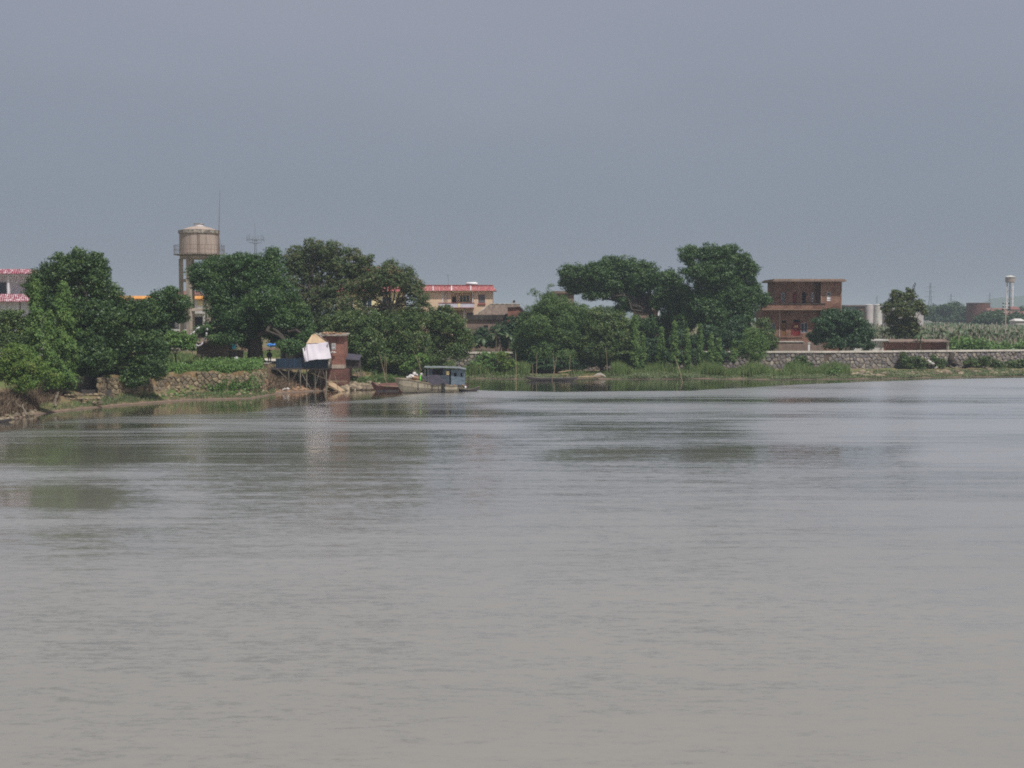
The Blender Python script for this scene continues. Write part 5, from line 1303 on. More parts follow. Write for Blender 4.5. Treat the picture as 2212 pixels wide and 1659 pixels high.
def houseboat():
    D = 187.0
    Xc = lambda q: X((1100 + q / 5.53) / 3, D, 382); Zc = lambda y: Z((1040 + y / 5.53) / 3, D)
    t = thing('houseboat', 'weathered wooden cargo boat with blue grey cabin moored at the left bank', 'boat', (Xc(950), D, 0))
    # hull as a side profile swept over the beam
    st = [(460, 535, 560), (500, 536, 640), (540, 538, 700), (600, 542, 775), (720, 552, 790), (850, 578, 792), (1000, 605, 790), (1150, 628, 788), (1300, 640, 785), (1450, 652, 782), (1520, 655, 760)]
    yc = D + 1.3; vs, fs = [], []
    for i, (q, a, b) in enumerate(st):
        s = i / (len(st) - 1); w = 1.35 * min(1, .35 + s * 2.6) * (1 if s < .85 else 1 - (s - .85) * 2)
        x = Xc(q); zt, zb = Zc(a), Zc(b)
        for (yy, zz) in ((-w, zt), (-w * .98, zt * .55 + zb * .45), (-w * .72, zb), (w * .72, zb), (w * .98, zt * .55 + zb * .45), (w, zt)): vs.append((x, yc + yy, zz))
    k = 6
    for i in range(len(st) - 1):
        for j in range(k):
            j2 = (j + 1) % k; fs.append((i * k + j, i * k + j2, (i + 1) * k + j2, (i + 1) * k + j)) if j < 5 else fs.append((i * k + 5, i * k, (i + 1) * k, (i + 1) * k + 5))
    fs += [tuple(range(k))[::-1], tuple((len(st) - 1) * k + j for j in range(k))]
    h = mk('hull', vs, fs, 'hull', t)
    gl = MB()
    for sg in (-1, 1):
        pts = []
        for i, (q, a, b) in enumerate(st):
            s = i / (len(st) - 1); w = 1.38 * min(1, .35 + s * 2.6) * (1 if s < .85 else 1 - (s - .85) * 2); pts.append((Xc(q), yc + sg * w, Zc(a) + .03))
        gl.tube(pts, .055, 5)
    gl.tube([(Xc(458), yc - .5, Zc(534)), (Xc(458), yc + .5, Zc(534))], .07, 5)
    gl.build('gunwale', 'pole', h)
    rb = MB()
    for q in (850, 1085, 1190): rb.box(Xc(q), Xc(q + 9), yc - 1.42, yc - 1.33, Zc(740), Zc(600 + (q - 850) * .08))
    rb.build('rubbing_post', 'hull_dark', h)
    MB().box(Xc(575), Xc(1440), yc - 1.37, yc - 1.30, -.05, .07).build('dark_waterline', 'rubber', h)  # dark strip added along the foot of the hull
    # cabin
    zf = Zc(655)
    c = MB(); yF = yc - 1.1; yB = yc + 1.1
    hole1 = [(Xc(1095), Xc(1265), Zc(470), Zc(375)),]
    wall_holes(c, Xc(1010), Xc(1372), zf, Zc(366), yF, yF + .06, hole1)
    c.box(Xc(1010), Xc(1010) + .06, yF + .06, yB, zf, Zc(366)); c.box(Xc(1372) - .06, Xc(1372), yF + .06, yB, zf, Zc(366)); c.build('front_cabin', 'cabin_dark', t); c = MB()
    w2 = [(Xc(1445), Xc(1490), Zc(496), Zc(437)), (Xc(1560), Xc(1586), Zc(496), Zc(437))]
    wall_holes(c, Xc(1397), Xc(1625), zf, Zc(378), yF + .02, yF + .08, w2)
    c.box(Xc(1397), Xc(1397) + .06, yF + .08, yB, zf, Zc(378)); c.box(Xc(1625) - .06, Xc(1625), yF + .08, yB, zf, Zc(378)); c.box(Xc(1010), Xc(1625), yB, yB + .06, zf, Zc(378))
    cb = c.build('cabin', 'cabin', t)
    for hh in w2 + hole1: window(cb, *hh, yF, 'cabin', 'dark', .03, 0, .05) if False else MB().box(hh[0], hh[1], yF + .3, yF + .34, hh[2] - .1, hh[3] + .1).build('window', 'dark', cb)
    MB().box(Xc(1320), Xc(1368), yF - .05, yF - .005, Zc(468), Zc(408)).build('paper_sheet', 'paper', cb)
    MB().box(Xc(1372) + .002, Xc(1397) - .002, yF + .3, yF + .36, zf, Zc(378)).build('dark_doorway', 'dark', cb)
    r = MB(); vs = []
    for xq, z0 in ((955, 340), (1010, 344), (1200, 342), (1380, 348), (1520, 352), (1645, 376)):
        for yy in (yF - .45, yc, yB + .35): vs.append((Xc(xq), yy, Zc(z0) + (.12 if yy == yc else 0)))
    for v_ in list(vs): vs.append((v_[0], v_[1], v_[2] - .05))
    fs = []; n3 = 18
    for i in range(5):
        for j in range(2): a = i * 3 + j; fs += [(a, a + 3, a + 4, a + 1), (n3 + a, n3 + a + 1, n3 + a + 4, n3 + a + 3)]
        a = i * 3; fs += [(a, n3 + a, n3 + a + 3, a + 3), (a + 2, a + 5, n3 + a + 5, n3 + a + 2)]
    fs += [(0, 1, n3 + 1, n3), (1, 2, n3 + 2, n3 + 1), (15, n3 + 15, n3 + 16, 16), (16, n3 + 16, n3 + 17, 17)]
    r.add(vs, fs); r.build('cabin_roof', 'roof_sheet', t)
    for q in (968, 1018): MB().tube([(Xc(q), yF - .3, zf), (Xc(q), yF - .3, Zc(352))], .03, 5).build('roof_post', 'pole_grey', t)
    # awning sheet in front
    MB().add([(Xc(925), yF - .12, Zc(520)), (Xc(1120), yF - .1, Zc(470)), (Xc(1350), yF - .35, Zc(612)), (Xc(1090), yF - .4, Zc(632)), (Xc(990), yF + .9, Zc(430)), (Xc(1180), yF - .06, Zc(466))],
             [(0, 3, 2, 1), (1, 2, 5), (0, 1, 4)]).build('felt_sheet', 'felt', t)
    # cargo things on board
    rg = rng_(61)
    for i, (q, y, rr, mt, lab) in enumerate([(670, 515, .17, 'sack', 'small white sack at the bow end of the cargo boat'), (730, 490, .26, 'sack', 'white sack behind the bow of the cargo boat'), (785, 462, .26, 'sack', 'topmost white sack of the heap on the cargo boat'),
                                  (800, 520, .32, 'sack_tan', 'brown bundle in the middle of the cargo heap'), (850, 500, .28, 'sack_tan', 'brown bundle next to the bright green plastic'), (930, 505, .30, 'sack', 'cream sack right of the bright green plastic'),
                                  (985, 540, .34, 'sack', 'large white sack at the right of the cargo heap'), (1040, 575, .24, 'sack', 'low white sack touching the grey felt sheet'), (740, 535, .3, 'sack_tan', 'flat brown bundle along the boat gunwale'),
                                  (700, 505, .2, 'sack', 'grey white sack between the first two at the bow'), (825, 480, .24, 'felt', 'dark cloth bundle right of the topmost white sack'), (905, 470, .22, 'sack', 'cream sack top above the green plastic'),
                                  (960, 515, .26, 'sack', 'white sack between the cream and the large one'), (1090, 600, .2, 'sack_tan', 'small brown bundle at the right tail of the heap'), (770, 505, .26, 'sack_tan', 'brown rubbish under the topmost white sack')]):
        mb = MB(); rr *= 1.35; mb.rock((Xc(q), yc - .6 + .2 * (i % 3), Zc(y)), rr, rg, .5, .8); mb.rock((Xc(q) + rr * .8, yc - .5, Zc(y) - .08), rr * .8, rg, .5, .8)
        tag(mb.build('cargo_sack', mt, None, True), lab, 'sack', 'sacks on the cargo boat')
    g_ = MB(); g_.rock((Xc(890), yc - .95, Zc(535)), .17, rg, .5, 2.0); g_.rock((Xc(893), yc - .9, Zc(490)), .1, rg, .5, 1.8)
    tag(g_.build('green_plastic_sheet', 'green', None, True), 'bright green plastic draped amid the cargo sacks', 'plastic sheet')
    tr = MB(); cx, cz = Xc(1272), Zc(680)
    for k in range(2):
        tr.tube([(cx + .16 * math.cos(a / 12 * 6.283), yc - 1.47, cz + (k - .5) * .62 + .3 * math.sin(a / 12 * 6.283)) for a in range(13)], .09, 6, False)
    tag(tr.build('tyre_fender', 'rubber', None, True), 'pair of black tyres hung as a fender on the cargo boat side', 'tyres')
    rg = rng_(62)
    for i, q in enumerate((1330, 1390, 1450, 1530, 1590)):
        mb = MB(); mb.rock((Xc(q), yc - 1.15, Zc(640 + 5 * (i % 2))), .18, rg); mb.rock((Xc(q + 25), yc - 1.0, Zc(650)), .16, rg)
        tag(mb.build('deck_clutter', ['sack_tan', 'sack', 'sack_tan', 'plank', 'sack_tan'][i], None, True), ['tan basket left of the stern clutter', 'white bowl heap on the side deck', 'brown bundle below the first cabin window', 'dark crate below the second cabin window', 'brown heap at the cabin stern corner'][i], 'bundle', 'clutter on the boat side deck')
    rp = MB(); rp.tube([(Xc(700), yc - .9, Zc(545)), (Xc(870), yc - 2.4, Zc(755))], .025, 5); tag(rp.build('mooring_pole', 'pole'), 'thin pole slanting across the cargo boat hull', 'pole')
houseboat()

def skiffs():
    # skiff at the stern
    def skiff(name, label, px0, px1, D, zt0, zt1, beam, mat, group=None, mid=.3):
        x0, x1 = X(px0, D, 385), X(px1, D, 385)
        t = thing(name, label, 'boat', ((x0 + x1) / 2, D, 0), group)
        top = lambda s: mid + zt0 * max(0, 1 - s * 3.2) ** 1.5 + zt1 * max(0, s * 3.2 - 2.2) ** 1.5
        bot = lambda s: -.14 + (mid + zt0) * .75 * max(0, 1 - s * 7) + (mid + zt1) * .75 * max(0, s * 7 - 6)
        mb = MB(); hull_mesh(mb, x0, x1, D, beam, 0, top, bot); mb.build('hull', mat, t)
        g = MB()
        for sg in (-1, 1):
            g.tube([(x0 + (x1 - x0) * i / 14, D + sg * beam / 2 * (1 - abs(2 * i / 14 - 1) ** 2.6 * .86), top(i / 14) + .02) for i in range(15)], .035, 5)
        g.build('gunwale', 'pole_grey', t)
        for f in (.3, .5, .7):
            xx = x0 + (x1 - x0) * f; w = beam * .46
            MB().box(xx - .12, xx + .12, D - w, D + w, top(f) - .1, top(f) - .05).build('thwart', 'plank', t)
        return t
    skiff('skiff', 'small grey skiff tied behind the cargo boat stern', 450, 479.5, 190.5, .05, .42, 1.0, 'hull_dark', 'wooden skiffs', .3)
    skiff('skiff', 'long dark narrow skiff lying in front of the bamboo clump', 526, 577, 223.5, .25, .15, 1.1, 'hull_dark', 'wooden skiffs', .42)
    skiff('skiff', 'dark boat tip at the left picture edge below the dry brush', -34, 10.5, 134.0, .1, .15, .9, 'hull_dark', 'wooden skiffs', .22)
    # wreck beside the cargo boat
    D = 192.0; Xc = lambda q: X((1100 + q / 5.53) / 3, D, 386); Zc = lambda y: Z((1040 + y / 5.53) / 3, D)
    t = thing('boat_wreck', 'rotting red brown boat hull with raised prow left of the cargo boat', 'boat', (Xc(350), D, 0))
    st = [(75, 590, 612), (110, 585, 680), (170, 640, 735), (260, 660, 742), (400, 668, 745), (520, 675, 745), (600, 680, 745)]
    vs, fs = [], []
    for i, (q, a, b) in enumerate(st):
        w = [.15, .45, .8, 1, 1, .95, .8][i]
        for (yy, zz) in ((-w, Zc(a)), (-w * .7, Zc(b)), (w * .7, Zc(b)), (w, Zc(a)), (w * .85, Zc(a) - .02), (w * .5, Zc(b) + .12), (-w * .5, Zc(b) + .12), (-w * .85, Zc(a) - .02)): vs.append((Xc(q), D + yy, zz))
    for i in range(len(st) - 1):
        for j in range(8): j2 = (j + 1) % 8; fs.append((i * 8 + j, (i + 1) * 8 + j, (i + 1) * 8 + j2, i * 8 + j2))
    fs += [tuple(range(8)), tuple((len(st) - 1) * 8 + j for j in range(8))[::-1]]
    mk('hull', vs, fs, 'hull_red', t)
    MB().add([(Xc(200), D - .7, Zc(640)), (Xc(560), D - .6, Zc(652)), (Xc(560), D + .7, Zc(600)), (Xc(230), D + .7, Zc(610))], [(0, 1, 2, 3)]).build('deck_boards', 'hull_red', t)
    MB().box(Xc(180), Xc(540), D - 1.02, D - .97, Zc(735), Zc(710)).build('lower_strake', 'hull_dark', t)
    # engine-like tangle on the skiff stern
    tt = MB(); rg = rng_(64); Xs = lambda q: X((1100 + q / 5.53) / 3, 190, 386); Zs = lambda y: Z((1040 + y / 5.53) / 3, 190)
    for k in range(14):
        a = (Xs(rg.uniform(1560, 1700)), 190.3 + rg.uniform(-.3, .3), Zs(rg.uniform(600, 690))); b = (Xs(rg.uniform(1560, 1710)), 190.3 + rg.uniform(-.3, .3), Zs(rg.uniform(590, 690)))
        tt.tube([a, b], .04, 5)
    tt.rock((Xs(1630), 190.1, Zs(650)), .25, rg)
    tag(tt.build('boat_engine', 'rust'), 'dark tangle of engine parts standing in the stern skiff', 'engine')
    w = MB(); w.rock((Xs(1640), 189.6, Zs(672)), .15, rg, .5, 1); tag(w.build('white_pot', 'white', None, True), 'small white pot below the dark engine tangle', 'pot')
skiffs()

# poles standing in the bank and water
POLES = [((378.7, 350.9), (386, 382.8), 190.5, 'long leaning bamboo pole beside the boat wreck', .06), ((384.2, 355), (384.6, 374), 193, 'thin upright pole left of the twin by the wreck', .04),
         ((385.8, 354), (386.2, 376), 193.4, 'thin upright pole right of its twin by the wreck', .04), ((413, 350.3), (419.8, 366.8), 194, 'slanting bamboo pole above the cargo sacks', .05),
         ((419.4, 355.7), (419.7, 373), 194.3, 'upright pole meeting the slanting one above the cargo sacks', .05), ((515.6, 352.4), (515.9, 380.6), 221, 'tall lone pole standing in the water left of the long skiff', .075),
         ((536.7, 354.8), (536.2, 374), 227, 'tall thin pole rising behind the long skiff left end', .05), ((532.2, 363.6), (532.8, 376.5), 226, 'short pole behind the long skiff left end', .05),
         ((553, 353), (554.4, 374), 225, 'upright pole of the crossed pair at the long skiff', .05), ((556.9, 356.4), (552.6, 377.5), 223, 'slanted pole of the crossed pair at the long skiff', .06),
         ((570.2, 354), (568.8, 376.4), 226, 'thin pole behind the long skiff right end', .05), ((605.6, 346.5), (607.2, 368), 236, 'pale thin pole in front of the round green tree', .05),
         ((674.8, 355.7), (682.9, 383.5), 218, 'pale bamboo pole leaning over the water before the reeds', .075), ((331.6, 371.3), (324.8, 396), 180, 'left pole of the crossed pair below the brick hut', .05),
         ((333.8, 372), (338.4, 391.9), 187, 'right pole of the crossed pair below the brick hut', .05), ((461, 353), (462.5, 378), 231, 'thin pole in the tall grass behind the cargo boat', .04)]
for (a, b, D, lab, r) in POLES:
    pa, pb = P(*a, D), P(*b, D)
    mb = MB(); dn = Vector(pb) - Vector(pa); mb.tube([pa, Vector(pa).lerp(Vector(pb), .5) + Vector((.05, 0, 0)), Vector(pb) + dn.normalized() * .6], [r * .5, r * .75, r * .85], 6)
    tag(mb.build('bamboo_pole', 'pole'), lab, 'pole', 'poles along the bank')

rp = MB(); a_, b_ = Vector(P(311, 373, 190.6)), Vector(P(362, 383.5, 192))
rp.tube([a_.lerp(b_, i / 10) - Vector((0, 0, .5 * math.sin(math.pi * i / 10))) for i in range(11)], .022, 4)
tag(rp.build('mooring_rope', 'pole'), 'slack rope running from the hut stilts towards the boat wreck', 'rope')
# plank ramp, planks, white boards, rubble
def plank(name, lab, cat, a, b, Da, Db, w, mat, th=.08, grp=None):
    A, B = Vector(P(*a, Da)), Vector(P(*b, Db)); d = (B - A).normalized(); s = Vector((-d.y, d.x, 0)).normalized() * w / 2; u = Vector((0, 0, th))
    tag(MB().add([A - s, A + s, B + s, B - s, A - s + u, A + s + u, B + s + u, B - s + u], [(0, 1, 2, 3), (4, 7, 6, 5), (0, 3, 7, 4), (1, 5, 6, 2), (0, 4, 5, 1), (3, 2, 6, 7)]).build(name, mat), lab, cat, grp)
plank('landing_plank', 'broad pale landing plank sloping to the water below the brick hut', 'plank', (329, 382), (342, 391.3), 193.5, 189.5, .9, 'plank_warm')
plank('landing_plank', 'narrow plank under the broad pale landing plank', 'plank', (328.5, 384.5), (341, 392), 191.5, 188.6, .35, 'plank_warm')
plank('beam', 'long straight beam above the landing planks', 'beam', (327, 381.2), (347, 381.6), 193, 193.6, .18, 'pole')
plank('plank', 'pale plank lying behind the long skiff', 'plank', (558, 372.5), (571, 370.6), 229, 230, .4, 'plank_warm', grp='planks by the long skiff')
plank('plank', 'short pale plank below the longer one behind the skiff', 'plank', (561, 374.5), (568, 374.4), 227.5, 227.8, .5, 'plank_warm', grp='planks by the long skiff')
plank('raft', 'dark edged raft of planks right of the long skiff', 'raft', (577.5, 377), (600, 376.2), 226.6, 227.6, 1.1, 'plank_warm')
rg = rng_(71)
o = MB(); hull_mesh(o, X(594, 231), X(606, 231), 231.3, 1.3, 0, lambda s: gzf(X(600, 231), 231) + .35 + .5 * math.sin(s * math.pi), lambda s: gzf(X(600, 231), 231) + .1)
tag(o.build('overturned_dinghy', 'levee_cap'), 'pale overturned dinghy on the bank right of the long skiff', 'boat')
def rubble(name, lab, px0, px1, t0, t1, n, rr, mat, seed, zf=None, levee=False):
    rg = rng_(seed); mb = MB()
    xs_, ys_ = strip_pts(px0, px1, t0, t1, n, rg, levee)
    for x_, y_ in zip(xs_, ys_):
        r = rr * rg.uniform(.5, 1.3); mb.rock((x_, y_, gzf(x_, y_) + r * .2), r, rg, rg.random())
    return tag(mb.build(name, mat), lab, 'rubble', None, 'stuff')
rubble('rubble', 'tan rubble rocks at the water edge between the brick hut and the boat wreck', 339, 378, .2, 4.5, 130, .5, 'rock', 72)
rubble('rubble', 'scattered pale stones at the foot of the embankment', 855, 1060, 6, 13, 110, .6, 'rock', 73)
rubble('rubble', 'fallen stones below the crumbling wall', 98, 268, 2.2, 5.0, 170, .26, 'stone_tan', 74)
rubble('rubble', 'loose rocks and debris at the far left shore', -30, 34, .2, 4, 120, .3, 'rock', 75)
rubble('rubble', 'pale rocks in the grass behind the cargo boat', 395, 470, 8, 16, 110, .4, 'rock', 76)
rubble('rubble', 'rubbish heap under the stilt hut', 264, 330, 1.5, 6, 200, .22, 'sack_tan', 79)
# slabs at the foot of the levee
rg = rng_(90)
for i, (p0, p1, lab) in enumerate([(890, 934, 'large flat tan rock on the right bank'), (860, 886, 'broken tan slab left of the large flat rock'), (1000, 1020, 'round pale boulder on the far right bank')]):
    pc = (p0 + p1) / 2; D_ = float(Dw(pc)) + 5.5; xx = X(pc, D_, 368); mb = MB(); w = (p1 - p0) / F * D_ / 2
    for k in range(3): mb.rock((xx + (k - 1) * w * .55, D_ + .2 * k, gzf(xx, D_) + .25), w * .5, rg, rg.uniform(.2, .7), .22)
    tag(mb.build('boulder', 'rock'), lab, 'boulder', 'boulders on the right bank')
# stone blocks below the left tree
st_ = thing('stone_landing', 'low broken stone landing under the dark left tree', 'landing', (X(80, 157), 157, 0))
rg = rng_(91); mb = MB()
for r_ in range(3):
    p = 63.0
    while p < 98:
        w = rg.uniform(3, 6.5); D_ = 155.2 + r_ * .5 + (p - 63) * .03; g = .55 + r_ * .42
        if rg.random() > .1: mb.rock((X(p + w / 2, D_), D_, g), w / F * D_ * .56, rg, rg.random(), .55)
        p += w
mb.build('stone_blocks', 'stone_tan', st_)
MB().add([(X(84, 161), 159.5, -.2), (X(111, 161), 161.5, -.2), (X(112, 166), 166, -.2), (X(84, 166), 164, -.2), (X(84, 161), 159.8, 1.75), (X(109, 161), 161.8, 1.7), (X(110, 166), 166, 1.7), (X(84, 166), 164, 1.9)],
         [(4, 5, 6, 7), (0, 1, 5, 4), (1, 2, 6, 5), (2, 3, 7, 6), (3, 0, 4, 7)]).build('shade_dark_ledge', 'dark_wall', st_)  # earth ledge coloured dark to stand for the tree's shadow

# litter
def litter(name, lab, cat, px, py, D, r, mat, seed, n=4, grp=None):
    rg = rng_(seed); mb = MB(); x_, y_, z_ = P(px, py, D)
    for k in range(n): mb.rock((x_ + rg.uniform(-1, 1) * r * 1.4, y_ + rg.uniform(-.2, .2), z_ + rg.uniform(-.7, .7) * r), r * rg.uniform(.35, .8), rg, .5)
    tag(mb.build(name, mat, None, False), lab, cat, grp)
litter('plastic_bag', 'white plastic bag on the mud left of the stilts', 'bag', 284, 390.2, 187.5, .42, 'sack', 101, 6)
litter('plastic_bag', 'white scrap hanging at the top of the rubbish slope', 'bag', 260.5, 371.5, 181.5, .2, 'sack', 102)
litter('plastic_bag', 'tangled white plastic caught in the embankment vines', 'bag', 930.6, 362.6, 257, .55, 'sack', 103, 9)
litter('plastic_bag', 'small white plastic scrap above the tangled one in the vines', 'bag', 927.5, 357.5, 258.5, .3, 'sack', 104, 4)
litter('plastic_bag', 'pale blue plastic scrap at the lower right of the embankment vines', 'bag', 936, 367, 256, .3, 'sack', 105, 4)
litter('float', 'small orange float at the right water edge', 'float', 919.6, 379.2, 229.5, .22, 'orange', 106, 2)

# motorbike parked by the shack
def motorbike():
    D = 196.5; x0 = X(237, D); g = gzf(x0, D)
    t = thing('motorbike', 'dark motorbike with a round white front standing left of the banyan trunk', 'motorbike', (x0, D, g))
    for y_ in (D - .6, D + .65):
        mb = MB(); mb.tube([(x0, y_ + .28 * math.cos(a / 14 * 6.283), g + .32 + .28 * math.sin(a / 14 * 6.283)) for a in range(15)], .055, 6, False); w = mb.build('wheel', 'rubber', t, True)
        MB().tube([(x0 - .05, y_, g + .32), (x0 + .05, y_, g + .32)], .12, 10).build('hub', 'steel', w)
    b = MB(); b.rock((x0, D + .1, g + .62), .3, rng_(5), .5, .7); b.rock((x0, D - .35, g + .8), .22, rng_(6), .5, 1.2); b.tube([(x0, D - .62, g + .32), (x0, D - .4, g + 1.0)], .05, 6); b.build('body', 'rubber', t, True)
    MB().tube([(x0, D + .05, g + .83), (x0, D + .7, g + .86)], .13, 8).build('seat', 'rubber', t, True)
    MB().tube([(x0 - .36, D - .35, g + 1.06), (x0, D - .42, g + .98), (x0 + .36, D - .35, g + 1.06)], .025, 6).build('handlebar', 'steel', t)
    MB().tube([(x0, D - .72, g + .95), (x0, D - .6, g + .95)], .3, 16).build('headlight', 'white', t)
motorbike()

# person with a wide hat standing past the trunk
def person():
    D = 203.0; x0 = X(269.4, D); g = 3.62
    me = bpy.data.meshes.new('person')
    V = [(0, 0, .86), (0, 0, 1.08), (0, -.05, 1.28), (0, -.08, 1.42), (0, -.10, 1.50), (0, -.12, 1.60),
         (-.10, 0, .82), (-.13, .02, .46), (-.13, .03, .08), (-.13, -.12, .05),
         (.10, 0, .82), (.14, -.02, .46), (.15, .02, .08), (.15, -.12, .05),
         (-.19, -.06, 1.36), (-.28, -.08, 1.12), (-.20, -.24, .98), (-.14, -.32, .96),
         (.19, -.06, 1.36), (.30, -.04, 1.12), (.30, -.16, .90), (.29, -.22, .84)]
    E = [(0, 1), (1, 2), (2, 3), (3, 4), (4, 5), (0, 6), (6, 7), (7, 8), (8, 9), (0, 10), (10, 11), (11, 12), (12, 13), (2, 14), (14, 15), (15, 16), (16, 17), (2, 18), (18, 19), (19, 20), (20, 21)]
    Rd = [.20, .19, .20, .07, .09, .10, .12, .085, .06, .045, .12, .085, .06, .045, .085, .065, .05, .035, .085, .065, .05, .035]
    me.from_pydata(V, E, []); me.update()
    o = bpy.data.objects.new('person', me); link(o); o.location = (x0, D, g)
    md = o.modifiers.new('skin', 'SKIN'); 
    for i, sv_ in enumerate(me.skin_vertices[0].data): sv_.radius = (Rd[i], Rd[i]); sv_.use_root = (i == 0)
    o.scale = (1.12, 1.12, 1.0); o.modifiers.new('sub', 'SUBSURF').levels = 1; o.modifiers['sub'].render_levels = 1
    me.materials.append(M['cloth_dark'])
    tag(o, 'person in dark loose clothes and a wide dark hat standing right of the banyan trunk', 'person')
    h = MB().lathe(0, -.12, [(.36, 1.60), (.30, 1.66), (.14, 1.76), (.03, 1.82)], 20)
    hh = h.build('hat', 'straw'); hh.parent = o
    c = MB().lathe(0, -.02, [(.33, .72), (.36, .85), (.31, 1.2), (.16, 1.42)], 14); cc = c.build('loose_jacket', 'cloth_dark', None, True); cc.parent = o
person()

# tree stump hanging at the levee and pale dead trunk at the left shore
D = 262.0
mb = MB(); limb(mb, P(950.5, 353, 261), P(953.5, 365, 259), .45, .55, rng_(3), 5, .08, 9); limb(mb, P(952.5, 358, 260), P(957, 365, 258.5), .2, .3, rng_(4), 3, .08, 6)
tag(mb.build('tree_stump', 'bark'), 'dark gnarled stump growing out of the embankment', 'stump')
mb = MB(); rg = rng_(8)
limb(mb, P(56, 406, 150), P(57, 392, 150.5), .13, .06, rg, 5, .1, 6); limb(mb, P(56.5, 398, 150), P(59, 391.5, 150.5), .06, .03, rg, 3, .1, 5); limb(mb, P(53, 405, 150), P(56.2, 398, 150.2), .08, .05, rg, 3, .1, 5)
tag(mb.build('dead_trunk', 'bark_pale'), 'pale dead forked trunk standing on the left mud', 'tree stump')
mb = MB(); limb(mb, P(26.5, 414, 140), P(20, 405, 141), .09, .05, rg, 4, .15, 5); limb(mb, P(22.5, 409, 140.4), P(16, 402, 142), .06, .03, rg, 4, .15, 5); limb(mb, P(27, 415, 139.6), P(24, 409, 140), .12, .05, rg, 3, .1, 5)
tag(mb.build('driftwood', 'bark_pale'), 'pale branching driftwood on the far left shore', 'driftwood')

# ================================================================== TREES
LT = 'trees on the left bank'; CT = 'tall trees on the right bank'
tree('broadleaf_tree', 'large dark glossy tree with low spreading branches on the left bank', 'tree',
     [(170, 565, 38, 30), (205, 572, 26, 28), (140, 580, 35, 30), (100, 600, 36, 32), (78, 622, 24, 24), (212, 610, 30, 35), (168, 625, 46, 40), (112, 650, 40, 40), (238, 648, 32, 34), (200, 680, 48, 40), (272, 670, 30, 28), (302, 690, 28, 24),
      (165, 718, 42, 38), (232, 715, 40, 30), (290, 735, 38, 30), (330, 742, 26, 28), (250, 768, 36, 30), (318, 785, 38, 28), (290, 815, 32, 20), (212, 785, 28, 28), (338, 803, 20, 16), (180, 765, 32, 34), (172, 795, 20, 18), (235, 810, 24, 18), (265, 700, 30, 30), (312, 665, 20, 18), (340, 770, 20, 22), (160, 670, 40, 34), (262, 738, 30, 26), (196, 735, 34, 34, -4), (216, 775, 30, 26, -4), (176, 772, 26, 28, -4), (232, 690, 36, 30, -3), (200, 800, 16, 12, -3)],
     165, (192, 163), .6, 'leaf_dark', 1, LT, (202, 775), leaf=.26, dens=290, clr=.7, flat=.6, up=.35)
conifer('bald_cypress', 'slim feathery conifer with a pointed top beside the white villa', 76, 606, 822, 30, 153, 2, group=LT)
conifer('bald_cypress', 'broader feathery conifer in front of the dark left tree', 136, 612, 838, 36, 157, 3, group=LT, top_round=.9)
conifer('bald_cypress', 'small leaning feathery conifer between the two tall ones', 106, 672, 838, 26, 155, 33, group=LT, top_round=.4)
bush('riverside_bush', 'yellow green bushy tree overhanging the far left shore', 'tree',
     [(28, 768, 42, 28), (62, 790, 36, 26), (18, 800, 38, 30), (62, 822, 30, 18), (-20, 780, 40, 35), (96, 800, 18, 24), (118, 812, 20, 18)], 145.5, 'leaf_bush', 4, LT, leaf=.22, asp=.4, dens=300, clr=.55, droop=.5, gzoff=-.1)
tree('broadleaf_tree', 'leafy mid green tree top below the white villa eave', 'tree', [(22, 690, 34, 24), (58, 706, 30, 26), (-15, 705, 35, 30), (20, 732, 38, 26), (60, 745, 30, 26)], 172, (20, 172), .3, 'leaf_mid', 5, LT, leaf=.28)
tree('broadleaf_tree', 'dense green tree between the dark left tree and the water tower', 'tree',
     [(348, 648, 28, 22), (372, 635, 18, 18), (396, 655, 20, 18), (340, 678, 30, 24), (372, 675, 25, 18), (336, 706, 30, 24), (326, 738, 26, 24), (355, 725, 18, 14), (318, 690, 26, 26), (350, 755, 24, 18), (330, 660, 20, 14), (385, 685, 18, 14)], 188, (345, 188), .3, 'leaf_banyan', 6, LT, leaf=.27)
tree('sapling', 'light green sapling with a thin forked trunk above the crumbling wall', 'tree',
     [(385, 724, 22, 11), (405, 733, 20, 13), (368, 730, 18, 12), (414, 750, 11, 8), (393, 745, 18, 9), (358, 742, 12, 10), (378, 738, 20, 10)], 181, (383, 181), .10, 'leaf_light', 7, LT, (378, 765), leaf=.24, dens=230, clr=.45, fill=.1)
tree('banyan_tree', 'massive dense banyan with dark trunk beside the stilt hut', 'tree',
     [(432, 590, 28, 22), (465, 578, 34, 26), (512, 572, 38, 27), (556, 574, 36, 28), (590, 558, 22, 24), (588, 600, 34, 34), (530, 612, 48, 36), (470, 620, 42, 32), (485, 662, 38, 32), (545, 668, 48, 38), (612, 648, 38, 38), (640, 682, 33, 33),
      (490, 700, 40, 24), (556, 712, 46, 26), (618, 714, 38, 28), (650, 722, 20, 26), (602, 732, 24, 12), (636, 742, 20, 18), (515, 722, 34, 14), (468, 715, 28, 13), (425, 612, 18, 14), (645, 760, 14, 10), (500, 738, 32, 12), (540, 742, 30, 12), (640, 752, 26, 14, -10), (622, 745, 24, 14, -10), (668, 730, 16, 16, -9), (655, 742, 18, 18), (470, 733, 28, 12, -5), (500, 730, 28, 14, -5), (440, 712, 20, 12, -3), (520, 690, 40, 26, -3), (600, 690, 36, 28, -3), (665, 705, 18, 20), (570, 650, 40, 30, -4)],
     203, (553, 200.5), 1.0, 'leaf_banyan', 8, LT, (550, 715), leaf=.26, dens=270, clr=.75)
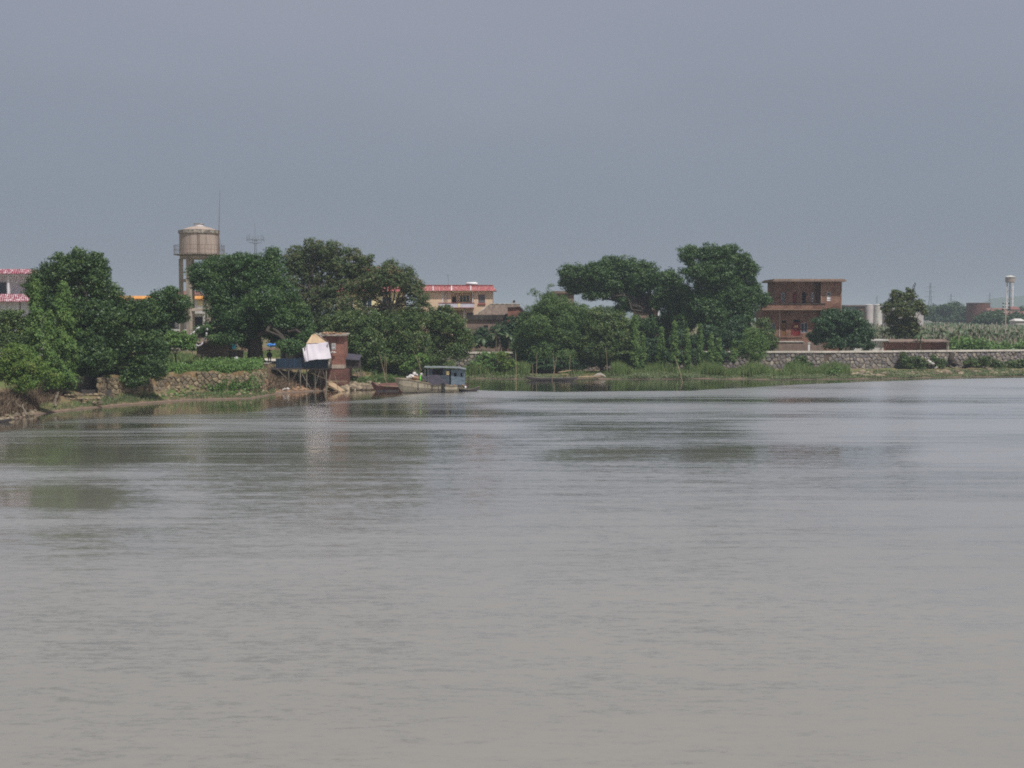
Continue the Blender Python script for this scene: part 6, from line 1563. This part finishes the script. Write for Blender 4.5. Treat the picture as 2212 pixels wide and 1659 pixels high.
tree('airy_tree', 'tall airy tree with visible branches right of the banyan', 'tree',
     [(640, 547, 20, 18), (678, 535, 28, 20), (715, 540, 28, 22), (755, 552, 26, 18), (788, 560, 20, 14), (648, 578, 22, 14), (700, 572, 30, 14), (758, 588, 34, 20), (635, 610, 16, 14), (692, 645, 38, 26), (655, 665, 34, 28), (725, 680, 42, 36), (735, 622, 32, 22), (690, 605, 24, 12), (665, 620, 28, 16), (700, 640, 30, 20), (765, 620, 24, 18), (625, 585, 14, 16), (640, 640, 24, 20), (680, 700, 34, 26), (735, 572, 28, 20), (640, 568, 24, 28), (668, 560, 28, 26), (700, 556, 30, 28), (770, 576, 28, 24), (665, 592, 30, 22), (620, 562, 12, 18), (728, 595, 30, 24), (790, 590, 24, 24)],
     216, (690, 216), .5, 'leaf_airy', 9, LT, (684, 640), leaf=.24, dens=135, clr=.6, fill=.12, twigs=4)
tree('airy_tree', 'rounded airy tree in front of the cream townhouse', 'tree',
     [(845, 578, 26, 20), (875, 594, 24, 22), (818, 588, 22, 16), (800, 608, 28, 16), (885, 625, 22, 20), (905, 640, 20, 20), (845, 660, 26, 10), (790, 640, 26, 16), (760, 660, 26, 26), (870, 650, 18, 10), (915, 655, 14, 16), (790, 672, 28, 14), (850, 608, 34, 16), (820, 625, 30, 14), (870, 672, 30, 16), (825, 668, 26, 14), (895, 668, 22, 14), (790, 622, 28, 14), (845, 600, 34, 26), (880, 612, 26, 24), (812, 606, 28, 22), (905, 620, 14, 18)],
     211, (840, 210), .4, 'leaf_airy', 10, LT, (845, 672), leaf=.24, dens=120, clr=.58, fill=.12, twigs=4)
tree('bushy_tree', 'dark bushy tree behind the brick hut roof', 'tree', [(760, 700, 40, 30), (800, 702, 40, 32), (745, 740, 30, 34), (790, 745, 42, 34), (822, 772, 30, 24), (780, 785, 22, 14), (735, 690, 20, 20), (715, 730, 24, 26), (690, 745, 22, 22), (710, 700, 26, 20), (800, 770, 24, 20)], 207, (785, 207), .3, 'leaf_mid', 12, LT, leaf=.27, dens=230)
tree('bushy_tree', 'bushy tree whose foliage hangs behind the cargo boat', 'tree', [(852, 700, 42, 32), (890, 692, 34, 28), (850, 745, 40, 34), (890, 740, 40, 32), (868, 778, 36, 20), (905, 772, 28, 18)], 209, (870, 210), .3, 'leaf_mid', 13, LT, leaf=.26, dens=230)
tree('bushy_tree', 'rounded bushy tree in front of the beige townhouse', 'tree', [(938, 688, 34, 25), (972, 698, 34, 24), (1000, 722, 24, 22), (940, 735, 38, 30), (985, 752, 30, 26), (940, 770, 34, 20), (1010, 745, 14, 14), (962, 668, 18, 8)], 218, (955, 218), .3, 'leaf_mid', 14, LT, leaf=.27, dens=230)
# bamboo clump
bam = tree('bamboo_clump', 'tall feathery bamboo clump behind the long skiff', 'bamboo',
     [(1185, 645, 18, 20), (1170, 668, 26, 20), (1212, 662, 34, 24), (1252, 672, 24, 20), (1142, 690, 22, 18), (1150, 713, 36, 26), (1200, 703, 44, 30), (1242, 713, 30, 28), (1142, 746, 30, 26), (1185, 745, 38, 28), (1225, 752, 26, 26), (1150, 770, 34, 16), (1200, 775, 34, 16), (1170, 690, 34, 24), (1225, 690, 34, 24), (1125, 720, 18, 22), (1165, 730, 34, 24), (1215, 730, 34, 24), (1120, 750, 18, 20), (1245, 745, 24, 24), (1240, 775, 24, 14), (1190, 660, 26, 24, -2), (1160, 700, 28, 24, -3), (1215, 720, 32, 26, -3), (1170, 755, 34, 22, -3), (1222, 765, 28, 16, -3)],
     243, (1195, 243), .25, 'leaf_bamboo', 15, None, (1195, 760), leaf=.34, asp=.3, dens=420, clr=.8, droop=.6, bark='culm')
rg = rng_(16); mb = MB(); lv_c, lv_n = [], []
for k in range(46):
    bx = U(rg.uniform(1140, 1245), 760, 243)[0]; by = 244 + rg.uniform(-1.5, 4); g = gzf(bx, by)
    tu, tv = rg.uniform(1125, 1265), rg.uniform(640, 700); tx, ty, tz = U(tu, tv, 243)
    lim = limb(mb, (bx, by, g - .2), (tx, by + rg.uniform(-2, 2), tz), .06, .02, rg, 6, .02, 5)
for (p0, p1, p2, p3) in (((1172, 700), (1160, 645), (1152, 622), (1143, 634)), ((1180, 690), (1170, 640), (1160, 628), (1150, 636)), ((1185, 680), (1180, 640), (1186, 616), (1195, 614)), ((1165, 700), (1150, 672), (1142, 660), (1134, 668))):
    q = [U(*p, 241.5) for p in (p0, p1, p2, p3)]; mb.tube(q, [.05, .035, .02, .01], 5)
    for (a, b) in zip(q[:-1], q[1:]):
        for s in np.linspace(0, 1, 14):
            c = np.array(a) * (1 - s) + np.array(b) * s
            for _ in range(5): lv_c.append(c + rg.normal(size=3) * np.array([.22, .22, .16]) - np.array([0, 0, .1])); lv_n.append(rg.normal(size=3) + np.array([0, -.4, .5]))
mb.build('culms', 'culm', bam, True)
V_, F_ = leaves(np.array(lv_c), np.array(lv_n), np.full(len(lv_c), .34), np.full(len(lv_c), .09), rg, np.tile(np.array([[0., 0, -1.]]), (len(lv_c), 1)))
mk('arching_tips', V_, F_, 'leaf_bamboo', bam, False, {'var': ('FACE', rg.random(len(lv_c))), 'clump': ('FACE', rg.random(len(lv_c)))})
tree('broadleaf_tree', 'round mid green tree right of the bamboo clump', 'tree',
     [(1288, 680, 24, 18), (1322, 688, 27, 20), (1350, 704, 20, 20), (1295, 714, 34, 26), (1332, 733, 33, 26), (1272, 745, 26, 26), (1300, 766, 32, 20), (1350, 752, 24, 22), (1378, 760, 20, 22), (1318, 712, 30, 24), (1355, 728, 26, 22), (1275, 700, 20, 18), (1320, 755, 34, 22), (1268, 770, 20, 16), (1345, 775, 26, 14)], 241, (1300, 241), .3, 'leaf_mid', 17, CT, leaf=.28, dens=260)
tree('spreading_tree', 'wide spreading tree with sky showing under its left arm', 'tree',
     [(1225, 588, 20, 18), (1220, 610, 14, 13), (1250, 594, 26, 23), (1285, 590, 28, 26), (1320, 578, 31, 25), (1355, 578, 30, 25), (1392, 585, 30, 22), (1280, 618, 28, 20), (1320, 618, 30, 20), (1348, 648, 18, 16), (1375, 632, 20, 9), (1402, 608, 26, 23), (1360, 614, 30, 23), (1330, 640, 12, 10), (1340, 666, 14, 10), (1308, 638, 16, 10), (1358, 660, 18, 14), (1398, 648, 20, 18), (1300, 600, 34, 28), (1345, 598, 34, 30), (1385, 606, 30, 26), (1250, 612, 24, 20), (1240, 624, 22, 13), (1278, 638, 20, 11), (1236, 600, 20, 20)],
     272, (1412, 270), .65, 'leaf_banyan', 18, CT, (1405, 675), leaf=.3, dens=280, clr=.8)
tree('spreading_tree', 'dark tree joining the two biggest crowns of the right bank', 'tree',
     [(1432, 602, 22, 20), (1455, 606, 24, 24), (1440, 636, 28, 24), (1420, 655, 14, 16), (1452, 670, 28, 28), (1480, 650, 22, 28), (1440, 700, 26, 22), (1475, 700, 24, 22), (1405, 705, 22, 24), (1395, 735, 24, 18), (1380, 700, 18, 18), (1465, 680, 24, 22), (1440, 735, 26, 20)], 268, (1440, 268), .5, 'leaf_banyan', 19, CT, (1442, 720), leaf=.34, dens=270, clr=.85)
tree('spreading_tree', 'tallest massive round tree beside the brick house', 'tree',
     [(1488, 550, 23, 21), (1530, 549, 28, 24), (1570, 549, 30, 23), (1604, 564, 20, 20), (1624, 586, 17, 20), (1502, 588, 32, 22), (1550, 590, 40, 30), (1600, 606, 34, 30), (1630, 628, 16, 20), (1650, 648, 16, 17), (1520, 638, 38, 28), (1570, 650, 40, 32), (1608, 660, 26, 30), (1548, 690, 40, 28), (1600, 695, 28, 24), (1503, 680, 28, 24), (1480, 700, 22, 24), (1530, 665, 36, 28), (1535, 600, 34, 26), (1580, 630, 34, 26), (1575, 712, 30, 20), (1500, 655, 26, 24), (1478, 625, 14, 14), (1615, 640, 22, 22)],
     263, (1530, 262), .9, 'leaf_banyan', 20, CT, (1535, 705), leaf=.3, dens=280, clr=.8)
tree('bushy_tree', 'dark low tree under the tallest tree', 'tree', [(1580, 728, 28, 22), (1555, 735, 26, 20), (1610, 735, 22, 18), (1500, 740, 24, 18), (1470, 735, 22, 22), (1530, 722, 26, 20), (1590, 700, 24, 18)], 256, (1560, 256), .2, 'leaf_mango', 24, CT, leaf=.3)
tree('bushy_tree', 'pale green willowy tree left of the brick house', 'tree', [(1625, 722, 18, 18), (1615, 745, 22, 20), (1640, 742, 20, 22), (1600, 760, 18, 14), (1630, 765, 24, 14)], 247, (1622, 247), .15, 'leaf_conifer', 25, CT, leaf=.26, asp=.3, droop=.4)
tree('bushy_tree', 'fresh green tree against the brick house left corner', 'tree', [(1650, 700, 14, 14), (1655, 722, 20, 18), (1662, 742, 18, 18), (1648, 755, 18, 12)], 256, (1655, 256), .15, 'leaf_mid', 26, CT, leaf=.26)
tree('mango_tree', 'broad domed deep green tree in front of the brick house right corner', 'tree',
     [(1800, 684, 28, 20), (1835, 692, 26, 20), (1775, 704, 26, 22), (1860, 708, 22, 18), (1815, 714, 34, 24), (1764, 728, 20, 16), (1800, 740, 30, 14), (1845, 735, 30, 18), (1872, 724, 16, 16)], 259, (1815, 259.5), .3, 'leaf_mango', 27, CT, leaf=.34, dens=270, clr=.6, flat=.8)
tree('olive_tree', 'olive brown rounded tree standing alone above the long shed', 'tree',
     [(1940, 644, 20, 19), (1965, 640, 18, 17), (1984, 660, 15, 15), (1994, 672, 9, 9), (1950, 668, 28, 20), (1914, 666, 11, 14), (1930, 690, 18, 16), (1965, 700, 28, 20), (1940, 714, 22, 16), (1978, 718, 16, 13)], 277, (1955, 277), .3, 'leaf_olive', 28, CT, leaf=.32, dens=270, clr=.6)
bush('shrub', 'small round dark green shrub in front of the white shed wall', 'shrub', [(1880, 746, 11, 9), (1874, 753, 12, 6)], 266.5, 'leaf_mango', 29, leaf=.24, clr=.35)
# slim conifers on the right bank
for i, (u, vt, hw, lab) in enumerate([(1371, 684, 13, 'tallest slim conifer at the left end of the conifer row'), (1389, 727, 8, 'small thin conifer right of the tallest slim one'), (1429, 709, 12, 'broad slim conifer left of the leaning water pole'),
                               (1457, 695, 12, 'slim conifer directly behind the leaning water pole'), (1484, 710, 10, 'slim conifer just right of the leaning water pole'), (1512, 702, 9, 'tall narrow conifer at the middle of the row'),
                               (1536, 725, 11, 'short conifer, left one of the touching pair'), (1553, 732, 9, 'short conifer, right one of the touching pair'), (1586, 736, 8, 'smallest conifer at the right end of the row')]):
    conifer('young_cypress', lab, u, vt, 798 if u < 1560 else 785, hw, 239 + (i % 3) * 1.5, 100 + i, 'leaf_conifer', 'slim conifers on the right bank', 1.1, leaf=.26, lean=.2 * math.sin(i))
# shrubs and understorey behind and before the levee
for i, (bl, D_, mt, lab) in enumerate([([(1030, 735, 22, 16), (1060, 738, 24, 14), (1095, 735, 18, 18), (1080, 715, 20, 18), (1105, 705, 18, 22), (1040, 720, 18, 14), (1120, 725, 20, 20), (1125, 690, 14, 16)], 253, 'leaf_mango', 'dark shrubs behind the embankment below the old house'),
                                 ([(1050, 775, 26, 16), (1030, 790, 20, 12), (1075, 792, 24, 12)], 236, 'leaf_light', 'bright green shrub before the embankment end'),
                                 ([(1100, 788, 22, 12), (1085, 770, 14, 14)], 235, 'leaf_bush', 'brownish green shrub left of the bamboo'),
                                 ([(1410, 745, 18, 16), (1395, 765, 16, 14), (1430, 765, 18, 14)], 250, 'leaf_mango', 'dark shrub under the spreading trees'),
                                 ([(1730, 778, 14, 10), (1718, 790, 18, 8), (1742, 788, 14, 8)], 243, 'leaf_mid', 'dark green shrub at the embankment wall foot beside the reeds'),
                                 ([(1808, 797, 12, 6), (1798, 803, 12, 5)], 233, 'leaf_light', 'small bright shrub on the bank below the embankment'),
                                 ([(905, 775, 20, 14), (880, 790, 16, 10)], 206, 'leaf_light', 'low green bush beside the cargo boat poles'),
                                 ([(1180, 786, 42, 13), (1240, 788, 34, 12), (1210, 775, 34, 12)], 241, 'leaf_mango', 'dark undergrowth below the bamboo clump'),
                                 ([(1290, 783, 34, 13), (1340, 780, 34, 14), (1320, 770, 30, 14), (1375, 778, 24, 16)], 242, 'leaf_mango', 'dark undergrowth below the round green tree'),
                                 ([(1425, 772, 30, 18), (1470, 770, 26, 18), (1510, 772, 26, 18), (1555, 770, 30, 16)], 245, 'leaf_mango', 'dark hedge behind the slim conifers')]):
    bush('shrub', lab, 'shrub', bl, D_, mt, 200 + i, leaf=.25, clr=.5)
for i, (bl, lab) in enumerate([([(1955, 783, 16, 16), (1975, 778, 14, 12), (1990, 786, 16, 12), (1965, 795, 20, 8), (1950, 770, 6, 10)], 'leafy vine mass on the embankment below the long shed'),
                         ([(2015, 780, 12, 12), (2035, 784, 14, 12), (2028, 795, 18, 8)], 'vine mass right of the tangled white plastic'),
                         ([(2100, 785, 18, 12), (2130, 780, 18, 12), (2155, 788, 18, 10)], 'creeper on the embankment left of the right picture edge'),
                         ([(2185, 788, 20, 12), (2215, 786, 20, 14)], 'creeper on the embankment at the right picture edge')]):
    Dv = float(Dl(bl[0][0] * K)) - 1.6
    bush('creeper', lab, 'creeper', bl, Dv, 'leaf_mid', 230 + i, 'creepers on the embankment', leaf=.28, clr=.5, depth=.4)
# far trees on the plain
rg = rng_(300)
FT = [(893, 309, 10, 6), (902, 310, 12, 5), (912, 308, 12, 7), (922, 309, 13, 6), (935, 310, 14, 6), (945, 309, 13, 7), (957, 308, 16, 8), (969, 311, 12, 6), (1000, 315, 18, 7), (986, 317, 14, 6), (1016, 317, 12, 6), (1028, 312, 16, 8), (1045, 311, 18, 8), (1062, 312, 16, 7)]
FL = ['leftmost hazy tree beyond the banana field', 'hazy tree second from the left beyond the field', 'hazy tree right of the warehouse', 'hazy tree below the tallest pylon', 'hazy tree between two faint pylons', 'hazy tree below the second pylon',
      'hazy domed tree, highest left of the brick tank', 'hazy tree touching the brick tank left side', 'broad green tree right in front of the brick tank', 'hazy tree hiding the brick tank foot', 'hazy tree below the far red roofs', 'hazy tree at the right picture edge', 'hazy tree beyond the right picture edge', 'hazy tree far beyond the right picture edge']
for i, ((px, py, hw, hh), lab) in enumerate(zip(FT, FL)):
    D_ = 700 if py > 314 else 860 + 15 * (i % 5)
    bl = [((px + dx * hw) / K, (py + dy * hh) / K, hw * s / K, hh * s / K) for dx, dy, s in ((-.4, .3, .6), (.4, .35, .6), (0, -.1, .65), (0, .7, .7), (-.6, .9, .5), (.6, .9, .5), (-.7, 1.3, .5), (.7, 1.3, .5), (0, 1.3, .6))]
    tree('distant_tree', lab, 'tree', bl, D_, (px / K, D_), .4, 'leaf_far', 310 + i, 'hazy trees on the far plain', leaf=1.1, dens=150, clr=2.2, gzoff=-.2)
for i, (px, lab) in enumerate([(907.5, 'hazy pointed tree, left of the two far spires'), (913.8, 'hazy pointed tree, right of the two far spires')]):
    conifer('distant_conifer', lab, px / K, 300.5 / K if i else 301.5 / K, 318 / K, 4, 900, 330 + i, 'leaf_far', 'hazy spires on the far plain', .05, leaf=1.0)
for i, (px, lab_) in enumerate(((598, 'hazy tree seen under the left arm of the spreading tree'), (612, 'hazy tree seen low under the middle of the spreading tree'), (765, 'hazy tree in the narrow gap left of the brick house'), (848, 'hazy tree just right of the brick house roof'))):
    D_ = 620 + 40 * (i % 3); hw, hh = 16, 6; py = 311 + (i % 2)
    bl = [((px + dx * hw) / K, (py + dy * hh) / K, hw * s / K, hh * s / K) for dx, dy, s in ((-.4, .3, .6), (.4, .35, .6), (0, -.1, .65), (0, .7, .7))]
    tree('distant_tree', lab_, 'tree', bl, D_, (px / K, D_), .4, 'leaf_far', 340 + i, 'background trees behind the right bank', leaf=1.1, dens=150, clr=2.2)

# ================================================================== BANANA PLANTS
def banana_arrays(rg, H=2.4, nl=9, L=2.1, wid=.55):
    """returns stem MB and list of leaf (V,F)"""
    st = MB(); st.tube([(0, 0, -.1), (.02, 0, H * .5), (.05, .03, H)], [.16, .13, .08], 7)
    lv = []
    for k in range(nl):
        a = k * 2.399 + rg.uniform(-.3, .3); el = rg.uniform(.35, 1.35) if k else 1.45; Lk = L * rg.uniform(.7, 1.1); n = 7
        vs, fs = [], []
        x, z = .05, H - .1; th = el
        for i in range(n + 1):
            s = i / n; w = wid * .5 * math.sin(math.pi * min(1, .08 + s * .9)) ** .6 * rg.uniform(.75, 1.0)
            c, sn = math.cos(a), math.sin(a)
            for sg in (-1, 0, 1): vs.append((x * c - sg * w * sn, x * sn + sg * w * c, z - abs(sg) * w * .35))
            x += math.cos(th) * Lk / n; z += math.sin(th) * Lk / n; th -= (.20 + .16 * (1 - el / 1.5)) * 1.1
        for i in range(n):
            for j in range(2): q = i * 3 + j; fs.append((q, q + 3, q + 4, q + 1))
        lv.append((np.array(vs), np.array(fs)))
    return st, lv
def banana_proto(seed, nleaf_children=False, prop=True, **kw):
    rg = rng_(seed); st, lv = banana_arrays(rg, **kw)
    t = thing('banana_plant', 'banana plant', 'banana plant', (0, 0, 0), 'banana plants in the field')
    st.build('stem', 'banana_stem', t, True)
    if nleaf_children:
        for V, Fc in lv: mk('leaf', V, Fc, 'banana', t, True, {'var': ('FACE', rg.random(len(Fc))), 'clump': ('FACE', np.full(len(Fc), rg.random()))})
    else:
        V, Fc = merge(lv); mk('leaves', V, Fc, 'banana', t, True, {'var': ('FACE', rg.random(len(Fc))), 'clump': ('FACE', rg.random(len(Fc)))})
    if prop:
        for k in range(2): MB().tube([(.9 * (k - .45), -.5 + k * .8, -.2), (.12 + .5 * (k - .5), 0, 4.1 + rg.uniform(-.4, .9))], .085, 5).build('prop_pole', 'prop', t)
    return t
# individual near ones
near = [(1988 * K, 268.5, 1.15, 'banana plant with one upright bright leaf right of the olive tree', 3.0, 0), (2070 * K, 270, 1.3, 'tall lone banana plant with spreading dark leaves behind the embankment', 3.6, 1), (1045 * K, 250.5, 1.1, 'banana plant with drooping leaves below the old house wall', 2.8, 2),
        (1072 * K, 250, 1.25, 'banana plant with raised leaves right below the old tiled roof', 3.2, 3), (1100 * K, 249.5, 1.1, 'banana plant half hidden by the bamboo left side', 3.0, 4), (1016 * K, 252, .9, 'small banana plant left of the drooping one', 2.0, 5), (2030 * K, 271, .95, 'short banana plant between the two tall ones', 1.8, 6)]
for (px, D_, sc, lab, H, s) in near:
    t = banana_proto(400 + s, True, False, H=H)
    x_ = (px - 512) / F * D_; t.location = (x_, D_, gzf(x_, D_) - .1); t.scale = (sc,) * 3; t['label'] = lab; t['group'] = 'banana plants by the houses'
protos = [banana_proto(420 + i, H=2.7 + .22 * i, L=1.9, nl=8) for i in range(5)]
rg = rng_(430)
pts = []
yy = 284.0
while yy < 900:
    step = 4.0 if yy < 420 else 7.5
    px0, px1 = 842, 1120
    xx = (px0 - 512) / F * yy + rg.uniform(0, 2)
    while xx < (px1 - 512) / F * yy:
        pts.append((xx + rg.uniform(-.7, .7), yy + rg.uniform(-1, 1))); xx += step * .95
    yy += step * .9
pts = [p for p in pts if not (600 < p[1] < 645 and 512 + F * p[0] / p[1] < 930)]
vis = [p for p in pts if 512 + F * p[0] / p[1] < 1030]
vis.sort(key=lambda p: p[1]); ind = vis[:290]; rest = vis[290:] + [p for p in pts if 512 + F * p[0] / p[1] >= 1030]
for i, (x_, y_) in enumerate(ind):
    src = protos[i % 5]
    t = src if i < 5 else copy_tree(src)
    t.location = (x_, y_, gzf(x_, y_) - .1); t.rotation_euler = (0, 0, rg.uniform(0, 6.28)); t.scale = (rg.uniform(.85, 1.2),) * 3
    t['label'] = 'propped banana plant standing in the rows of the hazy banana field'
rows = []
tmpl = []
for s in range(4):
    rr = rng_(440 + s); st, lv = banana_arrays(rr, 2.4, 6, 2.2, .7); V, Fc = merge(lv)
    V2 = np.array(st.v); F2 = np.array([f for f in st.f if len(f) == 4]); tmpl.append(merge([(V, Fc), (V2, F2)]))
for (x_, y_) in rest:
    V, Fc = tmpl[rg.integers(4)]; a = rg.uniform(0, 6.28); s = rg.uniform(.9, 1.3)
    Rm = np.array([[math.cos(a), -math.sin(a), 0], [math.sin(a), math.cos(a), 0], [0, 0, 1]])
    rows.append((V @ Rm.T * s + np.array([x_, y_, gzf(x_, y_) - .1]), Fc))
V, Fc = merge(rows)
tag(mk('banana_rows', V, Fc, 'banana', None, True, {'var': ('FACE', rg.random(len(Fc))), 'clump': ('FACE', rg.random(len(Fc)))}), 'far rows of the banana field fading into haze', 'banana plants', None, 'stuff')

# ================================================================== GRASS AND GROUND COVER
def grass(name, lab, specs, mat, seed, w=.07, lean=.35):
    rg = rng_(seed); parts = []
    for (p0, p1, t0, t1, n, h0, h1, lv_) in specs:
        xs_, ys_ = strip_pts(p0, p1, t0, t1, n, rg, lv_)
        # clumpiness
        k = np.sin(xs_ * 1.3) * np.sin(ys_ * 1.1 + xs_ * .4) + np.sin(xs_ * .37 + 1) * .6
        m = rg.random(n) < np.clip(.55 + .45 * k, .12, 1); xs_, ys_ = xs_[m], ys_[m]
        parts.append(blades(xs_, ys_, rg.uniform(h0, h1, len(xs_)) * (.75 + .3 * np.sin(xs_ * .8)), rg, w, lean))
    V, Fc = merge(parts); nf = len(Fc)
    return tag(mk(name, V, Fc, mat, None, False, {'var': ('FACE', rg.random(nf)), 'clump': ('FACE', rg.random(nf))}), lab, 'grass', None, 'stuff')
def cover(name, lab, specs, mat, seed, leaf=.18):
    """low leafy herbs: small leaf clumps scattered on the ground"""
    rg = rng_(seed); Cs, Ns = [], []
    for (p0, p1, t0, t1, n, h, lv_) in specs:
        xs_, ys_ = strip_pts(p0, p1, t0, t1, n, rg, lv_)
        k = np.sin(xs_ * .9 + 2) * np.sin(ys_ * .8) + .6 * np.sin(xs_ * .31); m = rg.random(n) < np.clip(.5 + .5 * k, .06, 1); xs_, ys_ = xs_[m], ys_[m]
        hh = h * rg.uniform(.4, 1.2, len(xs_)) * (.7 + .5 * np.clip(k[m], -.5, 1)); idx = np.repeat(np.arange(len(xs_)), 9)
        q = rg.normal(size=(len(idx), 3)) * .16; z_ = gz(xs_, ys_)[idx] + rg.random(len(idx)) * hh[idx] + .03
        Cs.append(np.stack([xs_[idx] + q[:, 0], ys_[idx] + q[:, 1], z_], 1)); Ns.append(rg.normal(size=(len(idx), 3)) * .6 + np.array([0, -.2, .8]))
    Cn, N = np.concatenate(Cs), np.concatenate(Ns); sz = leaf * rg.uniform(.6, 1.5, len(Cn))
    V, Fc = leaves(Cn, N, sz, sz * .45, rg); nf = len(Fc)
    return tag(mk(name, V, Fc, mat, None, False, {'var': ('FACE', rg.random(nf)), 'clump': ('FACE', rg.random(nf))}), lab, 'plants', None, 'stuff')
grass('reeds', 'tall green reeds growing before the embankment', [(612, 800, 6, 15, 22000, 1.1, 2.8, False), (785, 850, 10, 24, 6500, .8, 2.4, False), (462, 530, 5, 14, 9000, 1.0, 2.6, False), (560, 620, 8, 16, 1500, .5, 1.4, False)], 'reed', 501, .08, .3)
grass('bank_grass', 'short rough grass along the right bank', [(600, 1100, 2.2, 20, 60000, .15, .6, False), (460, 600, 1.5, 8, 5000, .2, .7, False)], 'herb', 502, .07, .5)
cover('bank_herbs', 'low green weeds along the right water edge', [(605, 1100, 1.6, 14, 16000, .5, False), (612, 700, 1.2, 6, 2200, .75, False), (455, 560, 1.2, 7, 1800, .5, False)], 'herb', 503, .2)
cover('creeping_plants', 'bright green creeping plants over the top of the crumbling wall', [(150, 262, 4.9, 16, 6000, 1.1, False), (200, 262, 4.3, 5.6, 1200, .5, False), (120, 262, 2.5, 4.4, 350, .3, False), (110, 160, 6.2, 12, 900, .6, False)], 'leaf_light', 504, .24)
grass('wall_foot_grass', 'grass tufts at the foot of the crumbling wall', [(98, 275, .8, 3.9, 9000, .2, .8, False), (38, 98, .8, 4, 2200, .15, .6, False)], 'herb', 505, .05, .4)
grass('yard_grass', 'green grass yard seen past the banyan trunk', [(225, 300, 50, 95, 9000, .3, .9, False), (120, 232, 8, 60, 22000, .5, 1.6, False)], 'reed', 506, .12, .4)
grass('dry_brush', 'tangled dry brown brush on the far left shore', [(-30, 38, 1.5, 9, 7000, .5, 1.9, False), (38, 60, 4, 10, 900, .4, 1.2, False)], 'dry', 507, .06, .8)
grass('dry_brush', 'dead brown brush on the slope left of the stilt hut', [(250, 292, 2.5, 10, 3600, .5, 1.5, False), (292, 335, 3, 9, 1600, .3, .9, False)], 'dry', 508, .05, .8)
cover('shore_plants', 'mixed green weeds behind the cargo boat and wreck', [(345, 470, 3.5, 20, 6500, .8, False)], 'leaf_mid', 509, .22)
cover('taro_patch', 'bright leafy plants just behind the embankment', [(951, 1060, 4, 16, 6500, 2.4, True)], 'leaf_light', 510, .5)
grass('levee_top_plants', 'green plants showing above the embankment cap', [(455, 560, 2, 9, 3000, .6, 1.5, True), (770, 905, 2, 6, 1200, .4, 1.2, True), (600, 770, 2, 8, 2500, .5, 1.6, True)], 'reed', 511, .1, .5)

# ================================================================== HAZE
m = bpy.data.materials.new('haze air'); m.use_nodes = True; nn, ll = m.node_tree.nodes, m.node_tree.links; nn.clear()
oo = nn.new('ShaderNodeOutputMaterial'); pv_ = nn.new('ShaderNodeVolumePrincipled'); ll.new(pv_.outputs[0], oo.inputs['Volume'])
pv_.inputs['Color'].default_value = (.50, .58, .68, 1); pv_.inputs['Density'].default_value = .00024; pv_.inputs['Anisotropy'].default_value = 0
hb = MB().box(-7000, 7000, -120, 9800, -6, 95)
tag(hb.build('haze', m), 'pale haze filling the air over river and plain', 'haze', None, 'stuff')
